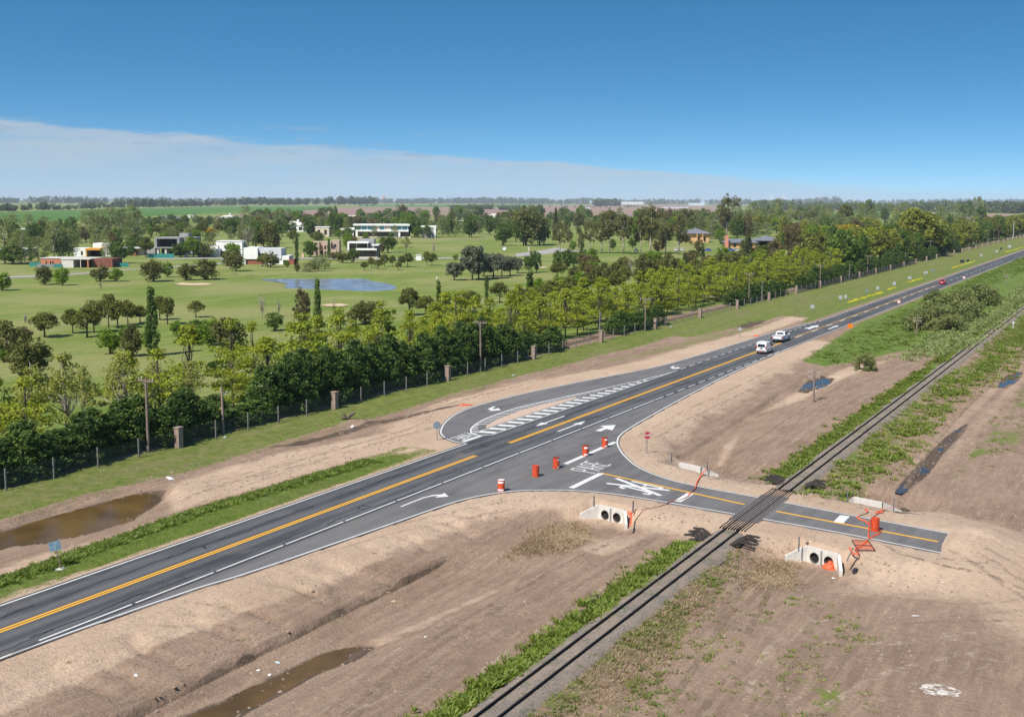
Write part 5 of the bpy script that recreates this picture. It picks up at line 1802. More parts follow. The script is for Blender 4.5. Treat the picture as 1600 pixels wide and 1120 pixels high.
SPAN = ((-17, 'left of the first utility pole'), (-6, 'between the first two poles'), (18, 'behind the gap in the hedge'), (45, 'left of the second crossarm pole'), (75, 'right of the second crossarm pole'),
        (105, 'left of the third crossarm pole'), (140, 'right of the third crossarm pole'), (174, 'left of the fourth crossarm pole'), (240, 'left of the fifth crossarm pole'), (330, 'below the giant tree'), (9999, 'beyond the giant tree'))


def span(s_):
    return next(q for lim, q in SPAN if s_ < lim)


# the hedge behind the fence
s = -58.0
while s < 60:
    wd = random.uniform(3.6, 4.6)
    gap = (-2.5 < s < 4.5)
    plant_st(s, 30.4 + random.uniform(-0.5, 0.7), (random.uniform(1.6, 2.4) if gap else float(np.interp(s, [-20, 0, 8, 60], [4.3, 4.3, 6.2, 6.2])) * random.uniform(0.78, 1.25)), wd, 'hedge', 'in the dense hedge, ' + span(s), 'hedge behind the fence')
    s += wd * 0.5
s = 61.0
while s < 520:
    if float(vnoise(s * 0.045, 2.0, 91)) > (0.46 if s < 230 else 0.30):
        plant_st(s, 30.6 + random.uniform(-0.8, 1), random.uniform(2.6, 4.4) if s < 230 else random.uniform(3.5, 6.5), random.uniform(3.5, 4.5), 'hedge', 'in the broken far hedge, ' + span(s), 'broken hedge along the far fence')
    s += random.uniform(2.4, 3.6) if s < 250 else random.uniform(4, 6)
# spring trees in loose rows behind the hedge
s = -42.0
while s < 300:
    kd = 'springpale' if s < 18 and random.random() < 0.4 else 'spring'
    for row in (0, 1, 2) if s > 55 else (0, 1):
        h = float(np.interp(s, [-42, 20, 45, 120, 300], [9.3, 9.6, 9.4, 8.8, 10.0])) * random.uniform(0.72, 1.16) * (1.0 if row == 0 else 0.95)
        if float(vnoise(s * 0.11, row * 7.3, 95)) < 0.13:
            continue
        plant_st(s + random.uniform(-1.6, 1.6), 36.5 + row * 5.2 + random.uniform(-1.2, 1.2), h, h * random.uniform(0.48, 0.78), kd, ('in the front row, ' if row == 0 else 'in the back row, ') + span(s), 'spring trees behind the hedge')
    s += random.uniform(4.4, 5.8)
s = 300.0
while s < 1250:
    for row in (0, 1):
        h = random.uniform(11, 16)
        kd = random.choice(['spring', 'giant', 'deep', 'pine'] if s < 700 else ['deep', 'pine', 'giant'])
        plant_st(s + random.uniform(-3, 3), 38 + row * 9 + random.uniform(-2, 2), h, h * random.uniform(0.6, 0.85), kd, 'in the far part of the fence row', 'far fence row trees')
    s += random.uniform(9, 14)

A = 'on the golf lawn at the left'
for a in ((48, 598, 80, 74, 'olive'), (12, 562, 66, 62, 'olive'), (30, 545, 40, 46, 'brown'), (5, 566, 22, 24, 'bright')):
    plant(*a, 'in the big clump at the left edge')
for a in ((70, 527, 42, 44), (114, 521, 41, 30), (136, 527, 50, 44), (147, 520, 54, 38), (170, 512, 56, 32), (184, 513, 46, 36), (200, 508, 42, 30), (219, 505, 30, 27), (250, 500, 40, 30), (262, 507, 45, 30), (306, 496, 28, 26)):
    plant(*a, 'pine', 'in the row across the left lawn')
for a in ((240, 556, 108, 34, 'poplar'), (172, 553, 42, 44, 'bright'), (276, 526, 27, 23, 'bright'), (307, 536, 40, 46, 'deep'), (196, 532, 24, 22, 'bright'), (205, 557, 54, 40, 'olive'), (356, 547, 56, 62, 'olive'), (330, 540, 46, 40, 'bright'),
          (232, 548, 34, 26, 'bright')):
    plant(*a, 'in the planting before the left lawn row')
for a in ((4, 454, 30, 32, 'bright'), (70, 445, 33, 32, 'olive'), (98, 446, 29, 26, 'bright'), (157, 440, 27, 32, 'olive'), (181, 440, 22, 25, 'bright'), (240, 440, 37, 44, 'olive'), (262, 433, 25, 20, 'bright'),
          (291, 438, 29, 34, 'olive'), (322, 437, 34, 46, 'olive'), (369, 424, 34, 30, 'olive'), (355, 416, 24, 22, 'olive')):
    plant(*a, 'beside the house path at the left')
for a in ((8, 412, 72, 58, 'airy'), (34, 413, 56, 40, 'airy'), (20, 413, 34, 42, 'deep'), (60, 408, 40, 34, 'airy'), (85, 405, 60, 44, 'airy'), (108, 404, 48, 36, 'airy'), (48, 408, 34, 10, 'poplar'), (96, 404, 44, 26, 'deep'),
          (140, 374, 46, 38, 'airy'), (156, 373, 46, 34, 'airy'), (174, 373, 50, 34, 'airy'), (190, 373, 48, 30, 'airy'), (206, 372, 52, 32, 'airy'), (216, 372, 44, 28, 'airy'), (122, 372, 18, 24, 'airy'), (135, 378, 28, 22, 'brown'),
          (90, 363, 22, 22, 'deep'), (70, 362, 24, 24, 'airy'), (45, 358, 24, 26, 'airy'), (20, 360, 26, 30, 'airy'), (112, 362, 24, 20, 'deep'), (168, 402, 26, 24, 'airy'), (176, 400, 40, 18, 'brown'), (185, 412, 36, 30, 'deep'),
          (205, 400, 18, 16, 'deep'), (228, 403, 34, 24, 'pine'), (209, 392, 12, 14, 'bright')):
    plant(*a, 'around the houses at the far left')
for a in ((282, 402, 24, 32, 'deep'), (302, 402, 34, 34, 'bright'), (325, 402, 32, 28, 'airy'), (318, 402, 22, 30, 'olive'), (363, 404, 26, 28, 'bright'), (376, 400, 24, 24, 'bright'), (388, 392, 40, 30, 'bare'), (400, 386, 42, 34, 'deep'),
          (412, 386, 32, 26, 'brown'), (422, 388, 46, 28, 'olive'), (431, 388, 14, 14, 'brown')):
    plant(*a, 'between the concrete house and the white houses')
for i_, x_ in enumerate(range(222, 400, 11)):
    plant(x_ + random.uniform(-3, 3), 367.5 + random.uniform(-2, 2), random.uniform(12, 18), random.uniform(13, 18), ['springpale', 'airy', 'pine'][i_ % 3], 'in the orchard rows behind the concrete house')
for i_, x_ in enumerate(range(150, 400, 10)):
    plant(x_ + random.uniform(-3, 3), 353 + random.uniform(-3, 3), random.uniform(12, 18), random.uniform(13, 20), ['deep', 'olive', 'deep', 'airy'][i_ % 4], 'in the dark belt before the crop field')
plant(328, 369, 14, 17, 'ochre', 'in the orchard behind the concrete house')
for a in ((360, 369, 30, 24, 'deep'), (378, 376, 26, 20, 'airy'), (395, 350, 14, 20, 'airy'), (441, 370, 30, 24, 'deep'), (437, 350, 22, 22, 'airy'), (456, 368, 22, 18, 'deep'), (484, 369, 34, 26, 'deep'), (524, 369, 40, 24, 'deep'),
          (497, 349, 14, 22, 'bright'), (466, 346, 18, 20, 'deep'), (535, 348, 16, 22, 'bright'), (516, 334, 11, 14, 'deep'), (648, 371, 34, 24, 'deep'), (662, 370, 26, 14, 'deep'), (692, 370, 30, 22, 'airy'), (702, 369, 36, 18, 'deep'),
          (711, 369, 26, 16, 'airy'), (585, 372, 20, 10, 'airy'), (617, 372, 22, 12, 'springpale'), (560, 371, 22, 14, 'airy'), (667, 372, 22, 14, 'deep'), (572, 380, 18, 12, 'bright'), (733, 371, 33, 22, 'deep'), (748, 366, 22, 18, 'airy'), (765, 367, 30, 20, 'deep'), (786, 384, 36, 30, 'deep'), (600, 365, 20, 12, 'springpale')):
    plant(*a, 'by the long white building')
for i_ in range(118):
    plant(382 + i_ * 3.6 + random.uniform(-4, 4), 353 + random.uniform(-12, 8), random.uniform(12, 23), random.uniform(12, 22), ['deep', 'airy', 'bright', 'deep', 'olive', 'airy', 'brown'][i_ % 7],
          'in the belt behind the long white building')
for a in ((464, 413, 46, 11, 'poplar'), (485, 402, 27, 26, 'deep'), (514, 404, 31, 9, 'poplar'), (535, 411, 20, 26, 'olive'), (523, 406, 14, 16, 'brown'), (552, 411, 24, 20, 'deep'), (544, 390, 22, 18, 'bright'), (552, 385, 18, 14, 'brown'),
          (423, 418, 26, 28, 'olive'), (410, 416, 18, 20, 'pine'), (448, 418, 11, 11, 'bright'), (464, 425, 15, 11, 'olive')):
    plant(*a, 'around the houses above the pond')
for a in ((479, 425, 15, 20), (488, 424, 18, 20), (498, 424, 26, 26), (507, 420, 24, 24)):
    plant(*a, 'airy', 'in the low clump above the pond')
for a in ((569, 423, 15, 13), (580, 419, 18, 13), (591, 421, 16, 16), (601, 417, 21, 15), (613, 416, 18, 12), (622, 422, 13, 12), (627, 418, 19, 15), (637, 417, 23, 20), (667, 415, 23, 15), (675, 415, 21, 17)):
    plant(*a, 'pine', 'in the small row right of the pond')
for a in ((606, 395, 34, 30, 'deep'), (596, 396, 20, 14, 'brown'), (635, 396, 27, 24, 'springpale'), (678, 402, 30, 12, 'bare'), (712, 407, 10, 11, 'bright')):
    plant(*a, 'on the lawn above the small row')
for a in ((710, 438, 31, 32), (738, 438, 59, 42), (748, 436, 42, 36), (756, 432, 40, 30), (771, 435, 42, 36), (784, 432, 36, 28), (797, 431, 32, 28), (809, 427, 26, 22)):
    plant(*a, 'silver', 'in the grey grove on the middle lawn')
for a in ((472, 511, 62, 30, 'brown'), (497, 512, 76, 20, 'poplar'), (429, 517, 31, 31, 'deep'), (410, 498, 40, 20, 'bare'), (436, 494, 30, 14, 'bare'), (522, 488, 22, 8, 'bare'), (528, 503, 19, 23, 'bright'), (571, 506, 40, 46, 'olive'), (556, 508, 28, 32, 'pine'),
          (585, 503, 34, 26, 'bare'), (640, 493, 46, 36, 'pine'), (666, 496, 36, 36, 'pine'), (685, 481, 44, 15, 'poplar'), (698, 480, 15, 16, 'bright'), (760, 476, 46, 12, 'poplar'), (735, 488, 36, 34, 'pine'), (781, 473, 34, 30, 'pine'),
          (615, 491, 9, 9, 'bright')):
    plant(*a, 'on the lawn before the pond')
for a in ((822, 384, 66, 52, 'olive'), (818, 384, 46, 32, 'deep'), (843, 383, 50, 30, 'olive'), (850, 382, 34, 22, 'deep'), (868, 376, 50, 13, 'cone'), (806, 378, 40, 24, 'deep'), (790, 378, 30, 22, 'deep')):
    plant(*a, 'in the tall grove at the centre')
for a in ((875, 397, 50, 26), (888, 394, 40, 14), (906, 396, 40, 14), (922, 396, 50, 22), (940, 396, 48, 32), (952, 396, 64, 30), (974, 397, 62, 36), (1001, 397, 58, 28), (1016, 398, 72, 40), (1060, 398, 58, 38), (1040, 396, 44, 24)):
    plant(*a, 'euc', 'in the row along the car park')
for a in ((895, 391, 16, 14, 'bright'), (908, 391, 16, 12, 'deep'), (957, 390, 18, 14, 'deep'), (988, 388, 18, 14, 'deep'), (1070, 372, 46, 30, 'euc'), (1044, 368, 42, 22, 'brown'), (1135, 372, 62, 36, 'euc'), (1112, 374, 30, 30, 'airy'), (1120, 372, 22, 22, 'deep'),
          (1152, 374, 42, 22, 'deep'), (1167, 374, 42, 18, 'brown'), (1124, 376, 18, 20, 'bright'), (1090, 372, 36, 22, 'airy'), (1090, 360, 26, 24, 'olive'), (1020, 352, 20, 26, 'olive'), (1145, 384, 14, 24, 'bright'), (1133, 384, 12, 20, 'deep'),
          (995, 352, 20, 16, 'olive'), (980, 356, 18, 20, 'deep'), (955, 352, 24, 22, 'pine'), (935, 356, 22, 20, 'deep'), (912, 354, 20, 20, 'bright'), (890, 352, 20, 20, 'deep'), (1168, 388, 24, 16, 'cone'), (1030, 360, 30, 22, 'euc'), (1052, 348, 22, 20, 'olive')):
    plant(*a, 'around the clubhouse')
for i_ in range(96):
    plant(800 + i_ * 3.9 + random.uniform(-4, 4), 353 + random.uniform(-9, 12), random.uniform(15, 27), random.uniform(13, 24), ['deep', 'airy', 'olive', 'bright', 'deep', 'airy'][i_ % 6], 'in the belt behind the clubhouse')
for a in ((826, 427, 36, 17, 'deep'), (838, 426, 36, 18, 'deep'), (871, 421, 32, 18, 'deep'), (886, 422, 35, 22, 'deep'), (897, 419, 27, 14, 'deep'), (911, 416, 29, 18, 'deep')):
    plant(*a, 'in the young row on the right lawn')
for a in ((828, 470, 46, 22, 'poplar'), (815, 475, 28, 24, 'brown'), (843, 463, 30, 30, 'bright'), (836, 480, 34, 32, 'pine'), (860, 472, 36, 34, 'pine'), (873, 462, 34, 26, 'bright'), (888, 468, 38, 34, 'pine'), (905, 458, 34, 30, 'bright'), (918, 462, 38, 32, 'pine'),
          (941, 456, 48, 34, 'olive'), (962, 460, 40, 32, 'pine'), (975, 448, 34, 28, 'pine'), (984, 440, 42, 18, 'bare'), (1004, 447, 52, 34, 'olive'), (1024, 446, 46, 34, 'olive'), (1044, 444, 52, 32, 'olive'), (1058, 438, 36, 26, 'pine'), (1070, 428, 34, 16, 'cone'),
          (1085, 432, 30, 26, 'olive'), (1097, 424, 40, 12, 'cone'), (1108, 428, 34, 30, 'brown'), (1126, 424, 30, 30, 'olive'), (1145, 420, 28, 28, 'pine'), (1168, 412, 44, 22, 'cone'), (1155, 418, 28, 26, 'olive'), (1186, 412, 30, 28, 'pine'), (1090, 440, 26, 26, 'pine')):
    plant(*a, 'in the thicket behind the spring trees')
for a in ((1164, 394, 22, 18, 'olive'), (1093, 396, 22, 18, 'brown'), (1222, 390, 30, 26, 'giant'), (1236, 400, 58, 34, 'brown'), (1210, 408, 34, 30, 'brown'), (1222, 404, 40, 12, 'poplar'), (1243, 408, 30, 28, 'brown'), (1270, 384, 36, 24, 'bright'), (1258, 382, 40, 26, 'giant'), (1282, 402, 36, 24, 'olive'), (1292, 404, 30, 18, 'brown'),
          (1263, 402, 22, 14, 'cone'), (1290, 384, 34, 10, 'airy'), (1302, 388, 38, 24, 'deep'), (1336, 392, 26, 22, 'bare'), (1352, 392, 28, 26, 'bare'), (1366, 390, 26, 22, 'bare'), (1312, 400, 30, 24, 'bright'), (1354, 372, 34, 24, 'giant'), (1368, 372, 30, 22, 'giant'),
          (1320, 356, 38, 26, 'pine'), (1308, 358, 22, 18, 'deep'), (1386, 366, 22, 20, 'deep'), (1395, 386, 30, 24, 'bright'), (1340, 360, 26, 22, 'giant'), (1245, 352, 24, 20, 'pine'), (1268, 352, 22, 18, 'pine'), (1206, 352, 24, 18, 'pine')):
    plant(*a, 'in the woodland right of the clubhouse')
plant(1326, 384, 36, 48, 'ochre', 'in the woodland at the right')
plant(1432, 400, 78, 84, 'giant', 'rising over the fence row at the right')
plant(1400, 400, 56, 54, 'giant', 'at the left foot of the largest one')
plant(1452, 396, 50, 44, 'giant', 'at the right foot of the largest one')
for i_ in range(75):
    plant(1150 + i_ * 5.2 + random.uniform(-5, 5), random.uniform(346, 374) - i_ * 0.10, random.uniform(24, 36), random.uniform(14, 22), ['airy', 'airy', 'springpale', 'airy', 'deep'][i_ % 5], 'in the pale wood right of the clubhouse')
for a in ((1462, 472, 24, 40), (1452, 500, 36, 64), (1478, 492, 38, 74), (1502, 486, 40, 74), (1525, 478, 40, 70), (1440, 516, 38, 60), (1540, 474, 32, 50), (1466, 512, 44, 70), (1432, 510, 34, 50), (1492, 504, 40, 64), (1515, 496, 32, 54), (1482, 518, 34, 56)):
    plant(*a, 'thicket', 'in the thicket between road and rails', 'thicket between road and rails')
plant(1351, 578, 34, 40, 'thicket', 'standing alone in the brown field')

for i_ in range(46):
    x_ = random.uniform(215, 560)
    plant(x_, random.uniform(360, 384), random.uniform(14, 26), random.uniform(12, 24), random.choice(['deep', 'airy', 'olive', 'bright', 'pine', 'airy']), 'scattered between the far houses')
for i_ in range(26):
    plant(random.uniform(0, 235), random.uniform(372, 396), random.uniform(20, 40), random.uniform(18, 30), random.choice(['airy', 'airy', 'deep', 'olive']), 'scattered behind the half-built house')
for i_ in range(24):
    plant(random.uniform(600, 800), random.uniform(356, 372), random.uniform(18, 30), random.uniform(14, 24), random.choice(['deep', 'airy', 'bright', 'deep']), 'scattered right of the long white building')
for i_ in range(60):
    x_ = random.uniform(990, 1420)
    plant(x_, random.uniform(358, 370) if 1050 < x_ < 1230 else random.uniform(368, 398), random.uniform(22, 36), random.uniform(18, 32), random.choice(['deep', 'airy', 'olive', 'brown', 'giant', 'bright']), 'filling the wood around the clubhouse')
for i_ in range(40):
    plant(random.uniform(860, 1260), random.uniform(412, 444), random.uniform(22, 32), random.uniform(20, 30), random.choice(['pine', 'olive', 'pine', 'bright', 'brown']), 'filling the thicket behind the spring trees')
ORD = ['leftmost', 'second from the left', 'third from the left', 'fourth from the left', 'fifth from the left', 'sixth from the left', 'seventh from the left', 'eighth from the left',
       'ninth from the left', 'tenth from the left', 'eleventh from the left', 'twelfth from the left'] + [w_ + ' from the left' for w_ in
      'thirteenth fourteenth fifteenth sixteenth seventeenth eighteenth nineteenth twentieth'.split()] + ['%sfrom the right' % w_ for w_ in ('fifth ', 'fourth ', 'third ', 'second ')]
from collections import defaultdict
clus = defaultdict(list)
for i_, T_ in enumerate(TREES):
    clus[(T_[5], T_[6])].append(i_)
LAB = {}
for (kd, place), ids in clus.items():
    ids.sort(key=lambda q: TREES[q][8])
    base = KNAME[kd][1]
    for n_, q in enumerate(ids):
        if len(ids) == 1:
            LAB[q] = base + ' ' + place
        elif len(ids) <= 24 and 'hedge' not in place and ' row, ' not in place:
            LAB[q] = base + ' ' + place + ', ' + (ORD[n_] if n_ < len(ids) - 1 else 'rightmost')
        else:
            LAB[q] = base + ' ' + place
for i_, (x, y, z, h, wd, kd, place, grp, px) in enumerate(TREES):
    var = PROTO[kd][random.randrange(len(PROTO[kd]))]
    o = thing(KNAME[kd][0], LAB[i_], 'shrub' if kd == 'thicket' else 'tree', (x, y, z - 0.05), random.uniform(0, 6.28), grp if len(clus[(kd, place)]) > 1 or grp.startswith('trees') else None)
    o.scale = (wd / var[3], wd / var[3], h / var[2])
    link('trunk', var[0], o)
    link('crown', var[1], o)


# ------------------------------------------------------------------ far woods and tree lines, each read as one mass
def wood(name, label, pts, hpx, n, width, seed, mat='far', card=0.16, per=46, gapn=0.0, trunks=False):
    """pts: photo polyline of the base; hpx: height in photo pixels"""
    r = np.random.default_rng(seed)
    P = np.array([G(a, b) for a, b in pts])
    parts = []
    seg = np.concatenate([[0], np.cumsum(np.linalg.norm(np.diff(P, axis=0), axis=1))])
    pxs = np.array([p[0] for p in pts])
    cen, rad = [], []
    for k in range(n):
        a = r.uniform(pxs[0], pxs[-1])
        x, y = np.interp(a, pxs, P[:, 0]), np.interp(a, pxs, P[:, 1])
        h = hpx * y / FPX * (0.55 + 0.75 * float(fbm(np.array([a * 0.02]), np.array([seed * 1.0]), seed, 3)[0])) * r.uniform(0.8, 1.15)
        off_ = r.uniform(0, width)
        rr = h * 0.33
        lo = 0.30 if trunks else 0.12
        for q in range(4):
            cen.append((x + r.normal(0, rr * 0.5), y + off_ + r.normal(0, rr * 0.4), h * (lo + (0.8 - lo) * (q + 0.5) / 4)))
            rad.append(rr * r.uniform(0.6, 1.0))
    v, f, t_ = leaf_quads(r, np.array(cen), np.array(rad), per, 1.0, (1, 1, 0.8), 0.4)
    # leaf cards scale with their clump
    rad_q = np.repeat(np.array(rad), per)
    ctr = v.reshape(-1, 4, 3).mean(1, keepdims=True)
    v = (ctr + (v.reshape(-1, 4, 3) - ctr) * (card * 3.2 * rad_q)[:, None, None]).reshape(-1, 3)
    v[:, 2] = np.maximum(v[:, 2], 0.05)
    return kind(mesh_obj(name, v, f, LM[mat], None, False, {'tint': ('FLOAT', t_)}), 'stuff', label)


wood('windbreak', 'dark row of trees along the far edge of the green crop field', [(-200, 336), (0, 332.6), (150, 327.6), (330, 323.6), (480, 322), (592, 321.3)], 13, 330, 15, 201, 'far', trunks=True, per=40)
wood('far_wood', 'bluish wooded horizon at the left', [(-250, 318), (200, 318.5), (420, 318.5)], 11, 330, 700, 202, 'far', per=26)
wood('far_wood', 'bluish wooded horizon at the centre left', [(400, 318), (600, 318.5), (640, 318.5)], 9, 180, 600, 203, 'far', per=26)
wood('far_wood', 'long even dark wood on the horizon at the centre', [(610, 318.3), (760, 318.5), (850, 319)], 11, 260, 700, 204, 'far', per=26)
wood('far_wood', 'low wooded horizon right of the centre', [(760, 319.2), (900, 319.2), (1100, 319.6), (1240, 320)], 10, 330, 600, 205, 'far', per=26)
wood('far_wood', 'wooded horizon at the right', [(1150, 320), (1350, 320.4), (1700, 321)], 11, 330, 600, 206, 'far', per=26)
wood('far_wood', 'nearer green wood below the horizon at the right', [(1190, 328), (1330, 329), (1480, 332), (1700, 335)], 15, 420, 180, 207, 'fargreen', per=34)
wood('far_wood', 'tall wood at the far right above the fence row', [(1460, 330), (1560, 333), (1700, 336)], 20, 170, 120, 208, 'far', per=36)
wood('plantation', 'square dark green plantation in the ploughed fields', [(703, 327.6), (768, 327.2)], 9, 130, 60, 209, 'fargreen', per=30)
wood('plantation', 'small dark green copse right of the square plantation', [(780, 328.5), (812, 328.5)], 8, 50, 40, 210, 'fargreen', per=30)
wood('far_wood', 'tall dark tree clump above the ploughed fields right of centre', [(930, 323), (950, 322), (968, 322.5)], 13, 45, 60, 211, 'far', per=36)
wood('far_wood', 'dark shrubs scattered along the ploughed fields', [(560, 322.5), (700, 322.5), (800, 323.5), (930, 326), (1000, 324)], 5, 60, 200, 212, 'far', per=22)
wood('far_wood', 'brown wood at the edge of the far ploughed field', [(1195, 329.5), (1230, 329.5)], 11, 45, 60, 213, 'far', per=32)

# ------------------------------------------------------------------ buildings (local x along the front, -y towards the viewer)
def bwin(parent, x0, x1, z0, z1, y, mat=None, frame=None, name='window'):
    f = MB().box(x0 - 0.08, x1 + 0.08, y - 0.05, y - 0.002, z0 - 0.08, z1 + 0.08).build(name, frame or M_TRIM, parent)
    MB().box(x0, x1, y - 0.075, y - 0.052, z0, z1).build('pane', mat or M_GLASS, f)
    return f


def building(name, px0, px1, py, label, rz=0.0, cat='house', ref=None):
    """Empty at the left base corner; returns root and the metres one photo pixel covers there"""
    x, y, z = P3(px0, py)
    x1, y1, _ = P3(px1, py)
    o = thing(name, label, cat, (x, y, z - 0.1), rz)
    return o, y / FPX


def part(root, name, mat, *boxes):
    mb = MB()
    for b in boxes:
        mb.box(*b)
    return mb.build(name, mat, root)


# half-built brick bungalow
o, k = building('brick_house', 64, 180, 417, 'half-built long low brick house with teal netting around it', -0.06)
part(o, 'wall', M_BRICK, (0, 40 * k, 0, 9, 0, 13.5 * k))
part(o, 'white_wall', M_CONC, (40 * k + 0.02, 59 * k, -3.5, 8, 0, 13 * k))
part(o, 'side_wall', M_DKBRICK, (84 * k, 116 * k, -1, 8, 0, 14 * k))
part(o, 'roof_slab', M_CONC, (40 * k, 86 * k, -3.7, 8.2, 13.1 * k, 14.4 * k), (-0.2, 40 * k - 0.02, -0.2, 9.2, 13.5 * k, 14.4 * k))
part(o, 'column', M_BRICK, (81 * k, 83 * k, -3.6, -3.2, 0, 13 * k))
part(o, 'column', M_CONC, (70 * k, 71 * k, -3.6, -3.3, 0, 13 * k))
part(o, 'back_wall', M_DKBRICK, (59 * k, 84 * k, 3, 3.3, 0, 13 * k))
for q in (8, 14.5, 18.5, 32, 37):
    bwin(o, q * k, (q + 2) * k, 1.5 * k, 9.5 * k, 0.0, M_DARK, M_BRICK)
nf = thing('shade_net_fence', 'teal shade net screening the half-built brick house', 'fence', tuple(P3(46, 416)), 0.0)
kk = P3(46, 416)[1] / FPX
part(nf, 'net', M_TEALNET, (0, 19 * kk, 0, 0.05, 0.02, 5.8 * kk))
part(nf, 'net', M_TEALNET, (52 * kk, 64 * kk, -8, -7.95, 0.02, 6 * kk))
part(nf, 'net', simple('grey_net', (0.20, 0.22, 0.22), 0.9), (26 * kk, 52 * kk, -8, -7.95, 0.02, 5.5 * kk))
for q in (0, 10, 19, 26, 39, 52, 64):
    part(nf, 'post', M_POST, (q * kk - 0.05, q * kk + 0.05, -8.06 if q > 20 else -0.06, -8.01 if q > 20 else -0.01, 0, 6.2 * kk))
part(nf, 'net', M_TEALNET, (116 * kk, 158 * kk, -2, -1.95, 0.02, 6 * kk))
for q in (116, 130, 144, 158):
    part(nf, 'post', M_POST, (q * kk - 0.05, q * kk + 0.05, -2.06, -2.01, 0, 6.2 * kk))

# white house with orange canopy
o, k = building('white_house', 115, 172, 401, 'white flat-roofed house with an orange canopy left of the concrete house')
part(o, 'wall', M_WHITEWALL, (0, 20 * k, 0, 8, 0, 13.5 * k))
part(o, 'upper_storey', M_WHITEWALL, (24 * k, 50 * k, 5, 12, 0, 20.5 * k))
part(o, 'wing', M_WHITEWALL, (43 * k, 57 * k, 1, 8, 0, 12 * k))
part(o, 'canopy', simple('orange_canopy', (0.62, 0.27, 0.03), 0.7, 0, 0.1), (20 * k, 43 * k, -1.0, 7, 10.5 * k, 13.5 * k))
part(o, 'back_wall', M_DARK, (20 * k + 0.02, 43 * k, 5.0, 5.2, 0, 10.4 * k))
part(o, 'column', simple('yellow_column', (0.55, 0.33, 0.08), 0.8), (20 * k, 22 * k, -0.9, -0.4, 0, 10.4 * k))
bwin(o, 12 * k, 14.5 * k, 3 * k, 8.5 * k, 0.0)
# dark low house
o, k = building('low_house', 174, 242, 399, 'low house with dark openings and thin white roof left of the concrete house')
part(o, 'wall', M_WHITEWALL, (1 * k, 48 * k, 3, 9, 0, 11 * k))
part(o, 'roof_slab', M_CONC, (0, 50 * k, -0.5, 9.5, 11 * k, 12.2 * k))
part(o, 'front_wall', M_TIMBERCLAD, (22 * k, 38 * k, 0.5, 3 - 0.02, 0, 8 * k))
part(o, 'annex', M_CONC2, (50 * k, 66 * k, 2, 9, 0, 12 * k))
for q in (3, 10, 16):
    bwin(o, q * k, (q + 5) * k, 0.5 * k, 9 * k, 3.0)
# concrete house
o, k = building('concrete_house', 242, 298, 400, 'grey raw concrete two-storey house with boxy upper floor and teal net in front')
part(o, 'upper_floor', M_CONC2, (0, 3.5 * k, 0, 12, 14 * k, 27 * k), (35.5 * k, 39 * k, 0, 12, 14 * k, 27 * k), (0, 39 * k, 0, 12, 27 * k + 0.002, 29 * k), (0, 39 * k, -0.02, 12, 12.5 * k, 14 * k - 0.002))
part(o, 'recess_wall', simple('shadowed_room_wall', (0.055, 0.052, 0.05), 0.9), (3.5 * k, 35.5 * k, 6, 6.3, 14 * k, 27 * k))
part(o, 'ground_floor', M_CONC2, (6 * k, 38 * k, 4, 11, 0, 12.4 * k))
part(o, 'column', M_CONC, (3 * k, 6 * k, 0.5, 1.0, 0, 12.4 * k))
part(o, 'column', M_CONC, (15 * k, 18 * k, 0.5, 1.0, 0, 12.4 * k))
part(o, 'tower', M_CONC2, (31 * k, 45 * k, 8, 14, 0, 34.5 * k))
part(o, 'side_block', M_CONC2, (40 * k, 57 * k, 5, 16, 0, 28.5 * k))
bwin(o, 42.5 * k, 47 * k, 17 * k, 22 * k, 5.0, M_TIMBERCLAD)
for q in (8, 20, 28):
    bwin(o, q * k, (q + 5) * k, 1 * k, 10 * k, 4.0, M_DARK)
o, k = building('shade_net_fence', 230, 272, 403, 'teal shade net in front of the concrete house', cat='fence')
part(o, 'net', M_TEALNET, (0, 42 * k, 0, 0.05, 0, 7 * k))
for q in (0, 14, 28, 42):
    part(o, 'post', M_POST, (q * k - 0.05, q * k + 0.05, -0.08, -0.03, 0, 7.3 * k))
# white two-storey house
o, k = building('white_house', 310, 377, 401, 'white two-storey house with stepped flat roofs right of the concrete house', 0.0)
part(o, 'wall', M_WHITEWALL, (26 * k, 67 * k, 2, 10, 0, 23.5 * k))
part(o, 'parapet', M_WHITEWALL, (27 * k, 64 * k, 1.8, 10.2, 23.5 * k + 0.01, 24.6 * k))
part(o, 'low_wing', M_WHITEWALL, (0, 34 * k, -2, 8, 0, 13 * k))
part(o, 'mid_block', M_WHITEWALL, (18 * k, 30 * k, 0.5, 6, 0, 18 * k))
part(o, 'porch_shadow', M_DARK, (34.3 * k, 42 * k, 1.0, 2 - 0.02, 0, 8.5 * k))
bwin(o, 51 * k, 57 * k, 12 * k, 18 * k, 2.0, M_TIMBERCLAD)
bwin(o, 39 * k, 41.5 * k, 14 * k, 17 * k, 2.0, M_DARK)
bwin(o, 17 * k, 20 * k, 2 * k, 7 * k, -2.0, M_TIMBERCLAD)
bwin(o, 5 * k, 9 * k, 2 * k, 6 * k, -2.0)
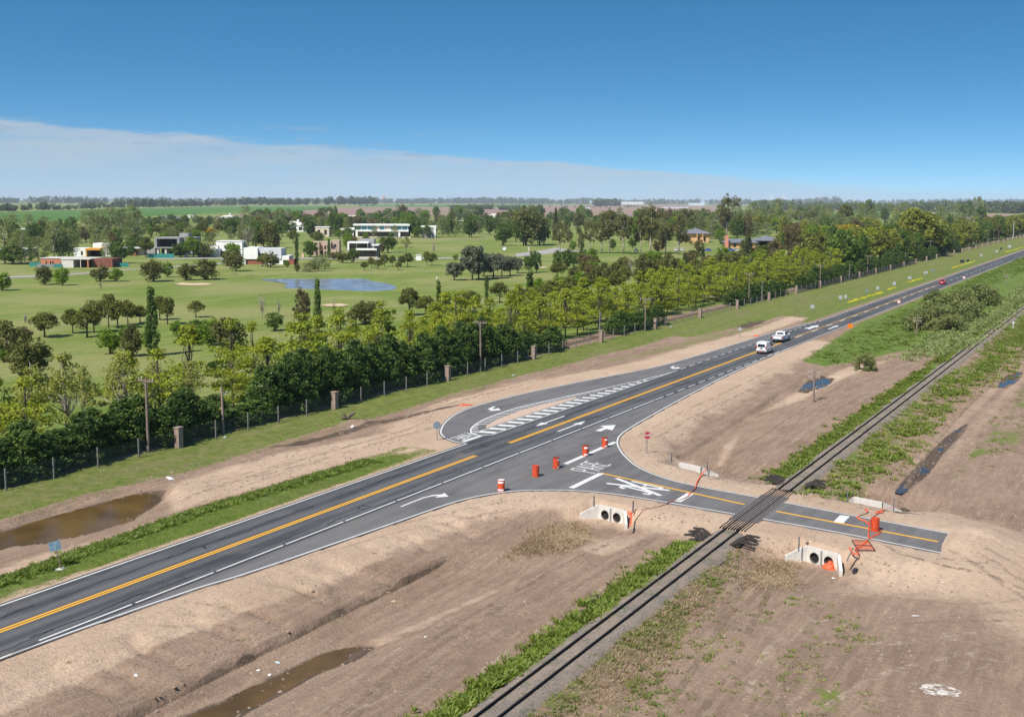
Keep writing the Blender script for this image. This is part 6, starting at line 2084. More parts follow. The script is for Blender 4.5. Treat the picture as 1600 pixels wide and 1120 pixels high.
# white and timber house
o, k = building('white_house', 381, 460, 413, 'white box house over a timber base by the gravel path, nearest the pond', -0.02)
part(o, 'timber_base', M_TIMBERCLAD, (3 * k, 30 * k, 0.5, 10, 0, 8.5 * k))
part(o, 'white_box', M_WHITEWALL, (0, 22 * k, 0, 11, 8.5 * k, 26 * k))
part(o, 'grey_block', simple('light_grey_render', (0.50, 0.51, 0.52), 0.85, 0, 0.06, 0.5), (22 * k + 0.01, 58 * k, 1.0, 10, 9 * k, 25 * k))
part(o, 'ground_floor', M_WHITEWALL, (30 * k + 0.01, 60 * k, 1.5, 9, 0, 9 * k))
part(o, 'garage', M_WHITEWALL, (60 * k + 0.01, 71 * k, 0, 8, 0, 14 * k))
part(o, 'wall_end', M_TIMBERCLAD, (71 * k + 0.02, 79 * k, -0.5, 4, 0, 9 * k))
bwin(o, 23 * k, 33 * k, 12 * k, 17 * k, 1.0)
bwin(o, 62 * k, 70 * k, 1 * k, 7 * k, 0.0, M_DARK)
bwin(o, 44 * k, 54 * k, 2 * k, 7 * k, 1.5)
part(o, 'wall_end', M_WHITEWALL, (-0.3 * k, 3 * k, -0.3, 0.5, 0, 8.4 * k))
# sandy brick house
o, k = building('brick_house', 488, 530, 400, 'sandy brick two-storey house with stepped roof behind a conifer', 0.05)
part(o, 'wall', M_PINKWALL, (0, 11 * k, 0, 9, 0, 22 * k))
part(o, 'recess_wall', M_PINKWALL, (11 * k + 0.01, 17 * k, 2.5, 9, 0, 22.5 * k))
part(o, 'wall', M_PINKWALL, (17 * k + 0.02, 29 * k, 0, 9, 0, 22.4 * k))
part(o, 'gable_block', M_PINKWALL, (29 * k + 0.03, 41 * k, 3, 10, 0, 24.5 * k))
part(o, 'porch', M_PINKWALL, (26 * k, 38 * k, -2, 0 - 0.02, 0, 11 * k))
for x0, z0 in ((6, 9.5), (6, 1.5), (19, 11), (19, 2), (23, 3)):
    bwin(o, x0 * k, (x0 + 2.2) * k, z0 * k, (z0 + 5) * k, 0.0)
bwin(o, 12 * k, 16 * k, 1 * k, 7 * k, 2.5, M_DARK)
bwin(o, 33.5 * k, 36 * k, 14 * k, 18 * k, 3.0)
# black and white villa
o, k = building('modern_villa', 543, 593, 402, 'black and white modern villa with framed terrace above the pond', 0.03)
part(o, 'frame', M_WHITEWALL, (0, 2.6 * k, 0, 8, 0, 22 * k), (0, 33 * k, 0, 8, 22 * k + 0.002, 24.2 * k), (13 * k, 46 * k, -1.6, 8, 11.5 * k, 14 * k))
part(o, 'glazing', M_GLASS, (2.7 * k, 32 * k, 3, 3.3, 0, 21.9 * k), (15 * k, 44 * k, 1.5, 1.8, 0, 11.4 * k))
part(o, 'mullion', M_WHITEWALL, (12.6 * k, 13.4 * k, 2.6, 2.98, 0, 21.9 * k))
part(o, 'mullion', M_WHITEWALL, (30 * k, 31 * k, 2.5, 2.9, 14 * k, 21.9 * k))
part(o, 'roof_block', M_CONC2, (16 * k, 40 * k, 5, 12, 14 * k, 28 * k))
part(o, 'black_wall', M_BLACKM, (44 * k + 0.01, 48.5 * k, -1.5, 9, 0, 18.5 * k))
part(o, 'parapet', M_WHITEWALL, (38 * k, 49 * k, -1.6, 9.1, 18.5 * k + 0.01, 20 * k))
part(o, 'terrace', M_CREAM, (13 * k, 48 * k, -5, -1.7, 0, 1.3 * k))
part(o, 'terrace_step', M_WHITEWALL, (15 * k, 38 * k, -6, -5.02, 0, 0.8 * k))
# long white building
o, k = building('long_building', 530, 681, 371, 'long white two-storey building with teal glazing behind the lawn')
part(o, 'upper_roof', M_WHITEWALL, (22 * k, 110 * k, -0.5, 12, 18.5 * k, 21 * k))
part(o, 'upper_glazing', M_TEAL, (24 * k, 108 * k, 1.0, 11, 12 * k + 0.01, 18.4 * k))
part(o, 'floor_band', M_WHITEWALL, (26 * k, 108 * k, -0.7, 12, 9.5 * k, 12 * k))
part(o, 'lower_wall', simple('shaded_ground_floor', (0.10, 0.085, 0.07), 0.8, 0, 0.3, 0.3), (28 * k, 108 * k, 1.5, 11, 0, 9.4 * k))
part(o, 'white_end', M_WHITEWALL, (26 * k, 29 * k, -0.6, 1.4, 0, 9.4 * k))
part(o, 'white_end', M_WHITEWALL, (92 * k, 95 * k, -0.6, 1.4, 0, 9.4 * k))
part(o, 'low_wing', M_CONC, (0, 22 * k, 2, 10, 0, 14 * k))
part(o, 'wing_roof', M_WHITEWALL, (9 * k, 24 * k, 0.5, 10.2, 12 * k, 15 * k))
part(o, 'end_block', M_CONC2, (129 * k, 150 * k, 0, 10, 0, 16 * k))
part(o, 'end_frame', M_WHITEWALL, (127 * k, 151 * k, -0.5, 10.5, 16 * k + 0.01, 18.5 * k), (147 * k, 150.5 * k, -0.6, 0 - 0.02, 0, 16 * k))
part(o, 'terrace', M_CREAM, (28 * k, 112 * k, -4, -0.8, 0, 1.8 * k))
bwin(o, 81 * k, 91 * k, 2.2 * k, 8.6 * k, 1.5, M_TEAL, M_WHITEWALL)
for q in range(34, 108, 9):
    part(o, 'mullion', M_WHITEWALL, (q * k, (q + 0.8) * k, 0.7, 0.98, 12.01 * k, 18.3 * k))
for q in (56, 72):
    part(o, 'solid_panel', M_CREAM, (q * k, (q + 7) * k, 0.75, 0.97, 12.02 * k, 18.3 * k))
bwin(o, 40 * k, 54 * k, 2 * k, 8 * k, 1.5)
bwin(o, 62 * k, 76 * k, 2 * k, 8 * k, 1.5)


def gable(root, name, mat, x0, x1, y0, y1, z0, z1, axis='x', over=0.4, hip=0.0):
    if axis == 'x':
        ym = (y0 + y1) / 2
        vs = [(x0 - over, y0 - over, z0), (x1 + over, y0 - over, z0), (x1 + over, y1 + over, z0), (x0 - over, y1 + over, z0), (x0 - over + hip, ym, z1), (x1 + over - hip, ym, z1)]
        fs = [(0, 1, 5, 4), (2, 3, 4, 5), (1, 2, 5), (3, 0, 4), (3, 2, 1, 0)]
    return mesh_obj(name, vs, fs, mat, root)


def small_house(px0, px1, py, hpx, label, wall, roof=None, rz=0.0, nwin=3, roof_px=5, dep=8, chimney=False):
    o, k = building('house', px0, px1, py, label, rz)
    L = (px1 - px0) * k
    part(o, 'wall', wall, (0, L, 0, dep, 0, hpx * k))
    if roof is None:
        part(o, 'roof_slab', M_WHITEWALL, (-0.3, L + 0.3, -0.3, dep + 0.3, hpx * k + 0.01, (hpx + 1.2) * k))
    else:
        gable(o, 'roof', roof, 0, L, 0, dep, hpx * k + 0.01, (hpx + roof_px) * k, hip=min(L * 0.3, dep * 0.5))
    for q in range(nwin):
        a = L * (q + 0.5) / nwin
        bwin(o, a - L * 0.09, a + L * 0.09, hpx * k * 0.25, hpx * k * 0.75, 0.0)
    if chimney:
        part(o, 'chimney', wall, (L * 0.62, L * 0.72, dep * 0.3, dep * 0.6, hpx * k, (hpx + roof_px + 3) * k))
    return o


small_house(25, 98, 367, 8, 'long low pale flat-roofed house in front of the crop field at the far left', M_CONC, None, 0, 7, dep=14)
x, y, z = P3(80, 360)
kk = y / FPX
tk = thing('water_tank', 'grey water tank on the roof of the long low house at the far left', 'tank', (x, y - 25, z + 6.5 * kk))
MB().tube([(0, 0, 0), (0, 0, 6.5 * kk)], 4.2 * kk, 18).build('drum', M_CONC2, tk)
MB().tube([(0, 0, 6.5 * kk + 0.01), (0, 0, 7 * kk)], 3.6 * kk, 18).build('lid', M_CONC, tk)
small_house(2, 46, 402, 13, 'brownish low house with pale roof edge behind trees at the left edge', simple('brown_render', (0.20, 0.15, 0.13), 0.9, 0, 0.15), None, 0, 4, dep=9)
small_house(446, 474, 362, 10, 'white house with pitched roof seen above trees left of the long white building', M_WHITEWALL, M_CONC, 0, 3, 6, 9, True)
small_house(493, 514, 370, 14.5, 'beige two-storey house with balconies left of the long white building', M_CREAM, None, 0, 2)
small_house(490, 524, 345, 6.5, 'pink house with brown roof and chimney in front of the ploughed field', simple('pale_pink_render', (0.50, 0.38, 0.33), 0.9), simple('brown_roof', (0.19, 0.13, 0.115), 0.9), 0, 4, 5, 10, True)
small_house(250, 280, 344.5, 4.5, 'white cottage with grey roof in front of the crop field', M_WHITEWALL, M_ROOFS, 0, 4, 3, 8)
small_house(294, 304, 341, 4, 'small white shed in front of the crop field', M_WHITEWALL, None, 0, 1)
small_house(345, 365, 344.5, 6, 'white house with chimney at the right end of the crop field', M_WHITEWALL, M_CONC, 0, 3, 2, 8, True)
small_house(405, 413, 340, 5, 'tiny white house with orange roof left of the pink house', M_WHITEWALL, M_BRICK, 0, 1, 2.5)
small_house(545, 556, 342, 4, 'small white house right of the pink house', M_WHITEWALL, None, 0, 1)
small_house(716, 726, 352, 6, 'small peach house between tall trees right of the long white building', simple('peach_render', (0.58, 0.40, 0.26), 0.9), None, 0, 1)
small_house(765, 778, 340, 4, 'white house far behind the tall centre grove', M_WHITEWALL, M_CONC, 0, 2, 2)
small_house(768, 778, 350, 5, 'low white wall house left of the tall centre grove', M_WHITEWALL, None, 0, 1)
small_house(847, 857, 345, 5, 'white house glimpsed right of the tall centre grove', M_WHITEWALL, None, 0, 1)
small_house(955, 962, 338, 4, 'white house before the ploughed field right of centre', M_WHITEWALL, M_CONC, 0, 1, 2)
small_house(975, 987, 341, 3, 'house with arched dark roof before the ploughed field', M_WHITEWALL, M_ROOFS, 0, 1, 2)
small_house(914, 922, 327, 3, 'tiny farmhouse among ploughed fields right of centre', M_WHITEWALL, M_ROOFS, 0, 1, 1.5)
# clubhouse
o, k = building('clubhouse', 1068, 1112, 379, 'orange-walled clubhouse with grey hipped roof among trees', 0.0, 'building')
M_APR = simple('apricot_render', (0.56, 0.33, 0.15), 0.85, 0, 0.08, 0.5)
part(o, 'wall', M_APR, (3 * k, 40 * k, 2, 16, 0, 14 * k))
gable(o, 'roof', M_ROOFS, 3 * k, 40 * k, 2, 16, 14 * k + 0.01, 22.5 * k, over=1.6, hip=9)
for q in (8, 23, 32):
    bwin(o, q * k, (q + 3) * k, 3 * k, 9 * k, 2.0)
part(o, 'column', M_APR, (20 * k, 21 * k, -0.5, 0, 0, 14 * k))
part(o, 'column', M_APR, (29 * k, 30 * k, -0.5, 0, 0, 14 * k))
o, k = building('low_building', 1133, 1182, 388, 'long low grey-roofed building with a tall brick chimney', 0.0, 'building')
part(o, 'wall', M_APR, (3 * k, 50 * k, 2, 12, 0, 9 * k))
gable(o, 'roof', M_ROOFS, 3 * k, 50 * k, 2, 12, 9 * k + 0.01, 14.5 * k, over=1.2, hip=4)
part(o, 'chimney', simple('salmon_brick', (0.52, 0.22, 0.15), 0.9), (0, 5 * k, 0, 2, 0, 20 * k))
for q in (14, 26, 38):
    bwin(o, q * k, (q + 4) * k, 2 * k, 7 * k, 2.0)
o, k = building('pavilion', 1180, 1221, 387, 'open pavilion with wide grey hipped roof', 0.0, 'pavilion')
gable(o, 'roof', M_ROOFS, 2 * k, 39 * k, 0, 14, 11 * k, 18.5 * k, over=1.0, hip=7)
for q in (4, 20, 36):
    part(o, 'column', M_PALEBARK, (q * k, (q + 1.2) * k, 0.5, 0.9, 0, 11 * k))
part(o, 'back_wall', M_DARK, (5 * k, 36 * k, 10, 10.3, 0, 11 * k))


# far sheds and towers on the horizon
def shed(px0, px1, py, hpx, label, col=(0.60, 0.60, 0.60), name='shed'):
    o, k = building(name, px0, px1, py, label, 0.0, 'shed' if name == 'shed' else name.replace('_', ' '))
    L = (px1 - px0) * k
    m = simple('shed_%d' % int(px0), col, 0.7)
    part(o, 'wall', m, (0, L, 0, 20 * k, 0, hpx * k * 0.8))
    gable(o, 'roof', simple('shed_roof', (0.62, 0.63, 0.64), 0.6), 0, L, 0, 20 * k, hpx * k * 0.8 + 0.02, hpx * k, over=0.5)
    return o


shed(965, 1005, 319.5, 4.0, 'long white shed on the horizon right of centre')
shed(1078, 1101, 321.5, 4.0, 'white industrial shed with green tint below the horizon', (0.50, 0.60, 0.55))
shed(1036, 1075, 325.5, 1.8, 'thin long white greenhouse in the ploughed field')
shed(1229, 1238, 324, 2.2, 'pale shed left of the far right horizon houses')
shed(1258, 1270, 324, 2.5, 'white shed among far trees at the right')
shed(1392, 1405, 327.5, 2.2, 'white roof among far trees at the right edge wood', (0.55, 0.5, 0.45))
shed(1520, 1530, 331, 2.5, 'yellowish house among far trees at the far right', (0.60, 0.45, 0.20))
shed(315, 335, 317.2, 2.2, 'white silos shed on the left horizon')
shed(355, 400, 317.2, 2.2, 'row of white roofs on the left horizon', (0.58, 0.6, 0.62))
o, k = building('water_tower', 596, 603, 317.6, 'pinkish tower block on the centre horizon', 0.0, 'tower')
part(o, 'shaft', simple('pink_tower', (0.50, 0.33, 0.29), 0.9), (0, 6 * k, 0, 6 * k, 0, 10 * k))
part(o, 'head', simple('pink_tower', (0.50, 0.33, 0.29), 0.9), (1.5 * k, 4 * k, 1 * k, 5 * k, 10 * k, 12 * k))
o, k = building('chimney_stack', 1280, 1284, 319, 'reddish tower on the right horizon', 0.0, 'tower')
part(o, 'shaft', simple('red_tower', (0.40, 0.20, 0.17), 0.9), (0, 2.6 * k, 0, 2.6 * k, 0, 9.5 * k))
part(o, 'cap', simple('red_tower', (0.40, 0.20, 0.17), 0.9), (0.4 * k, 2.2 * k, 0.4 * k, 2.2 * k, 9.5 * k, 10.4 * k))
for px, lb in ((1204, 'left'), (1223, 'right')):
    o, k = building('bridge_pylon', px, px + 3, 318.6, lb + ' one of two white cable-stayed bridge pylons on the horizon', 0.0, 'pylon')
    mw = simple('pylon_white', (0.72, 0.74, 0.76), 0.8)
    part(o, 'tower', mw, (0, 0.9 * k, 0, 2 * k, 0, 14.2 * k))
    part(o, 'tower', mw, (1.6 * k, 2.4 * k, 0, 2 * k, 0, 14.2 * k))
    mb = MB()
    for q in range(9):
        mb.tube([(2.2 * k, k, (14 - q * 0.8) * k), ((8.5 - q * 0.75) * k, k, 3 * k)], 0.12 * k, 4)
    mb.build('stay_cables', mw, o)

# parked cars by the clubhouse
for i_, (px, py, c, nm3) in enumerate(((927, 393.5, (0.03, 0.035, 0.05), 'dark blue'), (994, 393.5, (0.03, 0.04, 0.08), 'navy'), (1056, 392.5, (0.6, 0.62, 0.65), 'white'), (1066, 392.5, (0.55, 0.57, 0.6), 'silver white'),
                                       (1105, 393, (0.05, 0.09, 0.30), 'blue'), (1128, 393, (0.45, 0.5, 0.6), 'pale blue'), (1142, 393, (0.05, 0.1, 0.3), 'deep blue'), (1149, 393, (0.5, 0.5, 0.55), 'light grey'), (1254, 409, (0.5, 0.52, 0.55), 'pale'))):
    x, y, z = P3(px, py)
    sedan(x, y, nm3 + ' parked car in the tree-shaded clubhouse car park', c, random.choice((0.1, 1.4, 3.0)), 'parked_car', 'car', 'cars in the clubhouse car park', z + 0.06)
x, y, z = P3(354, 408.5)
sedan(x, y, 'pale blue car on the gravel path by the white box house', (0.4, 0.5, 0.65), 0.2, 'parked_car', 'car', None, z + 0.06)
# white pump house and tee markers on the lawn
o, k = building('pump_house', 650, 662, 407, 'small white cube pump house behind the small row of trees', 0.0, 'shed')
part(o, 'wall', M_WHITEWALL, (0, 8.5 * k, 0, 4, 0, 8 * k))
part(o, 'roof_slab', M_CONC, (-0.15, 8.7 * k, -0.15, 4.15, 8 * k + 0.005, 8.8 * k))
for px, py, h, m, lb in ((825, 392, 6, M_CREAM, 'cream marker pillar on the lawn left of the car park'), (471, 402, 6, simple('salmon_block', (0.6, 0.4, 0.28), 0.9), 'salmon gate pillar left of the sandy brick house'), (288, 402, 4, M_WHITEWALL, 'white cabinet beside the concrete house')):
    o, k = building('marker_pillar', px, px + 2, py, lb, 0.0, 'pillar')
    part(o, 'shaft', m, (0, (2 if h > 5 and px > 800 else 4) * k, 0, 1, 0, h * k))
    part(o, 'top', m, (-0.1, (2 if h > 5 and px > 800 else 4) * k + 0.1, -0.1, 1.1, h * k + 0.002, (h + 0.5) * k))
o, k = building('satellite_dish', 786, 792, 392, 'pale round dish on a post on the lawn near the grey grove', 0.0, 'dish')
MB().tube([(0.5, 0, 0), (0.5, 0, 3.2 * k)], 0.08, 6).build('post', M_GALV, o)
vs, fs = [], []
for i_ in range(5):
    for j in range(16):
        a = 2 * math.pi * j / 16
        rr = 3.0 * k * i_ / 4
        vs.append((0.5 + rr * math.cos(a), -0.2 - 0.25 * rr * rr / (3 * k), 4.4 * k + rr * math.sin(a)))
for i_ in range(4):
    for j in range(16):
        fs.append((i_ * 16 + j, (i_ + 1) * 16 + j, (i_ + 1) * 16 + (j + 1) % 16, i_ * 16 + (j + 1) % 16))
mesh_obj('bowl', vs, fs, simple('dish_white', (0.55, 0.58, 0.64), 0.5), o)
# wooden tee rails on the lawn
for px, py, lb in ((362, 430.5, 'left'), (386, 432.5, 'right')):
    o, k = building('tee_rail', px, px + 8, py, lb + ' one of two low wooden rails on the lawn before the white box house', 0.0, 'rail', None)
    for q in (0, 3, 6, 9):
        part(o, 'stake', M_WOOD, (q * k, q * k + 0.12, 0, 0.12, 0, 4.5 * k))
    part(o, 'bar', M_WOOD, (0, 9 * k + 0.12, 0.13, 0.2, 2.6 * k, 3.1 * k))


# ------------------------------------------------------------------ golfers and flags
def person(px, py, label, top, legs, bend=0.0, rz=0.0):
    x, y, z = P3(px, py)
    J = {'pel': (0, 0, 0.95), 'spn': (0.02 + bend * 0.2, 0, 1.18), 'chs': (0.03 + bend * 0.45, 0, 1.40), 'nek': (0.03 + bend * 0.6, 0, 1.52), 'hd1': (0.04 + bend * 0.68, 0, 1.60), 'hd2': (0.05 + bend * 0.75, 0, 1.75)}
    for s_, n_ in ((1, 'l'), (-1, 'r')):
        J.update({'hip' + n_: (0, s_ * 0.10, 0.90), 'kne' + n_: (0.04, s_ * 0.13, 0.49), 'ank' + n_: (0, s_ * 0.15, 0.09), 'toe' + n_: (0.16, s_ * 0.17, 0.04),
                  'sho' + n_: (0.03 + bend * 0.45, s_ * 0.19, 1.42), 'elb' + n_: (0.12 + bend * 0.5, s_ * 0.24, 1.16), 'wri' + n_: (0.30 + bend * 0.4, s_ * 0.10, 0.98), 'han' + n_: (0.36 + bend * 0.4, s_ * 0.05, 0.93)})
    rad = {'pel': 0.15, 'spn': 0.14, 'chs': 0.15, 'nek': 0.055, 'hd1': 0.085, 'hd2': 0.09, 'hip': 0.10, 'kne': 0.062, 'ank': 0.045, 'toe': 0.04, 'sho': 0.075, 'elb': 0.048, 'wri': 0.036, 'han': 0.04}
    E_ = [('pel', 'spn'), ('spn', 'chs'), ('chs', 'nek'), ('nek', 'hd1'), ('hd1', 'hd2')]
    for n_ in 'lr':
        E_ += [('pel', 'hip' + n_), ('hip' + n_, 'kne' + n_), ('kne' + n_, 'ank' + n_), ('ank' + n_, 'toe' + n_), ('chs', 'sho' + n_), ('sho' + n_, 'elb' + n_), ('elb' + n_, 'wri' + n_), ('wri' + n_, 'han' + n_)]
    names = list(J)
    me = bpy.data.meshes.new('person')
    me.from_pydata([J[q] for q in names], [(names.index(a), names.index(b)) for a, b in E_], [])
    o = link('person', me)
    sk = o.modifiers.new('skin', 'SKIN')
    for i_, q in enumerate(names):
        rr = rad[q] if q in rad else rad[q[:3]]
        me.skin_vertices[0].data[i_].radius = (rr, rr)
        me.skin_vertices[0].data[i_].use_root = q == 'pel'
    o.modifiers.new('subdivision', 'SUBSURF').levels = 1
    o.modifiers['subdivision'].render_levels = 2
    m = bpy.data.materials.new('golf_clothes')
    m.use_nodes = True
    t = NT(m.node_tree)
    zc = t.n('ShaderNodeSeparateXYZ', {0: t.n('ShaderNodeTexCoord').outputs['Object']}).outputs[2]
    c = t.mix(t.m('GREATER_THAN', zc, 0.97), legs, top)
    c = t.mix(t.m('GREATER_THAN', zc, 1.50), c, (0.42, 0.26, 0.19))
    c = t.mix(t.m('GREATER_THAN', zc, 1.70), c, (0.05, 0.035, 0.03))
    t.n('ShaderNodeOutputMaterial', {'Surface': t.n('ShaderNodeBsdfPrincipled', {'Base Color': c, 'Roughness': 0.8}).outputs[0]})
    me.materials.append(m)
    o.location = (x, y, z)
    o.rotation_euler = (0, 0, rz)
    return tag(o, label, 'person')


person(39.5, 505, 'person in dark trousers and grey top standing on the left lawn', (0.12, 0.12, 0.16), (0.05, 0.05, 0.07), 0.0, 1.0)
person(158, 451, 'person in dark clothes bending over a putt on the upper left lawn', (0.03, 0.03, 0.035), (0.04, 0.04, 0.05), 0.45, 3.0)
for px, py, hp, lb in ((605, 491, 7, 'short white flag pole right of the pond on the near lawn'), (682, 438, 6, 'white flag pole left of the grey grove')):
    o, k = building('golf_flag', px, px + 2, py, lb, 0.0, 'flag')
    MB().tube([(0, 0, 0), (0, 0, hp * k)], 0.07, 6).build('pole', M_BAND, o)
    MB().add([(0.07, 0, hp * k), (0.07, 0, hp * k - 0.45), (0.6, 0.05, hp * k - 0.25)], [(0, 1, 2)]).build('pennant', M_BAND, o)

# ------------------------------------------------------------------ weeds, verge grass, straw, clods and litter
def tufts(name, label, S, T, hgt, spread, blades, mat, seed, wid=0.10):
    r = np.random.default_rng(seed)
    S, T = np.asarray(S, float), np.asarray(T, float)
    blades = int(blades * 2.2)
    if np.isscalar(hgt):
        hgt = np.full(len(S), hgt)
    z0 = terrain(S, T)
    X, Y = WA(S, T)
    n = len(S)
    ci = np.repeat(np.arange(n), blades)
    N = len(ci)
    a = r.uniform(0, 2 * math.pi, N)
    q = spread * r.random(N) ** 0.6
    bx, by = X[ci] + q * np.cos(a), Y[ci] + q * np.sin(a)
    h = hgt[ci] * 0.72 * r.uniform(0.35, 1.2, N)
    lean = h * r.uniform(0.2, 1.3, N)
    a2 = a + r.normal(0, 0.8, N)
    w_ = wid * 0.46 * r.uniform(0.6, 1.5, N) * (0.6 + hgt[ci])
    px_, py_ = -np.sin(a2) * w_, np.cos(a2) * w_
    base = z0[ci] - 0.03
    v = np.stack([np.stack([bx - px_ * .5, by - py_ * .5, base], 1), np.stack([bx + px_ * .5, by + py_ * .5, base], 1),
                  np.stack([bx + np.cos(a2) * lean * .6 + px_, by + np.sin(a2) * lean * .6 + py_, base + h * .75], 1),
                  np.stack([bx + np.cos(a2) * lean, by + np.sin(a2) * lean, base + h], 1)], 1).reshape(-1, 3)
    f = np.arange(N * 4).reshape(N, 4)
    tint = np.repeat(np.clip(r.random(n)[ci] * 0.7 + 0.3 * r.random(N), 0, 1), 4)
    return kind(mesh_obj(name, v, f, LM[mat], None, False, {'tint': ('FLOAT', tint)}), 'stuff', label)


def scatter(poly, n, seed, thr=0.0, sc=0.3, px=True):
    r = np.random.default_rng(seed)
    P = PX(*poly) if px else np.array(poly, float)
    S = r.uniform(P[:, 0].min(), P[:, 0].max(), n * 3)
    T = r.uniform(P[:, 1].min(), P[:, 1].max(), n * 3)
    sd_ = sdist(S, T, P)
    m = (r.random(len(S)) < sm(thr - 0.10, thr + 0.16, 0.5 * fbm(S * sc, T * sc * 1.5, seed) + 0.5 * fbm(S * sc * 3.3, T * sc * 4.0, seed + 1))) & (sd_ + 1.6 * r.random(len(S)) < 0.5)
    S, T = S[m][:n], T[m][:n]
    return S + r.normal(0, 0.55, len(S)), T + r.normal(0, 0.45, len(T))


r = np.random.default_rng(77)
# lush weeds on the left shoulder of the track
n = 9000
S = r.uniform(-66, 240, n) ** 1.0
T = -27.25 + r.normal(0, 0.75, n)
keep = (T > -28.5) & ~((S > -15.8) & (S < 6.2)) & (fbm(S * 0.25, T * 0.6, 300) > 0.36)
S, T = S[keep], T[keep]
tufts('trackside_weeds', 'strip of lush green weeds along the left side of the track', S, T, 0.28 + 0.45 * fbm(S * 0.3, T * 0.5, 301) ** 2, 0.30, 9, 'weed', 302, 0.13)
# weeds between and right of the rails
S = r.uniform(-66, 60, 1500)
T = RT + r.uniform(-2.2, 0.9, 1500)
keep = (fbm(S * 0.5, T * 0.9, 303) > 0.56) & ~((S > -15.8) & (S < 6.2))
tufts('ballast_weeds', 'low green weeds growing through the ballast', S[keep], T[keep], 0.14, 0.22, 8, 'weed', 304, 0.10)
# right side patches
S, T = scatter([(1245, 775), (1330, 690), (1430, 612), (1520, 556), (1600, 490), (1660, 445), (1660, 490), (1600, 540), (1500, 622), (1440, 692), (1395, 735), (1320, 765)], 5200, 310, 0.47)
tufts('weed_patch', 'bright green weeds right of the track beyond the crossing', S, T, 0.25 + 0.5 * fbm(S * 0.4, T * 0.5, 311) ** 2, 0.35, 9, 'weed', 312, 0.14)
S, T = scatter([(1480, 745), (1540, 655), (1600, 598), (1690, 520), (1690, 600), (1600, 700), (1550, 705), (1500, 745)], 900, 313, 0.55)
tufts('weed_patch', 'sparse weeds beside the puddled dirt track at the right', S, T, 0.20, 0.28, 7, 'weed', 314, 0.12)
S, T = scatter([(1470, 610), (1540, 560), (1600, 510), (1690, 450), (1690, 520), (1600, 575), (1530, 600)], 1500, 315, 0.48)
tufts('weed_patch', 'tall weeds near the right edge beyond the second puddle', S, T, 0.42, 0.35, 8, 'weed', 316, 0.14)
S, T = scatter([(800, 1130), (900, 1030), (1060, 900), (1130, 850), (1175, 850), (1120, 920), (1060, 1000), (1030, 1060), (1010, 1130)], 1300, 317, 0.53)
tufts('weed_patch', 'green weed patches right of the near track', S, T, 0.2, 0.25, 9, 'weed', 318, 0.11)
S, T = scatter([(820, 1130), (950, 1000), (1070, 900), (1140, 850), (1150, 880), (1080, 960), (1000, 1060), (960, 1130)], 1700, 319, 0.42)
tufts('dry_grass', 'straw coloured dead grass right of the near track', S, T, 0.24, 0.4, 6, 'straw', 320, 0.035)
S, T = scatter([(980, 1130), (1050, 1010), (1120, 930), (1250, 910), (1350, 960), (1420, 1060), (1400, 1130)], 420, 321, 0.55)
tufts('weed_patch', 'small scattered weeds on the bare near ground at the right', S, T, 0.16, 0.25, 10, 'weed', 322, 0.11)
S, T = scatter([(0, 1130), (0, 1020), (300, 930), (600, 840), (820, 800), (900, 830), (740, 880), (520, 960), (300, 1060), (190, 1125)], 130, 323, 0.50)
tufts('weed_patch', 'small weeds dotted over the near embankment', S, T, 0.10, 0.14, 8, 'weed', 324, 0.08)
S, T = scatter([(0, 1130), (0, 1040), (300, 950), (600, 860), (800, 815), (905, 800), (905, 850), (740, 880), (520, 960), (300, 1060), (190, 1125)], 5200, 325, 0.40)
tufts('dry_grass', 'dry brown stubble on the near embankment', S, T, 0.10, 0.25, 4, 'straw', 326, 0.03)
S, T = scatter([(800, 850), (860, 800), (910, 795), (915, 830), (870, 855)], 1500, 327, 0.0)
tufts('dry_grass', 'dense dead brush left of the empty culvert', S, T, 0.30, 0.35, 6, 'straw', 328, 0.035)
S, T = scatter([(1165, 900), (1190, 850), (1238, 850), (1240, 885), (1210, 910)], 800, 329, 0.0)
tufts('dry_grass', 'dead brush left of the culvert holding netting', S, T, 0.28, 0.35, 6, 'straw', 330, 0.035)
# lush verge between road and thicket, pale seeding grass beyond
S, T = scatter([(1262, 556), (1300, 562), (1350, 552), (1420, 534), (1440, 520), (1500, 470), (1560, 440), (1700, 370), (1700, 352), (1600, 400), (1420, 480), (1330, 520)], 8500, 331, 0.38)
tufts('verge_weeds', 'lush green weeds on the right verge beyond the sandy shoulder', S, T, 0.22 + 0.7 * fbm(S * 0.15, T * 0.3, 332) ** 2, 0.6, 9, 'weed', 333, 0.15)
S, T = scatter([(1400, 560), (1440, 525), (1540, 490), (1570, 462), (1700, 380), (1700, 420), (1600, 480), (1520, 545)], 6500, 334, 0.40)
tufts('seeding_grass', 'pale seeding grass between the thicket and the track', S, T, 0.65, 0.6, 8, 'palegrass', 335, 0.16)
# straw mixed into the green patches so that they do not read as one tone
S, T = scatter([(1245, 790), (1330, 690), (1430, 612), (1520, 556), (1600, 490), (1660, 445), (1660, 500), (1600, 560), (1500, 640), (1440, 705), (1395, 745), (1320, 780)], 3800, 336, 0.40)
tufts('dry_grass', 'straw and dead stems right of the track beyond the crossing', S, T, 0.26, 0.4, 6, 'straw', 337, 0.04)
S, T = scatter([(1262, 562), (1300, 566), (1350, 558), (1420, 540), (1500, 480), (1600, 430), (1700, 370), (1600, 470), (1520, 545), (1400, 560)], 3200, 338, 0.42)
tufts('dry_grass', 'pale dead stems on the right verge beyond the sandy shoulder', S, T, 0.34, 0.5, 6, 'palegrass', 339, 0.08)
n = 3000
S = r.uniform(-66, 160, n)
T = -27.4 + r.normal(0, 1.0, n)
keep = (T > -28.6) & ~((S > -15.8) & (S < 6.2)) & (fbm(S * 0.4, T * 0.5, 346) > 0.45)
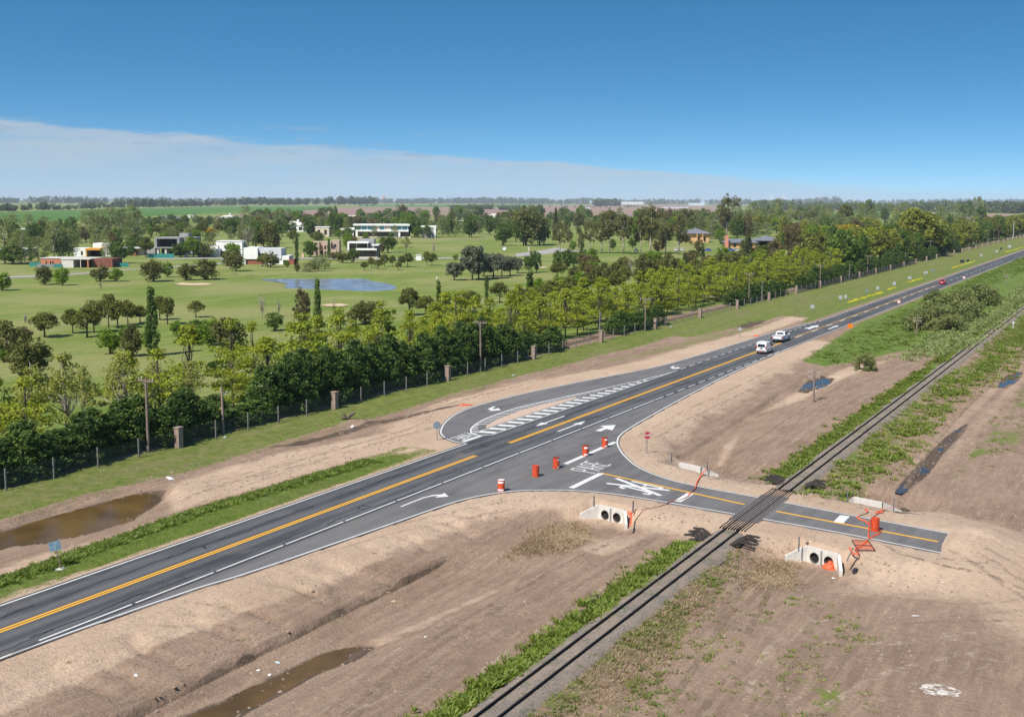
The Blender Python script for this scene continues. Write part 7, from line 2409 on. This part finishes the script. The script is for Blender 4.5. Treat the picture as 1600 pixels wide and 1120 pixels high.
tufts('dry_grass', 'straw among the weeds along the left side of the track', S[keep], T[keep], 0.22, 0.35, 5, 'straw', 347, 0.04)
# left verge: mown grass and a ridge of tall weeds
n = 15000
S = r.uniform(-62, 0, n)
T = r.uniform(4.3, 8.6, n)
keep = fbm(S * 0.4, T * 0.6, 340) > 0.30
tufts('verge_grass', 'mown green grass on the near left verge', S[keep], T[keep], 0.10, 0.2, 5, 'grassl', 341, 0.06)
n = 5200
S = r.uniform(-62, -7, n)
T = np.interp(S, [-62, -48, -28, -7], [6.9, 7.2, 8.6, 7.3]) + r.normal(0, 0.42, n)
tufts('verge_weeds', 'ridge of tall bright weeds along the near left verge', S, T, 0.24 + 0.2 * r.random(n), 0.25, 8, 'grassl', 342, 0.08)
n = 9000
S = r.uniform(-50, 110, n)
T = r.uniform(19.5, 28.5, n)
keep = fbm(S * 0.2, T * 0.4, 343) > 0.42
tufts('verge_grass', 'short rough grass before the wire fence', S[keep], T[keep], 0.13, 0.25, 5, 'grassl', 344, 0.06)
# yellow wild flowers along the far verge
fl = []
for a, b2, m_ in (((1325, 472), (1378, 456), 260), ((1388, 452), (1398, 448), 60), ((1418, 441), (1440, 434), 140), ((1488, 418), (1525, 407), 220), ((1570, 394), (1600, 386), 220)):
    p, q = np.array(ST(*a)), np.array(ST(*b2))
    u = r.random(m_)[:, None]
    fl.append(p + (q - p) * u + r.normal(0, 0.45, (m_, 2)) * [1.5, 0.6])
fl = np.vstack(fl)
LM['flower'] = leafmat('yellow_wild_flowers', (0.30, 0.30, 0.02), (0.62, 0.50, 0.02), 0.2)
fl = fl[::2]
tufts('wild_flowers', 'strips of yellow wild flowers along the far left verge', fl[:, 0], fl[:, 1], 0.35, 0.5, 4, 'flower', 345, 0.16)

# clods on the bare ground
n = 20000
S = np.concatenate([r.uniform(-62, 70, n), r.uniform(-40, 60, n // 3)])
T = np.concatenate([r.uniform(-48, -9, n), r.uniform(9, 21, n // 3)])
keep = (pave_dist(S, T) > 1.5) & (np.abs(T - RT) > 2.2) & (fbm(S * 0.2, T * 0.2, 350) > 0.42)
S, T = S[keep], T[keep]
X, Y = WA(S, T)
zz = terrain(S, T)
sz = 0.02 + 0.13 * r.random(len(S)) ** 4
octv = np.array([(1, 0, 0), (-1, 0, 0), (0, 1, 0), (0, -1, 0), (0, 0, 0.8), (0, 0, -0.5)], float)
octf = np.array([(0, 2, 4), (2, 1, 4), (1, 3, 4), (3, 0, 4)])
v = (np.stack([X, Y, zz], 1)[:, None, :] + octv[None] * sz[:, None, None] * r.uniform(0.6, 1.4, (len(S), 6, 1))).reshape(-1, 3)
f = (octf[None] + 6 * np.arange(len(S))[:, None, None]).reshape(-1, 3)
kind(mesh_obj('soil_clods', v, f, simple('soil_clod', (0.22, 0.16, 0.12), 0.95, 0, 0.3, 0.5)), 'stuff', 'loose clods of earth on the bare ground')


# litter, rubble and spills
M_LIME = bpy.data.materials.new('lime_powder')
M_LIME.use_nodes = True
t = NT(M_LIME.node_tree)
v = world_st(t)
n1 = t.noise(scaled(t, v, 1.0, 0.7), 1.5, 7, 0.75)
b = t.n('ShaderNodeBsdfPrincipled', {'Base Color': (0.56, 0.50, 0.43, 1), 'Roughness': 0.95})
t.n('ShaderNodeOutputMaterial', {'Surface': t.n('ShaderNodeMixShader', {0: t.ramp(n1, 0.44, 0.56), 1: t.n('ShaderNodeBsdfTransparent').outputs[0], 2: b.outputs[0]}).outputs[0]})
def scrap(px, py, w_, d_, h_, mat, label, name='litter', cat='litter'):
    x, y, z = P3(px, py)
    rr = np.random.default_rng(int(px * 7 + py))
    n_ = 9
    vs = [(0, 0, h_)] + [(w_ * (0.6 + 0.5 * rr.random()) * math.cos(2 * math.pi * k / n_), d_ * (0.6 + 0.5 * rr.random()) * math.sin(2 * math.pi * k / n_), 0.01 + h_ * 0.5 * rr.random()) for k in range(n_)]
    fs = [(0, 1 + k, 1 + (k + 1) % n_) for k in range(n_)]
    o = mesh_obj(name, vs, fs, mat)
    o.location = (x, y, z)
    o.rotation_euler = (0, 0, rr.uniform(0, 6))
    return tag(o, label, cat)


M_PLAST = simple('white_plastic', (0.68, 0.68, 0.67), 0.5)
M_BLUEPL = simple('pale_blue_plastic', (0.42, 0.55, 0.60), 0.5)
scrap(266, 748, 0.65, 0.3, 0.18, M_PLAST, 'white plastic sheet at the right end of the muddy pool')
scrap(551, 668, 0.3, 0.25, 0.35, M_PLAST, 'white bag on the rubble heap left of the loop')
scrap(351, 683, 0.25, 0.2, 0.1, M_BLUEPL, 'pale blue scrap at the foot of the rusty lamp post')
scrap(1048, 511, 0.35, 0.25, 0.2, M_BLUEPL, 'pale blue scrap on the verge beside the third pole')
scrap(802, 587, 0.3, 0.2, 0.15, M_BLUEPL, 'turquoise scrap on the grass behind the loop')
scrap(434, 1035, 0.16, 0.12, 0.1, M_BLUEPL, 'bluish scrap lying in the near ditch')
scrap(404, 1046, 0.16, 0.12, 0.08, M_PLAST, 'white scrap in the near ditch, left one of two')
scrap(421, 1054, 0.16, 0.12, 0.08, M_PLAST, 'white scrap in the near ditch, right one of two')
scrap(202, 1115, 0.2, 0.12, 0.08, M_PLAST, 'white scrap at the bottom edge in the wet ditch')
scrap(212, 1050, 0.22, 0.12, 0.06, M_PLAST, 'white scrap on the near embankment')
scrap(614, 939, 0.3, 0.2, 0.03, simple('tan_disc', (0.50, 0.34, 0.22), 0.8), 'tan round lid lying in the near ditch')
scrap(605, 915, 0.32, 0.2, 0.03, simple('rust_disc', (0.30, 0.15, 0.10), 0.8), 'rusty ring lying on the near embankment')
scrap(665, 995, 0.18, 0.12, 0.05, M_CONC, 'pale stone on the brown field')
scrap(114, 858, 0.12, 0.08, 0.05, M_PLAST, 'tiny white scrap right of the leaning sign')
scrap(175, 815, 0.15, 0.1, 0.06, M_PLAST, 'white scrap floating at the pool edge')
scrap(1302, 903, 0.2, 0.12, 0.05, M_PLAST, 'white scrap before the culvert holding netting')
scrap(1473, 906, 0.16, 0.12, 0.06, simple('pinkish_scrap', (0.6, 0.5, 0.47), 0.8), 'pinkish scrap on the sand at the right')
scrap(1431, 962, 0.3, 0.08, 0.04, M_PLAST, 'thin white splinter on the bare ground at the right')
x, y, z = P3(1336, 894)
bk = thing('black_crate', 'small black crate lying right of the culvert holding netting', 'crate', (x, y, z), ROAD_ANG)
MB().box(-0.28, 0.28, -0.14, 0.14, 0, 0.22).build('box', M_TRIM, bk)
MB().box(-0.24, 0.24, -0.10, 0.10, 0.221, 0.25).build('lid', M_BLACKM, bk)
for i_, (px, py, w_, h_) in enumerate(((1466, 1074, 0.85, 0.4),)):
    rr = np.random.default_rng(60 + i_)
    cs, ct = ST(px, py, -0.5)
    aa = np.linspace(0, 2 * math.pi, 70, endpoint=False)
    wob_ = 0.45 + 1.0 * fbm(2.2 * np.cos(aa) + 5, 2.2 * np.sin(aa) + 5, 64 + i_, 4)
    poly = [(cs + w_ * 0.9 * k_ * math.sin(a), ct - w_ * 1.1 * k_ * math.cos(a)) for a, k_ in zip(aa, wob_)]
    o = sheet('lime_spill', poly, max(float(terrain(np.array([p[0]]), np.array([p[1]]))[0]) for p in poly) + 0.012, M_LIME)
    kind(o, 'structure')
# broken roots on the rubble heap
x, y, z = P3(548, 655)
st = thing('uprooted_stump', 'dark uprooted stump on the rubble heap left of the loop', 'stump', (x, y, z), 0.3)
MB().tube([(-0.5, 0, 0.1), (0.1, 0.05, 0.5), (0.5, 0, 0.75)], [0.22, 0.2, 0.12], 8).build('trunk', M_BARK, st)
for k in range(6):
    a = k * 1.05
    MB().tube([(-0.45, 0, 0.15), (-0.8 + 0.2 * math.cos(a), 0.35 * math.sin(a), 0.35 + 0.3 * math.cos(a)), (-1.1, 0.7 * math.sin(a), 0.4 + 0.5 * math.cos(a))], [0.1, 0.06, 0.02], 5).build('root', M_BARK, st)

# ------------------------------------------------------------------ haze
hz = bpy.data.materials.new('pale_haze')
hz.use_nodes = True
t = NT(hz.node_tree)
t.n('ShaderNodeOutputMaterial', {'Volume': t.n('ShaderNodeVolumePrincipled', {'Color': (0.80, 0.88, 1.0), 'Density': 0.000055, 'Anisotropy': 0.0}).outputs[0]})
kind(MB().box(-17500, 17500, -1000, 17500, -4, 125).build('haze', hz), 'stuff', 'pale blue haze over the far plain')
